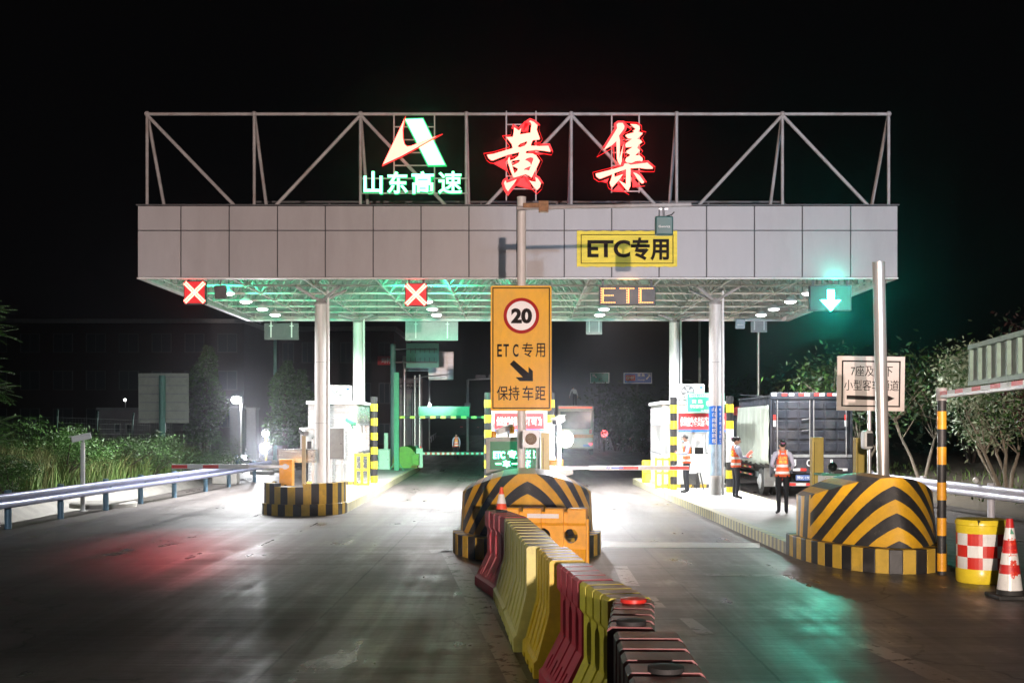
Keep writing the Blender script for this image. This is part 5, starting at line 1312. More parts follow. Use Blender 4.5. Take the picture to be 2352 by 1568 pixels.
lp = [(-10.75 + .0, 12.0, 0), (-10.62, 19.5, 0), (-10.45, 23.5, 0), (-10.3, 28.6, 0), (-10.12, 33.7, 0), (-9.98, 39.5, 0), (-9.85, 45, 0)]
guardrail('long blue grey guardrail between the plaza and the grassy bank', lp, [(-10.62, 19.5), (-10.45, 23.5), (-10.37, 26), (-10.28, 28.6), (-10.2, 31), (-10.1, 33.7), (-10.02, 36.8), (-9.96, 39.5), (-9.88, 43)], -1, 'rail_blue')
rp = [(11.05, 18, 0), (10.98, 24.5, 0), (10.75, 28, 0), (10.5, 31.6, 0), (10.4, 36, 0), (10.5, 44, 0), (10.8, 56, 0)]
guardrail('pale guardrail in front of the trees beyond the checkered barrel', rp, [(11.03, 20.5), (10.98, 23.4), (10.85, 26.3), (10.6, 30), (10.45, 34), (10.42, 38), (10.6, 46)], 1, 'rail_white', r=.085, caps=[(10.75, 26.6)])
# guardrail tail and concrete blocks by the closed lane
guardrail('short guardrail stub bending away past the closed lane', [(-10.4, 44, 0), (-12.5, 50, 0), (-13, 54, 0)], [(-11.5, 47), (-12.8, 52)], -1, 'rail_blue')
t = thing('concrete_block', 'low pale concrete block behind the boom tip', 'block', tuple(gd(515, 1112)))
b = MB(); q = gd(515, 1112); b.box(q.x - .45, q.x + .45, q.y, q.y + .5, 0, .5); b.build('block', M['conc'], t, bevel=.04)
t = thing('manhole_ring', 'round concrete cover lying behind the guardrail posts', 'manhole', tuple(gd(245, 1176)))
q = gd(250, 1165); b = MB(); b.lathe((q.x - .25, q.y + .3, 0), [(.85, 0), (.85, .10), (.80, .13), (.1, .13)], 28); b.build('cover', M['conc'], t, smooth=30)
for k, (px, py) in enumerate(((600, 1090), (650, 1085))):
    q = gd(px, py); t = thing('kerb_stone', ('loose kerb stone lying beside the boom gate lane', 'loose kerb stone at the foot of the teal pole')[k], 'stone', tuple(q), 'loose stones')
    b = MB(); b.box(q.x - .5, q.x + .5, q.y, q.y + .4, 0, .15, rz=.2 * k); b.build('stone', M['conc'], t, bevel=.03)

# ------------------------------------------------------------------ equipment at the tail of the closed island
t = thing('rounded_crash_bump', 'lime green rounded crash bump at the far end of the island', 'crash bump', (-5.5, 52, .2))
b = MB(); a = at(903, 0, 52).x; c = at(960, 0, 52).x; n = 14
b.prism([(a + (c - a) * (1 - math.cos(PI * k / n)) / 2, .2 + 1.0 * math.sin(PI * k / n) ** .7) for k in range(n + 1)][::-1], 51.6, 54); b.build('painted_body', M['lime'], t, smooth=40)
def simple_box(name, label, cat, px0, px1, py0, py1, Y, d, m, bevel=.01, group=None):
    a, c = at(px0, py0, Y), at(px1, py1, Y); t = thing(name, label, cat, ((a.x + c.x) / 2, Y, c.z), group)
    b = MB(); b.box(a.x, c.x, Y, Y + d, c.z, a.z); b.build('body', M[m], t, bevel=bevel); return t, a, c
cabinet('pale green cabinet with a small dark mark by the striped post', 868, 895, 1031, 1079, 50, .5, 'cleanwhite')
slab_post(882, 891, 994, 51, 'flat white sensor post above the pale green cabinet', m='cleanwhite')
cabinet('lime green box beside the rounded rear bump', 945, 962, 1042, 1068, 51, .4, 'lime')
cabinet('teal green box behind the lime box at the island end', 938, 960, 1024, 1060, 56, .4, 'greenpaint')
Y = 49.; x = at(911, 0, Y).x
t = thing('height_bar', 'black and yellow height bar across the empty lane with a green panel on it', 'height bar', (x, Y, .2))
b = MB(); b.bar((x, Y, .2), (x, Y, at(0, 855, Y).z), .22, .18); b.build('post', M['greenpaint'], t, bevel=.01)
b = MB(); b.bar((x - .3, Y, .2), (x, Y - .01, .7), .03, .03); b.bar((x + .3, Y, .2), (x, Y + .01, .7), .03, .03); b.build('brace', M['greenpaint'], t)
b = MB(); xa, xb = at(918, 0, Y).x, at(1118, 0, Y).x; zz = at(0, 958, Y).z; n = 17
for k in range(n): b.box(xa + (xb - xa) * k / n, xa + (xb - xa) * (k + 1) / n, Y - .05, Y + .05, zz - (.055 if k % 2 == 0 else .03), zz + (.055 if k % 2 == 0 else .03), k % 2)
b.build('striped_bar', [M['ybright'], M['black']], t)
b = MB(); q0, q1 = at(963, 933, Y), at(1077, 955, Y); b.box(q0.x, q1.x, Y, Y + .04, zz + .06, q0.z); sh = b.build('panel', M['greenpaint'], t)
b = MB()
for k in range(5): xx = q0.x + (q1.x - q0.x) * k / 4; b.bar((xx, Y - .03, zz + .06), (xx, Y - .03, q0.z), .05, .04)
b.build('panel_rib', M['greenpaint'], sh)
Y = 52.; t = thing('boom_gate', 'thin red and white arm across the empty lane behind the walking officer', 'boom gate', (at(968, 0, Y).x, Y, .2), 'boom gates')
b = MB(); b.box(at(968, 0, Y).x - .25, at(968, 0, Y).x + .05, Y + .1, Y + .4, .2, 1.1); b.build('cabinet', M['white'], t)
xa, xb = at(970, 0, Y).x, at(1116, 0, Y).x; zz = at(0, 1041, Y).z; n = 26; b = MB()
for k in range(n): b.box(xa + (xb - xa) * k / n, xa + (xb - xa) * (k + 1) / n, Y - .03, Y + .03, zz - .055, zz + .055, k % 2)
b.build('arm', [M['cleanwhite'], M['redband']], t)
# ------------------------------------------------------------------ the truck in the outer lane
M['t_blue'] = mat('truck_blue_black', (.040, .044, .058), .38, .2, var=.25, scale=2.5, dirt=.6, dirtcol=(.16, .15, .14), rvar=.12)
M['t_tail'] = mat('truck_tail_grey', (.07, .07, .085), .42, .2, var=.2, scale=2.5, dirt=.6, dirtcol=(.2, .18, .16))
M['tarp'] = mat('grey_green_tarpaulin', (.34, .38, .33), .7, var=.25, scale=2, stretch=(1, 1.4, .25), bump=.8, dirt=.5, dirtcol=(.14, .15, .12))
M['chassis'] = mat('truck_chassis', (.03, .028, .026), .7, dirt=.6, dirtcol=(.12, .09, .06)); M['cab'] = mat('truck_cab_red', (.30, .03, .03), .3, coat=.4)
M['tail_red'] = glow('tail_light_red', (1, .06, .09), 6.0)
X0, X1, Y0, Y1 = 7.48, 9.92, 33.6, 38.4
t = thing('cargo_truck', 'dark blue caged cargo truck with a grey green tarpaulin side', 'truck', ((X0 + X1) / 2, Y0, 0))
b = MB(); b.box(X0 + .06, X1 - .06, Y0 + .04, Y1, 1.0, 2.95); b.build('cargo_body', M['t_blue'], t)
b = MB(); b.bar((X0 + .03, Y0, .62), (X0 + .03, Y0, 2.92), .07, .07); b.bar((X1 - .03, Y0, .62), (X1 - .03, Y0, 2.92), .07, .07)
b.box(X0, X1, Y0 - .05, Y0 + .035, 2.925, 3.12); b.build('rear_frame', M['t_blue'], t, bevel=.012)
# doors with sheet ribs
b = MB(); xm = X0 + 1.22
for xa, xb in ((X0 + .09, xm - .01), (xm + .01, X1 - .09)):
    b.box(xa, xb, Y0 - .02, Y0 + .035, 1.30, 2.90)
    n = 3 
    for k in range(n):
        w = (xb - xa) / n
        for z in (1.38, 1.74, 2.05, 2.36, 2.64): b.box(xa + w * k + .03, xa + w * (k + 1) - .03, Y0 - .045, Y0 - .021, z, z + .24 if z < 2.6 else z + .2)
b.build('rear_door', M['t_blue'], t, bevel=.01)
b = MB()
for x in (X0 + .2, xm - .06, xm + .06, X1 - .2): b.cyl((x, Y0 - .07, 1.22), (x, Y0 - .07, 2.9), .016, n=8)
for z in (2.35, 2.02): b.bar((xm - .06, Y0 - .08, z), (xm - .3, Y0 - .08, z - .03), .03, .02)
b.build('lock_rod', M['steel'], t, smooth=40)
b = MB(); b.box(X0 + .02, X1 - .02, Y0 - .05, Y0 + .035, 1.20, 1.285); b.build('sill_beam', M['grey'], t)
b = MB(); b.box(X0, X1, Y0 - .04, Y0 + .10, .72, 1.19)
for k in range(6): x = X0 + .1 + k * .44; b.box(x, x + .05, Y0 - .06, Y0 - .041, .76, 1.15)
b.build('tailgate', M['t_tail'], t, bevel=.01)
b = MB()
for ch, px in (('J', 1823), ('C', 1858), ('G', 1886), ('J', 1907)):
    q = at(px, 1064, Y0 - .06); b.text(ch, q.x - .07, q.x + .07, .93, 1.14, Y0 - .062, 0, .02, .004)
b.build('lettering', M['text_white'], t)
for k, (px0, px1) in enumerate(((1716 + 62, 1796), (1821, 1838), (1838, 1852), (1869, 1880), (1920, 1936), (1936, 1947))):
    a, c = at(px0, 1075, Y0 - .07), at(px1, 1081, Y0 - .07); b = MB(); b.box(a.x, c.x, Y0 - .07, Y0 - .062, c.z, a.z); b.build('reflective_strip', M['redband' if k in (2,) else 'reflect'], t)
for k, px in enumerate((1766 + 6, 1796, 1812, 1835, 1848, 1870, 1882, 1900, 1912)):
    a, c = at(px, 903, Y0 - .06), at(px + 12, 909, Y0 - .06); b = MB(); b.box(a.x, c.x, Y0 - .058, Y0 - .052, c.z, a.z); b.build('reflective_strip', M['redband' if k % 2 else 'reflect'], t)
for px in (1779, 1943):
    for y0, y1, m in ((952, 965, 'redband'), (965, 979, 'reflect')):
        a, c = at(px - 3, y0, Y0 - .06), at(px + 3, y1, Y0 - .06); b = MB(); b.box(a.x, c.x, Y0 - .06, Y0 - .052, c.z, a.z); b.build('reflective_strip', M[m], t)
b = MB(); b.box(X0 + .15, X1 - .15, Y0 + .0, Y0 + .12, .34, .46); b.build('underrun_bar', M['grey'], t)
for k in range(7):
    x = X0 + .17 + k * .30; b = MB(); b.box(x, x + .29, Y0 - .006, Y0 - .001, .36, .44); b.build('reflective_strip', M['reflect' if k % 2 == 0 else 'redband'], t)
a, c = at(1828, 1090, Y0 - .03), at(1880, 1103, Y0 - .03)
M['plate'] = mat('number_plate_blue', (.10, .17, .42), .4, var=.05)
b = MB(); b.box(a.x, a.x + .44 + .1, Y0 - .03, Y0 - .01, c.z, a.z); pl = b.build('number_plate', M['plate'], t)
b = MB(); b.text('豫K·1926', a.x + .03, a.x + .51, c.z + .03, a.z - .03, Y0 - .033, 0, .015, .003); b.build('lettering', M['text_white'], pl)
for x in (X0 + .3, X1 - .5):
    b = MB(); b.box(x, x + .25, Y0 - .03, Y0 + .05, .52, .66); b.build('tail_lamp', mat('tail_lens', (.3, .02, .02), .25), t, bevel=.01)
# side: slatted cage and tarpaulin
b = MB()
for k in range(24): y = Y0 + .1 + k * (Y1 - Y0 - .2) / 23; b.bar((X0 + .02, y, 2.72), (X0 + .02, y, 3.0), .03, .03)
b.bar((X0 + .02, Y0, 3.02), (X0 + .02, Y1, 3.02), .05, .05); b.bar((X0 + .02, Y0 + 1.2, 3.05), (X0 + .05, Y1, 3.18), .03, .03); b.bar((X0 + .02, Y0, 2.70), (X0 + .02, Y1, 2.70), .04, .04)
b.build('side_rail', M['t_blue'], t)
b = MB(); n, m_ = 44, 12; vs = []
for i in range(n + 1):
    for j in range(m_ + 1):
        y = Y0 - .02 + (Y1 - Y0 - .1) * i / n; z = .98 + (2.74 - .98) * j / m_ + (.035 * math.sin(i * .9) if j == 0 else 0)
        vs.append((X0 - .03 - .075 * abs(math.sin(i * .55 + .5 * math.sin(j * .7))) * (1 - .35 * j / m_), y, z))
b.add(vs, [(i * (m_ + 1) + j, i * (m_ + 1) + j + 1, (i + 1) * (m_ + 1) + j + 1, (i + 1) * (m_ + 1) + j) for i in range(n) for j in range(m_)])
o = b.build('tarpaulin', M['tarp'], t, smooth=80); sd = o.modifiers.new('thick', 'SOLIDIFY'); sd.thickness = .006
b = MB(); b.box(X0 + .5, X0 + .62, Y0 + .2, 42, .62, .85); b.box(X1 - .62, X1 - .5, Y0 + .2, 42, .62, .85); b.box(X0 + .1, X1 - .1, Y0 + .1, Y1, .86, .985); b.build('chassis', M['chassis'], t)
def wheel(x, y, r, w, s):
    b = MB(); pr = [(r * .55, -w / 2), (r * .9, -w / 2), (r, -w * .36), (r, w * .36), (r * .9, w / 2), (r * .55, w / 2)]
    b.lathe((0, 0, 0), pr, 28); Q = Matrix.Translation((x, y, r)) @ Matrix.Rotation(PI / 2, 4, 'Y'); b.v = [Q @ v for v in b.v]
    wo = b.build('wheel', M['rubber'], t, smooth=40)
    b = MB(); b.lathe((0, 0, 0), [(r * .56, -.02), (r * .56, .02), (r * .4, .03), (r * .2, .08), (.02, .09)], 24)
    Q = Matrix.Translation((x + s * (w / 2 + .002), y, r)) @ Matrix.Rotation(s * PI / 2, 4, 'Y'); b.v = [Q @ v for v in b.v]; b.build('rim', M['grey'], wo, smooth=40)
for y in (35.2, 41.2):
    for s, x in ((-1, X0 + .18), (1, X1 - .18)): wheel(x, y, .42, .25, s)
for s, x in ((-1, X0 + .46), (1, X1 - .46)): wheel(x, 35.2, .42, .22, s)
for x in (X0 + .05, X1 - .45): b = MB(); b.box(x, x + .42, 34.62, 34.65, .28, .85); b.build('mudflap', M['grey'], t)
b = MB(); b.prism([(X0 + 1.05, .55), (X0 + 1.25, .28), (X0 + 1.45, .24), (X0 + 1.65, .3), (X0 + 1.85, .55)], 35.0, 35.35); b.build('axle', M['chassis'], t)
for z in (.55, .78):
    b = MB(); b.box(X0 + .02, X0 + .05, 36.2, 39.6, z, z + .07); sg = b.build('side_guard', M['chassis'], t)
    for k in range(4):
        b = MB(); b.box(X0 + .013, X0 + .018, 36.4 + k * .8, 36.75 + k * .8, z + .01, z + .06); b.build('reflector', M['mustard' if k % 2 else 'redband'], sg)
b = MB(); b.prism([(Y1 + .25, .7), (Y1 + 2.2, .6), (Y1 + 2.25, 1.5), (Y1 + 1.95, 2.75), (Y1 + .3, 2.8)], 0, X1 - X0 - .16)
b.v = [Vector((X0 + .08 + v.y, v.x, v.z)) for v in b.v]; b.build('cab', M['cab'], t, bevel=.05)
b = MB(); b.prism([(Y1 + .7, 1.55), (Y1 + 1.95, 1.5), (Y1 + 1.75, 2.5), (Y1 + .7, 2.5)], 0, .01); b.v = [Vector((X0 + .068 + v.y, v.x, v.z)) for v in b.v]; b.build('side_window', M['glass'], t)
b = MB(); b.box(X0 - .28, X0 - .1, Y1 + 1.9, Y1 + 2.0, 1.75, 2.35); b.bar((X0 - .2, Y1 + 1.95, 2.36), (X0 + .08, Y1 + 1.9, 2.4), .03, .03); b.build('mirror', M['black'], t, bevel=.02)

# ------------------------------------------------------------------ people
def person(label, loc, rz, J={}, cloth=None, h=1.7, vest=True, hair='short', group=None, sc=1.):
    """J overrides joints given in metres for a 1.7 m figure that faces +Y"""
    j = dict(pelvis=(0, 0, .93), waist=(0, .0, 1.08), chest=(0, .01, 1.27), collar=(0, 0, 1.42), neck=(0, .005, 1.49), head=(0, .03, 1.585), crown=(0, .02, 1.665),
             lsh=(-.17, 0, 1.39), lel=(-.22, -.02, 1.13), lwr=(-.21, .08, .90), lpa=(-.205, .11, .83), rsh=(.17, 0, 1.39), rel=(.22, -.02, 1.13), rwr=(.21, .08, .90), rpa=(.205, .11, .83),
             lhi=(-.09, 0, .88), lkn=(-.10, .02, .48), lan=(-.105, -.02, .085), lhe=(-.105, -.03, .05), lto=(-.12, .15, .035), rhi=(.09, 0, .88), rkn=(.10, .02, .48), ran=(.105, -.02, .085), rhe=(.105, -.03, .05), rto=(.12, .15, .035))
    j.update(J)
    rad = dict(pelvis=(.145, .11), waist=(.13, .10), chest=(.155, .11), collar=(.09, .075), neck=(.052, .055), head=(.092, .108), crown=(.068, .078), sh=(.066,) * 2, el=(.043,) * 2, wr=(.030,) * 2, pa=(.034, .022), hi=(.095,) * 2, kn=(.060,) * 2, an=(.043,) * 2, he=(.046, .04), to=(.036, .03))
    names = list(j); E = [('pelvis', 'waist'), ('waist', 'chest'), ('chest', 'collar'), ('collar', 'neck'), ('neck', 'head'), ('head', 'crown')]
    for s in 'lr': E += [('collar', s + 'sh'), (s + 'sh', s + 'el'), (s + 'el', s + 'wr'), (s + 'wr', s + 'pa'), ('pelvis', s + 'hi'), (s + 'hi', s + 'kn'), (s + 'kn', s + 'an'), (s + 'an', s + 'to')]
    for s in 'lr': names.remove(s + 'he')
    tagm = {'pelvis': 1, 'waist': 0, 'chest': 0, 'collar': 0, 'neck': 2, 'head': 2, 'crown': 2}
    V = [Vector(j[n]) for n in names]; idx = {n: i for i, n in enumerate(names)}; ed = [(idx[a], idx[b_]) for a, b_ in E]
    rr = [rad.get(n) or rad[n[1:]] for n in names]
    # head: nose, ears; hands: five bent fingers
    def ext(base, pts, r):
        p = idx[base] if isinstance(base, str) else base
        for q, rq in zip(pts, r): V.append(Vector(q)); rr.append((rq, rq)); ed.append((p, len(V) - 1)); p = len(V) - 1
    hd = Vector(j['head']); up = (Vector(j['crown']) - Vector(j['neck'])).normalized()
    fw = Vector((0, 1, 0)) - up * up.y; fw.normalize(); sd = fw.cross(up)
    ext('head', [hd + fw * .105 - up * .012], [.016])
    for s in (-1, 1): ext('head', [hd + sd * s * .088 - up * .005], [.020])
    for s in 'lr':
        w_, p_ = Vector(j[s + 'wr']), Vector(j[s + 'pa']); d = (p_ - w_).normalized(); sgn = -1 if s == 'l' else 1
        a = d.cross(Vector((sgn, 0, .2))).normalized(); c = Vector((-sgn, 0, 0)); c = (c - d * c.dot(d)).normalized()
        for k, ln in enumerate((.062, .072, .068, .052)):
            o = (k - 1.5) * .019
            ext(s + 'pa', [p_ + d * .035 + a * o, p_ + d * (.035 + ln * .55) + a * o * 1.1 + c * .008, p_ + d * (.035 + ln * .85) + a * o * 1.1 + c * .028], [.0105, .009, .0075])
        ext(s + 'pa', [p_ - a * .034 + d * .0, p_ - a * .042 + d * .035 + c * .012], [.011, .009])
    me = bpy.data.meshes.new('body'); me.from_pydata(V, ed, []); 
    o = bpy.data.objects.new('body', me); COL.objects.link(o)
    sk = o.modifiers.new('skin', 'SKIN'); sk.use_smooth_shade = True; sk.branch_smoothing = .6
    if not me.skin_vertices: me.attributes and None
    lay = me.skin_vertices[0].data if me.skin_vertices else None
    if lay is None:
        bm = bmesh.new(); bm.from_mesh(me); bm.verts.layers.skin.verify(); bm.to_mesh(me); bm.free(); lay = me.skin_vertices[0].data
    for i, q in enumerate(rr): lay[i].radius = q
    for i in range(len(V)): lay[i].use_root = (i == idx['pelvis'])
    sb = o.modifiers.new('sub', 'SUBSURF'); sb.levels = 2; sb.render_levels = 2
    m2 = bpy.data.meshes.new_from_object(o.evaluated_get(bpy.context.evaluated_depsgraph_get()))
    bpy.data.objects.remove(o)
    for v in m2.vertices: v.co *= sc
    cm = dict(dict(top='shirt', legs='trousers', arms='shirt', shoe='shoe'), **(cloth or {}))
    mats = [M[cm['top']], M[cm['legs']], M['skin'], M[cm['shoe']]]
    m2.materials.clear()
    for q in mats: m2.materials.append(q)
    segs = []
    for a, b_ in E:
        key = b_[1:] if b_[0] in 'lr' and b_[1:] in ('sh', 'el', 'wr', 'pa', 'hi', 'kn', 'an', 'to') else b_
        mi = {'waist': 1, 'chest': 0, 'collar': 0, 'neck': 2, 'head': 2, 'crown': 2, 'sh': 0, 'el': 0, 'wr': 0 if cm['arms'] == 'shirt' else 2, 'pa': 2, 'hi': 1, 'kn': 1, 'an': 1, 'to': 3}[key]
        segs.append((Vector(j[a]) * sc, Vector(j[b_]) * sc, mi, key))
    def near(p):
        best = None
        for a, c, mi, key in segs:
            ab = c - a; u = max(0, min(1, (p - a).dot(ab) / ab.length_squared)); dd = (p - a - ab * u).length
            if best is None or dd < best[0]: best = (dd, mi, key, u)
        return best
    vf = []
    for pg in m2.polygons:
        dd, mi, key, u = near(pg.center)
        if key == 'collar' and u > .93: mi = 2
        if key == 'waist' and pg.center.z > .99 * sc: mi = 0
        if key == 'wr' and u > .93: mi = 2
        pg.material_index = mi; pg.use_smooth = True
        if vest and key in ('waist', 'chest', 'collar', 'sh') and pg.center.z > .80 * sc and not (key == 'sh' and u > .62) and not (key == 'collar' and u > .8): vf.append(pg.index)
        if vest and key in ('hi', 'pelvis') and pg.center.z > .80 * sc: vf.append(pg.index)
    t = thing('person', label, 'person', (0, 0, 0), group)
    bo = bpy.data.objects.new('body', m2); COL.objects.link(bo); bo.parent = t
    if vest:
        bm = bmesh.new(); bm.from_mesh(m2); bm.faces.ensure_lookup_table(); keep = set(vf)
        nrm = {v.index: v.normal.copy() for v in bm.verts}
        bmesh.ops.delete(bm, geom=[f for f in bm.faces if f.index not in keep], context='FACES')
        for v in bm.verts: v.co += v.normal * .016
        cuts = [.865, .925, .985, 1.085, 1.145]
        for z in cuts: bmesh.ops.bisect_plane(bm, geom=bm.verts[:] + bm.edges[:] + bm.faces[:], plane_co=(0, 0, z * sc), plane_no=(0, 0, 1), clear_inner=(z == cuts[0]))
        for x in (-.075, .075): bmesh.ops.bisect_plane(bm, geom=bm.verts[:] + bm.edges[:] + bm.faces[:], plane_co=(x * sc, 0, 0), plane_no=(1, 0, 0))
        for f in bm.faces:
            c = f.calc_center_median() / sc
            f.material_index = 1 if .925 < c.z < .985 or 1.085 < c.z < 1.145 or (c.z > 1.36 and abs(c.x) > .075) else 0
        vm = bpy.data.meshes.new('safety_vest'); bm.to_mesh(vm); bm.free()
        vm.materials.append(M['vest']); vm.materials.append(M['reflect']); vs = [v.co.copy() for v in vm.vertices]
        ve = bpy.data.objects.new('safety_vest', vm); COL.objects.link(ve); ve.parent = t
        sd_ = ve.modifiers.new('th', 'SOLIDIFY'); sd_.thickness = .008; sd_.offset = 1
        b = MB(); 
        yb = min(v.y for v in vs if 1.2 < v.z / sc < 1.34 and abs(v.x) < .06) - .012
        b.text('山东', -.095 * sc, .095 * sc, 1.255 * sc, 1.33 * sc, yb, 0, .02, .006); b.text('高速', -.095 * sc, .095 * sc, 1.17 * sc, 1.245 * sc, yb - .0, 0, .02, .006)
        b.build('vest_lettering', M['vtext'], ve)
    # hair, eyes, mouth
    H = hd * sc
    def loc_(a, c, d): return H + (sd * a + fw * c + up * d) * sc
    b = MB(); n = 14; vs = []
    for i in range(n + 1):
        th = PI * .55 * i / n
        for k in range(24):
            ph = 2 * PI * k / 24; e = 1. if math.sin(ph) < .25 else .62
            tt = th * e; vs.append(loc_(.086 * math.sin(tt) * math.cos(ph), .098 * math.sin(tt) * math.sin(ph) - .006, .108 * math.cos(tt) + .012))
    b.add(vs, [(i * 24 + k, i * 24 + (k + 1) % 24, (i + 1) * 24 + (k + 1) % 24, (i + 1) * 24 + k) for i in range(n) for k in range(24)])
    if hair == 'bun': b.sphere(loc_(0, -.12, .01), .066 * sc, 8)
    b.build('hair', M['hair'], t, smooth=80)
    if hair == 'bun':
        b = MB(); q = loc_(0, -.185, .03)
        for s in (-1, 1): b.sphere(q + sd * s * .02, .022, 6, 0, (1.1, .5, .8))
        b.build('hair_bow', M['bow'], t, smooth=60)
    b = MB()
    for s in (-1, 1): b.sphere(loc_(s * .034, .094, .008), .009 * sc, 5)
    b.build('eyes', M['hair'], t, smooth=60)
    b = MB(); b.sphere(loc_(0, .092, -.055), .02 * sc, 6, 0, (1.1, .4, .3)); b.build('mouth', mat('lips', (.36, .14, .12), .5), t, smooth=60)
    t.location = Vector(loc) - Vector((0, 0, .018)); t.rotation_euler = (0, 0, rz)
    return t, bo, loc_
M['bow'] = mat('pink_bow', (.35, .12, .25), .6)
M['mask'] = mat('face_mask', (.45, .62, .74), .7)
GP = 'people working at the toll station'
z0 = .2
p = gd(1577, 1131, z0)
t, bo, lc = person('officer in an orange vest and mask looking down beside the striped post', (p.x, p.y, z0), R(98), dict(head=(0, .055, 1.575), crown=(0, .06, 1.655), neck=(0, .02, 1.485), rel=(.22, .06, 1.15), rwr=(.10, .24, 1.17), rpa=(.06, .29, 1.19), lel=(-.22, .06, 1.15), lwr=(-.10, .24, 1.15), lpa=(-.05, .29, 1.17)), group=GP)
b = MB(); b.sphere(lc(0, .05, -.048), .058, 8, 0, (1, .85, .8)); mk = b.build('mask', M['mask'], None, smooth=60); mk.parent = t
p = gd(1690, 1144, z0)
t, bo, lc = person('officer in an orange vest raising a glowing red wand towards the truck', (p.x, p.y, z0), R(-78), dict(rel=(.23, .06, 1.14), rwr=(.14, .30, 1.13), rpa=(.12, .37, 1.15), lel=(-.22, .05, 1.14), lwr=(-.08, .27, 1.12), lpa=(-.03, .32, 1.12), head=(0, .05, 1.58), crown=(0, .055, 1.66)), hair='bun', group=GP, sc=.98)
wd = thing('signal_wand', 'glowing red traffic wand held by the officer beside the truck', 'wand', tuple(at(1712, 1052, p.y - .1)))
b = MB(); q0, q1 = at(1711, 1053, p.y - .1), at(1715, 1048, p.y - .1); b.cyl(q0, q1, .02, n=10); b.build('grip', M['black'], wd, smooth=40)
b = MB(); q2 = at(1727, 1036, p.y - .1); b.cyl(q1, q2, .032, n=12); b.build('lit_tube', glow('wand_red', (1, .09, .06), 3.0), wd, smooth=40)
p = gd(1797, 1179, z0)
t, bo, lc = person('officer with a pink hair bow seen from behind, nearest the crash bump', (p.x, p.y, z0), R(-6), dict(rel=(.25, .02, 1.14), rwr=(.24, .22, 1.04), rpa=(.22, .29, 1.03), lel=(-.24, .03, 1.14), lwr=(-.16, .22, 1.08), lpa=(-.12, .28, 1.09), lkn=(-.085, .02, .48), rkn=(.09, .02, .48), lan=(-.08, -.02, .085), ran=(.085, -.02, .085)), hair='bun', group=GP, sc=.965)
t['label'] = 'officer with a pink hair bow seen from behind between truck and crash bump'
p = gd(1048, 1057)
person('far officer in a vest walking away down the empty lane', (p.x, p.y, 0), R(4), dict(lkn=(-.09, .10, .49), lan=(-.09, .06, .10), lto=(-.10, .23, .07), rkn=(.09, -.02, .48), ran=(.09, -.18, .11), rto=(.10, -.02, .035), lwr=(-.22, -.05, .90), lpa=(-.22, -.06, .83)), group=GP)
M['pale'] = mat('white_shirt', (.55, .58, .56), .8, var=.06)
q = at(1321, 925, 86)
person('person in a white shirt bending over on the roof of the coach', (q.x, 86.5, 3.6), R(20), dict(waist=(0, .05, 1.06), chest=(0, .16, 1.2), collar=(0, .24, 1.3), neck=(0, .29, 1.34), head=(0, .35, 1.39), crown=(0, .37, 1.47), lsh=(-.17, .22, 1.28), rsh=(.17, .22, 1.28), lel=(-.26, .26, 1.03), lwr=(-.3, .3, .82), lpa=(-.3, .32, .75), rel=(.28, .26, 1.05), rwr=(.36, .3, .84), rpa=(.37, .32, .77)), cloth=dict(top='pale'), vest=False, group=GP, sc=1.0)
# A-frame board beside the booth
p = gd(1600, 1128, .2); t = thing('easel_stand', 'black folding easel stand behind the masked officer', 'stand', tuple(p))
b = MB(); top_ = at(1604, 1085, p.y); 
for px in (1592, 1612): b.bar(at(px + 6, 1131, p.y - .1), top_ + Vector(((px - 1600) * .004, 0, 0)), .035, .02)
b.bar(at(1588, 1120, p.y + .4), top_, .03, .02); b.bar(at(1598, 1108, p.y), at(1611, 1108, p.y), .025, .02); b.build('lattice_frame', M['black'], t)
b = MB(); b.add([at(1570, 1087, p.y + .5), at(1604, 1087, p.y), at(1608, 1112, p.y - .05), at(1578, 1112, p.y + .5)], [(0, 1, 2, 3)]); o = b.build('board', M['black'], t); o.modifiers.new('th', 'SOLIDIFY').thickness = .015

# ------------------------------------------------------------------ vehicles further off
def coach(label, X, Y, w, h, L, rz):
    t = thing('coach', label, 'bus', (X, Y, 0))
    x0, x1 = X - w / 2, X + w / 2
    b = MB(); b.box(x0, x1, Y, Y + L, .45, h); b.build('body', mat('coach_beige', (.42, .36, .28), .35, var=.1), t, bevel=.12)
    b = MB(); b.box(x0 + .2, x1 - .2, Y - .02, Y - .003, 1.9, h - .45); b.build('rear_window', M['glass'], t, bevel=.008)
    b = MB(); b.box(x0 + .02, x1 - .02, Y - .012, Y - .003, 1.25, 1.5); b.build('orange_stripe', mat('coach_orange', (.5, .16, .03), .4), t)
    for s in (x0 + .12, x1 - .32):
        b = MB(); b.box(s, s + .2, Y - .02, Y - .004, 1.55, 1.85); b.build('tail_lamp', mat('lamp_red', (.5, .03, .03), .3), t)
        b = MB(); b.box(s, s + .2, Y - .022, Y - .004, .75, .88); b.build('brake_lamp', M['tail_red'], t)
    b = MB(); b.box(x0 + .1, x1 - .1, Y - .008, Y - .002, h - .2, h - .1); b.build('roof_light_strip', glow('red_marker', (1, .12, .08), 1.6), t)
    b = MB(); b.box(x1 - .75, x1 - .25, Y - .03, Y - .01, .62, .78); b.build('number_plate', M['plate'], t)
    for k in range(6): b = MB(); b.box(x1 + .004, x1 + .012, Y + .8 + k * 1.5, Y + 2.1 + k * 1.5, 1.9, h - .6); b.build('side_window', M['glass'], t)
    for y in (Y + 2, Y + 8):
        for x in (x0 + .15, x1 - .15): b = MB(); b.cyl((x - .14, y, .48), (x + .14, y, .48), .48, n=20); b.build('wheel', M['rubber'], t, smooth=40)
    t.rotation_euler = (0, 0, rz); return t
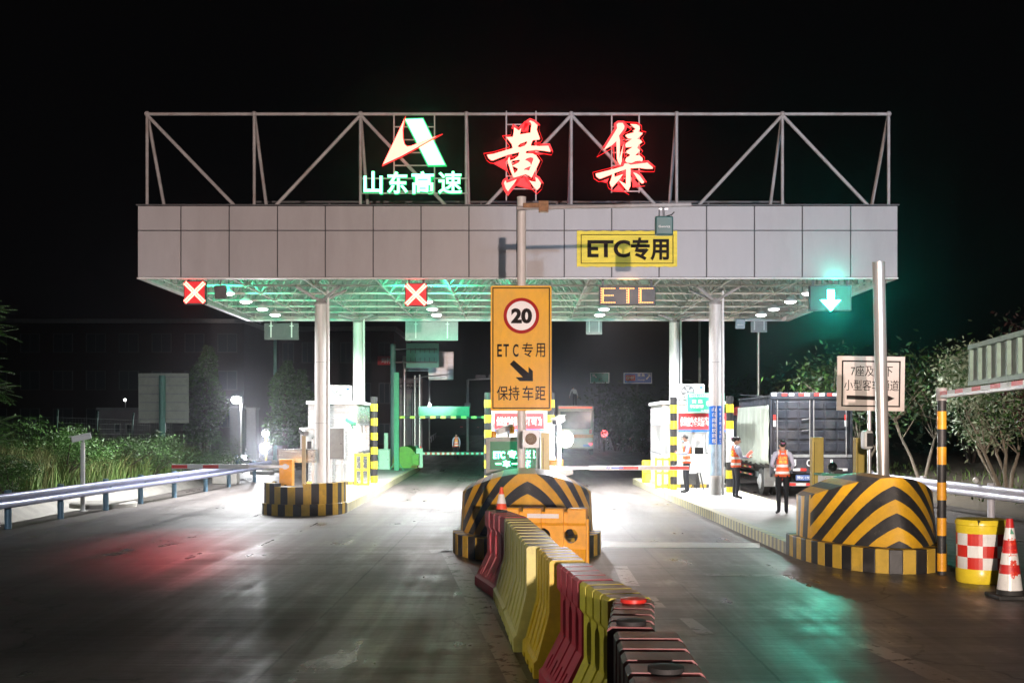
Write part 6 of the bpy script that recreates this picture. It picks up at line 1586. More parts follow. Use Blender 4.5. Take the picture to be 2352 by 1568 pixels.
q = gd(1322, 1045); coach('beige coach seen from behind beyond the ETC lane, a person on its roof', q.x, q.y, 2.6, 3.6, 10, R(-3))
def far_car(name, label, px, py, w, h, m, lights=True, cat='car'):
    q = gd(px, py); t = thing(name, label, cat, tuple(q)); X, Y = q.x, q.y; x0, x1 = X - w / 2, X + w / 2
    b = MB(); pr = [(0, .3), (4.3, .3), (4.35, .75), (3.4, .95), (2.7, h), (1.0, h), (.15, 1.0), (-.02, .8)]
    b.prism(pr, 0, w); b.v = [Vector((x0 + v.y, Y + v.x, v.z)) for v in b.v]; b.build('body', M[m], t, bevel=.06)
    b = MB(); b.add([(x0 + .15, Y + .12, 1.02), (x1 - .15, Y + .12, 1.02), (x1 - .25, Y + .88, h - .08), (x0 + .25, Y + .88, h - .08)], [(0, 1, 2, 3)]); o = b.build('rear_window', M['glass'], t); o.location += Vector((0, -.03, .03))
    for x in (x0 + .05, x1 - .35): b = MB(); b.box(x, x + .3, Y - .05, Y - .02, .72, .86); b.build('tail_lamp', M['tail_red'], t)
    for y in (Y + .8, Y + 3.4):
        for x in (x0 + .1, x1 - .1): b = MB(); b.cyl((x - .11, y, .32), (x + .11, y, .32), .32, n=18); b.build('wheel', M['rubber'], t, smooth=40)
    return t
M['carblack'] = mat('car_black', (.02, .02, .024), .2, coat=.8, var=.05); M['carred'] = mat('car_red', (.35, .02, .02), .25, coat=.8, var=.05); M['cargrey'] = mat('car_grey', (.14, .15, .16), .25, .3, coat=.6)
far_car('far_car', 'dark car with red tail lamps driving off beyond the coach', 1432, 1024, 1.75, 1.45, 'carblack')
cw = [o for o in COL.objects if o.name.startswith('far_car')][-1]; lamp('headlight_beam', 'SPOT', wl(cw) + Vector((0, 4.5, .7)), 9000, (1, .97, .9), .15, aim=(at(1430, 868, 105)), spot=16, blend=.8, parent=cw)
far_car('far_car', 'red car parked beyond the green panel of the height bar', 1060, 982, 1.8, 1.5, 'carred')
far_car('far_car', 'grey car parked beside the red one beyond the height bar', 1098, 982, 1.8, 1.45, 'cargrey')
# sedan in profile beyond the closed lane
t = thing('parked_sedan', 'dark grey sedan seen from the side beyond the boom gate', 'car', tuple(gd(630, 1050)))
YC = 68.; x0 = at(553, 0, YC).x
pr = [(.05, .35), (.02, .62), (.25, .86), (1.25, 1.0), (1.75, 1.08), (2.35, 1.42), (3.1, 1.52), (3.9, 1.48), (4.6, 1.12), (5.1, 1.06), (5.2, .6), (5.1, .35)]
b = MB(); b.prism([(x0 + x, z) for x, z in pr], YC, YC + 1.85); b.build('body', M['cargrey'], t, bevel=.08)
b = MB(); b.prism([(x0 + x, z) for x, z in [(1.95, 1.08), (2.45, 1.38), (3.05, 1.45), (3.05, 1.08)]], YC - .012, YC - .002); b.prism([(x0 + x, z) for x, z in [(3.12, 1.08), (3.12, 1.45), (3.85, 1.42), (4.35, 1.1)]], YC - .012, YC - .002); b.build('side_window_pane', M['glass'], t)
for x in (.95, 4.25):
    b = MB(); b.cyl((x0 + x, YC - .03, .34), (x0 + x, YC + .2, .34), .34, n=24); w_ = b.build('wheel', M['rubber'], t, smooth=40)
    b = MB(); b.cyl((x0 + x, YC - .04, .34), (x0 + x, YC - .032, .34), .22, n=20); b.build('rim', M['steel'], w_)
b = MB(); b.box(x0 + .03, x0 + .4, YC - .01, YC + .1, .66, .78); b.build('headlight', M['reflect'], t)
# ------------------------------------------------------------------ trees, bushes
def leaf_mat(name, c, var=.4): 
    m = mat(name, c, .5, var=var, scale=1.3, rvar=.1); b = m.node_tree.nodes['Principled BSDF']
    b.inputs['Subsurface Weight'].default_value = 0; return m
M['bark'] = mat('pale_bark', (.26, .22, .17), .85, var=.25, scale=8, bump=.5); M['bark_dark'] = mat('dark_bark', (.08, .06, .05), .9, var=.25, scale=8, bump=.5)
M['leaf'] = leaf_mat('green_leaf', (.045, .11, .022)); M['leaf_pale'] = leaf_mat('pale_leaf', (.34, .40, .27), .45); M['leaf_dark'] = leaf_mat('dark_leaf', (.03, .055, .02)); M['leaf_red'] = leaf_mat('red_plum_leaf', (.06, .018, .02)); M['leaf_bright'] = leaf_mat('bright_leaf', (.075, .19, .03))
def leaf(b, p, s, mi=0, asp=.45, droop=0):
    d = Vector((random.gauss(0, 1), random.gauss(0, 1), random.gauss(-droop, .7))).normalized(); u = d.orthogonal().normalized(); u = (Matrix.Rotation(random.uniform(0, 2 * PI), 3, d) @ u)
    b.add([p - d * s, p + u * s * asp, p + d * s, p - u * s * asp], [(0, 1, 2, 3)], mi)
def tree(label, base, stems, h, crown_c, crown_r, n, leafs, mats, bark='bark', group='trees behind the pale guardrail', trunk_r=.06, spread=.9, name='tree', clumps=26, fill=.27, seed=1, lean=(0, 0)):
    rs = random.getstate(); random.seed(seed)
    t = thing(name, label, 'tree', tuple(base), group); base = Vector(base); cc = Vector(crown_c); cr = Vector(crown_r)
    b = MB(); cl = []
    for k in range(clumps):
        while True:
            v = Vector((random.uniform(-1, 1), random.uniform(-1, 1), random.uniform(-1, 1)))
            if .25 < v.length < 1: break
        cl.append(cc + Vector((v.x * cr.x, v.y * cr.y, v.z * cr.z)))
    for s in range(stems):
        a = 2 * PI * s / stems + random.uniform(-.4, .4); q = [base + Vector((.07 * math.cos(a), .07 * math.sin(a), -.2))]
        tgt = cc + Vector((math.cos(a) * cr.x * .5, math.sin(a) * cr.y * .5, -cr.z * .1))
        for k in range(1, 6):
            u = k / 5; q.append(base.lerp(tgt, u) + Vector((random.gauss(0, .05), random.gauss(0, .05), 0)) + Vector((math.cos(a), math.sin(a), 0)) * spread * .3 * math.sin(PI * u))
        b.tube(q, [trunk_r * (1 - .75 * k / 5) for k in range(6)], 8)
        for c in random.sample(cl, min(len(cl), max(3, clumps // stems))):
            i = random.choice((2, 3, 4)); m = q[i].lerp(c, .5) + Vector((random.gauss(0, .1), random.gauss(0, .1), random.uniform(-.15, .1)))
            b.tube([q[i], m, c], [trunk_r * .38, trunk_r * .25, trunk_r * .1], 5)
    b.build('trunk', M[bark], t, smooth=60)
    b = MB()
    for k in range(n):
        c = random.choice(cl); g = Vector((random.gauss(0, 1), random.gauss(0, 1), random.gauss(0, .8))) * fill * (cr.x + cr.z) * .5
        leaf(b, c + g, leafs * random.choice((.5, .7, 1., 1.4)), random.randrange(len(mats)), .38, droop=.5)
    b.build('crown', [M[m] for m in mats], t)
    random.setstate(rs); return t
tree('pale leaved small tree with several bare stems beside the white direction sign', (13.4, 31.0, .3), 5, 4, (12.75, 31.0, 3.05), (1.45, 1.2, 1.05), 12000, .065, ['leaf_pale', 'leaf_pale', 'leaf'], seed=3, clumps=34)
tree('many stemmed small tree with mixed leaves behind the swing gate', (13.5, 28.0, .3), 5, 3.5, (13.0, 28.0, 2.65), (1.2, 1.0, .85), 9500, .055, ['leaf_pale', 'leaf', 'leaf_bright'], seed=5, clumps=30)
tree('dark plum coloured tree with grey stems under the ribbed sign', (12.4, 24.5, .2), 6, 3.4, (12.6, 25.0, 2.9), (1.5, 1.2, .9), 7500, .05, ['leaf_red', 'leaf_red', 'leaf_red', 'leaf_pale'], seed=8, trunk_r=.07)
tree('tall dark plum tree above the ribbed sign of the swing gate', (17, 34, .8), 3, 5, (16.0, 34, 4.4), (1.8, 1.3, 1.3), 3500, .08, ['leaf_red', 'leaf_dark'], 'bark_dark', seed=9)
tree('dim green tree behind the truck and the white direction sign', (12.2, 40, .4), 4, 4, (11.6, 40, 3.0), (1.9, 1.4, 1.5), 4500, .09, ['leaf', 'leaf_dark'], 'bark', seed=12, clumps=30)
tree('slim grey trunked tree between the direction sign and the pale tree', (13.2, 37, .5), 2, 4, (13.0, 37, 3.6), (1.6, 1.4, 1.1), 3000, .09, ['leaf', 'leaf_dark'], 'bark', seed=14)
for k in range(9):
    x = 16 + k * 2.3 + (k % 2); y = 40 + (k * 7) % 17
    tree(('dark bushy tree at the far edge of the slope', 'broad dim tree on the slope beyond the plum tree', 'dim tree high on the slope behind the others')[k % 3] + (' in the first row', ' in the second row', ' in the last row')[k // 3], (x, y, 1), 3, 4, (x, y, 3.4), (2.2, 1.8, 1.6), 1500, .13, ['leaf_dark', 'leaf'], 'bark_dark', seed=20 + k, clumps=22)

# compound leaved branches at the picture edge: ailanthus like tree
t = thing('ailanthus_tree', 'feathery leaved green tree standing at the edge of the grassy bank', 'tree', (-13.05, 26.5, .5))
random.seed(77)
b = MB(); b.tube([(-13.05, 26.5, .2), (-12.95, 26.4, 1.6), (-12.9, 26.2, 3.2), (-12.85, 26.1, 4.6)], [.09, .075, .05, .02], 8)
fr = []
for k in range(85):
    z = random.uniform(.8, 4.9); a = random.uniform(0, 2 * PI); L = random.uniform(.5, 1.25) * (1.15 - .12 * z)
    o = Vector((-13.05 + .07 * z, 26.5 - .08 * z, z)); d = Vector((math.cos(a), math.sin(a), random.uniform(-.1, .5)))
    q = [o, o + d * L * .5 + Vector((0, 0, .06)), o + d * L + Vector((0, 0, -.12 * L))]; b.tube(q, [.018, .012, .004], 5)
    for e in range(3): 
        u = random.uniform(.35, 1); s = q[1].lerp(q[2], u); fr.append((s, Vector((math.cos(a + random.uniform(-.9, .9)), math.sin(a + random.uniform(-.9, .9)), random.uniform(-.3, .4))).normalized(), random.uniform(.35, .6)))
b.build('trunk', M['bark_dark'], t, smooth=60)
b = MB()
for s, d, L in fr:
    sd = d.cross(Vector((0, 0, 1))).normalized()
    for k in range(9):
        p = s + d * L * k / 9 - Vector((0, 0, .18 * L * (k / 9) ** 2))
        for sg in (-1, 1):
            tip = p + sd * sg * .12 + d * .05 - Vector((0, 0, .03)); w = d * .022; b.add([p, p + sd * sg * .05 + w * 1.2, tip, p + sd * sg * .06 - w], [(0, 1, 2, 3)], k % 2)
b.build('crown', [M['leaf_bright'], M['leaf']], t)
def bush(label, c, r, n, s, mats, seed, name='bush', cat='bush', group='bushes on the grassy bank'):
    rs = random.getstate(); random.seed(seed); c = Vector(c); t = thing(name, label, cat, (c.x, c.y, max(.2, c.z - r[2])), group); b = MB()
    cl = [c + Vector((random.gauss(0, .5) * r[0], random.gauss(0, .5) * r[1], random.gauss(0, .5) * r[2])) for _ in range(18)]
    for k in range(n):
        q = random.choice(cl) + Vector((random.gauss(0, .22) * r[0], random.gauss(0, .22) * r[1], random.gauss(0, .26) * r[2])); leaf(b, q, s * random.choice((.5, .8, 1.1, 1.5)), random.randrange(len(mats)), .3)
    b.build('foliage', [M[m] for m in mats], t)
    b = MB()
    for q in cl[:9]: b.tube([Vector((c.x, c.y, max(.1, c.z - r[2] - .3))), q], [.03, .01], 5)
    b.build('stem', M['bark_dark'], t); random.setstate(rs)
bush('broad green bush beside the feathery tree behind the white camera post', at(150, 1032, 33), (1.2, 1.0, .5), 7000, .045, ['leaf', 'leaf_bright'], 31)
bush('dark bush below the small pale house', at(265, 1035, 38), (1.5, 1.0, .5), 6000, .05, ['leaf_dark', 'leaf'], 32)
bush('leafy bush at the foot of the ribbed sign back', at(350, 1042, 40), (1.6, 1.0, .5), 6000, .05, ['leaf_dark', 'leaf'], 33)
bush('low dark bush near the bend of the guardrail', at(480, 1055, 44), (1.8, 1.2, .6), 5500, .05, ['leaf', 'leaf_dark'], 34)
bush('rounded bush in the lower corner of the bank', at(30, 1085, 26), (.8, .6, .35), 5000, .035, ['leaf_bright', 'leaf'], 35)
# poplars
def poplar(label, px, py0, py1, Y, w, seed):
    rs = random.getstate(); random.seed(seed); a, c = at(px, py0, Y), at(px, py1, Y); t = thing('poplar_tree', label, 'tree', (a.x, Y, 0), 'dark columnar poplars')
    b = MB(); b.tube([(a.x, Y, 0), (a.x, Y, a.z * .6), (a.x, Y, a.z)], [.18, .1, .02], 7); b.build('trunk', M['bark_dark'], t, smooth=60)
    b = MB()
    for k in range(3600):
        u = random.random(); z = c.z + (a.z - c.z) * u; r = w * (math.sin(PI * min(.98, (.12 + .88 * u) ** .7)) ** .6) * random.uniform(.1, 1) ** .5; an = random.uniform(0, 2 * PI)
        leaf(b, Vector((a.x + r * math.cos(an) + .15 * math.sin(z * 2.5), Y + r * math.sin(an), z)), random.uniform(.08, .17), k % 2)
    b.build('crown', [M['leaf_dark'], M['leaf']], t); random.setstate(rs)
poplar('dark columnar poplar beside the ribbed sign back', 472, 795, 1015, 55, 1.0, 41)
poplar('dim poplar behind the teal lamp pole', 655, 830, 1020, 62, 1.1, 42)
poplar('dim poplar behind the round canopy columns', 690, 850, 1025, 66, 1.2, 43)

# ------------------------------------------------------------------ structures behind
t = thing('ribbed_sign', 'back of a large ribbed sign on a thick round pole', 'road sign', tuple(at(376, 1060, 45)))
Y = 45.; a, c = at(318, 857, Y), at(433, 971, Y)
M['signback'] = mat('sign_back_sheet', (.42, .44, .38), .5, .2, var=.1, dirt=.3)
b = MB(); b.box(a.x, c.x, Y, Y + .04, c.z, a.z); b.build('board', M['signback'], t)
b = MB()
for k in range(6): z = a.z - .15 - k * (a.z - c.z - .3) / 5; b.bar((a.x + .05, Y - .03, z), (c.x - .05, Y - .03, z), .05, .05)
b.build('rib', M['grey'], t)
b = MB(); x = at(376, 0, Y).x; b.cyl((x, Y - .19, .3), (x, Y - .19, a.z - .1), .13, n=18); b.build('post', M['tealpost'], t, smooth=40)
Y = 66.; x = at(632, 0, Y).x; t = thing('lamp_pole', 'tall teal lamp pole rising behind the boom gate to the canopy', 'lamp pole', (x, Y, 0))
b = MB(); b.cyl((x, Y, 0), (x, Y, 8.9), .11, .09, n=16); b.cyl((x, Y, 0), (x, Y, .25), .14, n=16); b.build('shaft', M['tealpost'], t, smooth=40)
b = MB(); b.bar((x, Y, 8.9), (x + 1.2, Y - .6, 9.2), .06, .06); b.build('arm', M['tealpost'], t)
for k, (px, Y, lab) in enumerate(((1607, 62, 'tall grey pole rising behind the white booth'), (1742, 48, 'thin pale lamp pole rising above the truck'))):
    x = at(px, 0, Y).x; t = thing('lamp_pole', lab, 'lamp pole', (x, Y, 0)); b = MB(); b.cyl((x, Y, 0), (x, Y, 9.4), .11 if k == 0 else .07, .06, n=14); b.cyl((x, Y, 0), (x, Y, .25), .16, n=14); b.build('shaft', M['grey' if k == 0 else 'steel'], t, smooth=40)
    b = MB(); b.bar((x, Y, 9.4), (x - 1.2, Y, 9.7), .06, .06); b.build('arm', M['steel'], t)
Y = 60.; p = at(543, 918, Y); t = thing('street_lamp', 'dazzling white lamp on a pale post by the gate pillars', 'street lamp', (p.x + .25, Y, 0))
b = MB(); b.tube([(p.x + .25, Y, 0), (p.x + .25, Y, p.z - .2), (p.x, Y, p.z + .15)], .06, 10); b.build('post', M['column'], t, smooth=40)
b = MB(); b.sphere(p, .26, 10, 0, (1, .7, .8)); b.build('lamp_head', M['flash'], t, smooth=60)
b = MB(); b.lathe(p + Vector((0, 0, .14)), [(.34, 0), (.30, .05), (.12, .14), (.02, .16)], 18); b.build('hood', M['darkgrey'], t, smooth=40)
lamp('beam', 'POINT', p - Vector((0, .35, 0)), 300, (.9, .93, 1), .2, parent=t)
for k, (px0, px1, py0) in enumerate(((528, 556, 935), (566, 588, 940))):
    a, c = at(px0, py0, 62), at(px1, 1012, 62); t = thing('gate_pillar', ('wide grey gate pillar under the dazzling lamp', 'narrow grey gate pillar behind the parked sedan')[k], 'gate pillar', ((a.x + c.x) / 2, 62, 0), 'gate pillars')
    b = MB(); b.box(a.x, c.x, 62, 62.7, 0, a.z); b.box(a.x - .06, c.x + .06, 61.94, 62.76, a.z + .002, a.z + .12); b.build('pillar', M['darkgrey'], t, bevel=.02)
p = at(287, 918, 85); t = thing('far_lamp', 'tiny white lamp above the small pale house', 'lamp', tuple(p)); b = MB(); b.sphere(p, .09, 6); b.build('lens', M['lens'], t); b = MB(); b.cyl((p.x, p.y + .1, 0), (p.x, p.y + .1, p.z), .04); b.build('post', M['grey'], t)
p = at(482, 988, 64); t = thing('far_lamp', 'tiny green lamp beside the poplar', 'lamp', tuple(p)); b = MB(); b.sphere(p, .06, 6); b.build('lens', M['led_green_txt'], t); b = MB(); b.cyl((p.x, p.y + .1, 0), (p.x, p.y + .1, p.z), .04); b.build('post', M['grey'], t)
# small pale house
Y = 75.; a, c = at(228, 941, Y), at(345, 1000, Y); t = thing('small_house', 'small pale single storey house behind the bushes', 'house', ((a.x + c.x) / 2, Y, 0))
M['plaster'] = mat('pale_plaster', (.38, .34, .36), .8, var=.12, scale=1.2)
b = MB(); b.box(a.x, c.x, Y, Y + 5, 0, a.z); b.build('wall', M['plaster'], t)
b = MB(); b.box(a.x - .15, c.x + .15, Y - .15, Y + 5.15, a.z + .003, a.z + .15); b.build('roof', M['grey'], t)
for px in (262, 288):
    q, r_ = at(px, 972, Y), at(px + 16, 995, Y); b = MB(); b.ring(q.x, r_.x, r_.z, q.z, Y - .03, Y - .002, .08); w_ = b.build('window', M['cleanwhite'], t); b = MB(); b.box(q.x + .085, r_.x - .085, Y - .02, Y - .003, r_.z + .085, q.z - .085); b.build('pane', M['glass'], w_)
# long dim blocks
def block(label, px0, px1, py0, Y, rows, n, h0, m, group='long dim buildings'):
    a, c = at(px0, py0, Y), at(px1, py0, Y); t = thing('building', label, 'building', ((a.x + c.x) / 2, Y, 0), group)
    H = a.z; b = MB(); b.box(a.x, c.x, Y, Y + 12, 0, H); b.build('wall', M[m], t)
    b = MB(); b.box(a.x - .2, c.x + .2, Y - .25, Y + 12.2, H + .003, H + .35); b.build('roof', M['grey'], t)
    for r_ in range(rows):
        z1 = H - .9 - r_ * 3.3
        for k in range(n):
            x = a.x + (c.x - a.x) * (k + .5) / n; w = (c.x - a.x) / n * .30
            b = MB(); b.ring(x - w, x + w, z1 - 1.7, z1, Y - .06, Y - .002, .07); b.box(x - .03, x + .03, Y - .05, Y - .004, z1 - 1.625, z1 - .075); wn = b.build('window', M['darkgrey'], t)
            b = MB(); b.box(x - w + .075, x + w - .075, Y - .03, Y - .006, z1 - 1.625, z1 - .075); b.build('pane', M['glass'], wn)
    return t, a, c
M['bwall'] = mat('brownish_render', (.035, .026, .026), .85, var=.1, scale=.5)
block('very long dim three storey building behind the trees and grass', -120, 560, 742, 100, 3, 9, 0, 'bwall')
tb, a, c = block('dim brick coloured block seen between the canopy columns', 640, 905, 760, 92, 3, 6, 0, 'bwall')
p0, p1 = at(868, 818, 91.9), at(905, 838, 91.9); t = thing('shop_sign', 'dim red shop sign with characters on the block between the columns', 'shop sign', tuple(p1))
b = MB(); b.box(p0.x, p1.x, 91.7, 91.9, p1.z, p0.z); b.build('board', M['banner'], t); b = MB(); ptext(b, '玛利', 876, 897, 822, 834, 91.7, .02, .01); b.build('lettering', M['text_white'], t)
t = thing('shop_house', 'dim shop house with a lettered sign behind the silver poles', 'shop', tuple(gd(945, 1020)))
Y = 88.; a, c = at(912, 868, Y), at(970, 1000, Y); b = MB(); b.box(a.x, c.x, Y, Y + 6, 0, a.z); b.build('wall', M['plaster'], t)
b = MB(); 
p0, p1 = at(914, 880, Y), at(968, 893, Y); b.box(p0.x, p1.x, Y - .15, Y - .01, p1.z, p0.z); sb_ = b.build('sign_board', M['darkgrey'], t)
b = MB(); ptext(b, '老马柴汽修店', 918, 965, 882, 891, Y - .16, .02, .01); b.build('lettering', M['text_white'], sb_)
for k in range(4):
    q, r_ = at(918, 905 + k * 13, Y), at(962, 915 + k * 13, Y); b = MB(); b.box(q.x, r_.x, Y - .06, Y - .005, r_.z, q.z); b.build('window', M['signback'], t)
# sign gantries beyond the empty lane
Y = 62.; x = at(903, 0, Y).x; t = thing('gantry_sign', 'green back of a road sign held by a thick teal pole', 'road sign', (x, Y, 0), 'backs of overhead road signs')
b = MB(); b.cyl((x, Y, 0), (x, Y, at(0, 790, Y).z), .15, n=18); b.build('post', M['tealpost'], t, smooth=40)
a, c = at(933, 788, Y), at(1008, 844, Y); b = MB(); b.box(a.x, c.x, Y, Y + .05, c.z, a.z); b.build('board', mat('sign_back_green', (.14, .36, .27), .5, .1, var=.08), t)
b = MB(); 
for py in (802, 832): z = at(0, py, Y).z; b.bar((x, Y - .06, z), (c.x - .1, Y - .06, z), .07, .07)
for k in range(6): xx = a.x + .25 + k * (c.x - a.x - .5) / 5; b.bar((xx, Y - .03, c.z + .25), (xx, Y - .03, c.z + .55), .03, .03); b.bar((xx, Y - .03, a.z - .55), (xx, Y - .03, a.z - .25), .03, .03)
b.build('arm', M['darkgrey'], t)
Y = 72.; x = at(929, 0, Y).x; t = thing('gantry_sign', 'silver latticed back of a road sign on a thin silver pole', 'road sign', (x, Y, 0), 'backs of overhead road signs')
b = MB(); b.cyl((x, Y, 0), (x, Y, at(0, 818, Y).z), .12, n=16); b.build('post', M['stainless'], t, smooth=40)
a, c = at(985, 808, Y), at(1041, 871, Y); b = MB(); b.box(a.x, c.x, Y, Y + .05, c.z, a.z); bd = b.build('board', M['steel'], t)
b = MB()
for k in range(5): xx = a.x + (c.x - a.x) * k / 4; b.bar((xx, Y - .03, c.z), (xx, Y - .03, a.z), .05, .05)
for k in range(6): z = c.z + (a.z - c.z) * k / 5; b.bar((a.x, Y - .035, z), (c.x, Y - .035, z), .04, .04)
b.build('lattice', M['stainless'], bd)
b = MB()
for py in (846, 851): z = at(0, py, Y).z; b.bar((x, Y - .08, z), (c.x, Y - .08, z), .08, .06)
b.build('arm', M['steel'], t)
for k, (px, py0, Y, lab) in enumerate(((964, 860, 66, 'slim silver pole with a bracket arm behind the height bar post'), (953, 862, 67, 'slim silver pole beside the bracket arm pole'), (947, 900, 64, 'dark slim post among the silver poles'))):
    x = at(px, 0, Y).x; t = thing('slim_pole', lab, 'pole', (x, Y, 0), 'slim poles beyond the empty lane'); z = at(0, py0, Y).z
    b = MB(); b.cyl((x, Y, 0), (x, Y, z), .07, n=12); b.build('shaft', M['stainless' if k < 2 else 'black'], t, smooth=40)
    if k < 2: b = MB(); b.tube([(x - .4, Y, z - .35), (x + .3, Y, z - .1), (x + 1.6, Y, z)], .03, 6); b.build('arm', M['steel'], t)
Y = 95.; t = thing('camera_gantry', 'dim brown pole with a long camera arm beyond the empty lane', 'gantry', tuple(gd(1074, 1028)))
x = at(1074, 0, Y).x; z = at(0, 872, Y).z; b = MB(); b.cyl((x, Y, 0), (x, Y, z), .13, n=14); b.bar((x, Y, z), (at(1128, 0, Y).x, Y, z + .1), .12, .12)
b.build('mast', M['grey'], t, smooth=40); b = MB(); 
for px in (1096, 1104, 1112, 1125): xx = at(px, 0, Y).x; b.box(xx - .14, xx + .14, Y - .2, Y + .2, z + .12, z + .4)
b.build('camera', M['darkgrey'], t); b = MB(); b.box(x - .25, x + .25, Y - .2, Y + .2, at(0, 935, Y).z, at(0, 925, Y).z); b.build('box', M['grey'], t)
p = at(986, 930, 98); t = thing('far_lamp', 'white lamp glinting above the green panel of the height bar', 'lamp', tuple(p)); b = MB(); b.sphere(p, .14, 6); b.build('lens', M['flash'], t); b = MB(); b.cyl((p.x, p.y + .16, 0), (p.x, p.y + .16, p.z + 5), .07); b.build('post', M['grey'], t)
guardrail('pale bridge guardrail running away beyond the empty lane', [tuple(gd(957, 1046)), tuple(gd(985, 1018)), tuple(gd(1003, 1000))], [tuple(gd(957 + 5.2 * k, 1046 - 5.1 * k))[:2] for k in range(9)], 1, 'rail_white', top=.85)
# direction signs far ahead
for k, (px0, px1, py0, py1, lab) in enumerate(((1355, 1400, 855, 880, 'small far green direction sign with an arrow'), (1432, 1498, 855, 881, 'far blue direction sign with a red shield and arrow'))):
    Y = 105.; a, c = at(px0, py0, Y), at(px1, py1, Y); t = thing('far_direction_sign', lab, 'road sign', tuple(at(px0, py1, Y)), 'far overhead direction signs')
    m = glow('sign_sheet_%d' % k, ((.02, .30, .24), (.02, .28, .42))[k], .55); m.node_tree.nodes['Principled BSDF'].inputs['Base Color'].default_value = ((.02, .3, .2, 1), (.02, .12, .4, 1))[k]
    b = MB(); b.box(a.x, c.x, Y, Y + .08, c.z, a.z); b.build('board', M['plategreen'] if k == 0 else M['blue'], t)
    b = MB(); b.ring(a.x + .03, c.x - .03, c.z + .03, a.z - .03, Y - .008, Y - .003, .06)
    def ar(pts): b.prism([(at(u, v, Y).x, at(u, v, Y).z) for u, v in pts], Y - .012, Y - .003)
    if k == 0: ar([(1360, 859), (1368, 859), (1366, 861), (1371, 866), (1369, 868), (1364, 863), (1362, 866)])
    else:
        ptext(b, '黄 集', 1464, 1481, 858, 865, Y, .03, .006); ptext(b, 'Huangji', 1465, 1481, 870, 874, Y, .01, .006); ar([(1494, 858), (1494, 866), (1492, 864), (1486, 872), (1483, 870), (1490, 862), (1487, 859)])
    b.build('lettering', M['text_white'], t)
    if k == 1:
        p0, p1 = at(1437, 861, Y), at(1459, 874, Y); b = MB(); b.box(p0.x, p1.x, Y - .02, Y - .003, p1.z, p0.z); sh = b.build('shield', M['red'], t); b = MB(); ptext(b, 'G107', 1439, 1457, 864, 871, Y - .02, .02, .008); b.build('lettering', M['text_white'], sh)
    xs_ = at((px0 + px1) / 2, 0, Y).x; b = MB(); b.cyl((xs_, Y + .2, 0), (xs_, Y + .2, a.z), .14, n=12); b.build('post', M['darkgrey'], t)
# dark trees beyond the ETC lane
for k, (px, Y, r, z) in enumerate(((1415, 96, 3.2, 3.3), (1440, 88, 2.6, 2.6), (1480, 84, 2.8, 2.2), (1520, 80, 3.0, 1.8), (1700, 75, 3, 3), (1820, 70, 2.8, 3.2), (1560, 92, 3.0, 3.2))):
    x = at(px, 0, Y).x
    tree(('dark roadside tree partly hiding the small green sign', 'dark roadside tree below the blue sign', 'low dark roadside tree past the coach', 'dim dark bushy tree past the white booth', 'dim tree behind the truck cab', 'dim tree above the truck tarpaulin', 'dim tree behind the striped post')[k], (x, Y, 0), 3, 4, (x, Y, z), (r, r, z * .75), 1400, .17, ['leaf_dark'], 'bark_dark', group='dark trees along the far road', seed=60 + k, clumps=24)
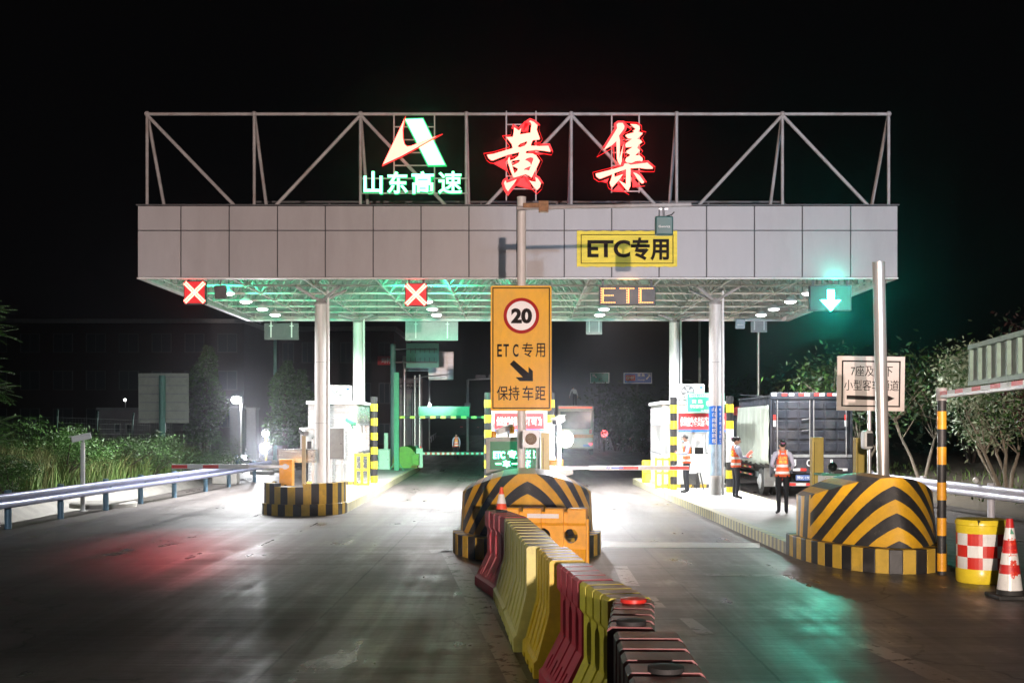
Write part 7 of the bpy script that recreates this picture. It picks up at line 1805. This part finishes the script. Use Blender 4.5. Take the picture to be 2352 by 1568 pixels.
# delineators
for k, (px, py) in enumerate(((1485, 1028), (1551, 1040), (1608, 1052), (1395, 1017))):
    q = gd(px, py); t = thing('delineator_post', ('white delineator post by the far bend', 'yellow delineator post on the grassy verge', 'short delineator post near the guard block', 'small delineator post beside the red tail lamp')[k], 'delineator', tuple(q), 'roadside delineator posts')
    b = MB(); b.cyl(q, q + Vector((0, 0, .8)), .07, n=10); b.build('post', M['mustard' if k == 1 else 'cleanwhite'], t, smooth=40)
p = at(1388, 995, 92); t = thing('far_signal', 'round red lamp glowing on a dark post past the coach', 'signal', tuple(p)); b = MB(); b.sphere(p, .28, 8); b.build('lens', glow('far_red_lamp', (1, .10, .10), 6), t); b = MB(); b.cyl((p.x, p.y + .3, 0), (p.x, p.y + .3, p.z), .08); b.build('post', M['darkgrey'], t)
q = gd(1412, 1018); guardrail('far guardrail with pale reflectors curving past the coach', [(q.x, q.y, 0), tuple(gd(1500, 1024)), tuple(gd(1600, 1036))], [tuple(gd(1412 + 30 * k, 1018 + 2.5 * k))[:2] for k in range(7)], 1, 'rail_blue', top=.8)
# green mesh fence on the bank
M['fence_green'] = mat('fence_green', (.015, .05, .04), .7)
t = thing('mesh_fence', 'teal wire mesh fence at the top of the grassy bank', 'fence', (-19, 40, .9))
b = MB(); fb = MB()
P = [Vector((-24, 38, .9)), Vector((-17.5, 43, .75)), Vector((-15.5, 54, .6))]
for a, c in zip(P, P[1:]):
    L = (c - a).length; n = int(L / .2)
    for k in range(n + 1): q = a.lerp(c, k / n); b.bar(q, q + Vector((0, 0, 1.7)), .010, .010)
    for k in range(9): b.bar(a + Vector((0, 0, .1 + k * .2)), c + Vector((0, 0, .1 + k * .2)), .010, .010)
b.build('wire_mesh', M['fence_green'], t)
for a, c in zip(P, P[1:]):
    n = max(2, int((c - a).length / 2.6))
    for k in range(n): q = a.lerp(c, k / n); b = MB(); b.tube([q, q + Vector((0, 0, 1.75)), q + Vector((.12, -.25, 2.0))], .035, 8); b.build('post', M['tealpost'], t, smooth=40)
# ------------------------------------------------------------------ added haze that gives the lamps a bloom
hz = bpy.data.materials.new('bloom_haze'); hz.use_nodes = True; t_ = hz.node_tree
for n_ in list(t_.nodes):
    if n_.type != 'OUTPUT_MATERIAL': t_.nodes.remove(n_)
pv = t_.nodes.new('ShaderNodeVolumePrincipled'); pv.inputs['Color'].default_value = (.9, .92, 1, 1); pv.inputs['Density'].default_value = .0011; pv.inputs['Anisotropy'].default_value = .95
t_.links.new(pv.outputs[0], [n_ for n_ in t_.nodes if n_.type == 'OUTPUT_MATERIAL'][0].inputs['Volume'])
b = MB(); b.box(-200, 200, -90, 270, -1.9, 10.9)
tag(b.build('haze', hz), 'thin added haze over the whole plaza for lamp bloom', 'haze', kind='stuff')
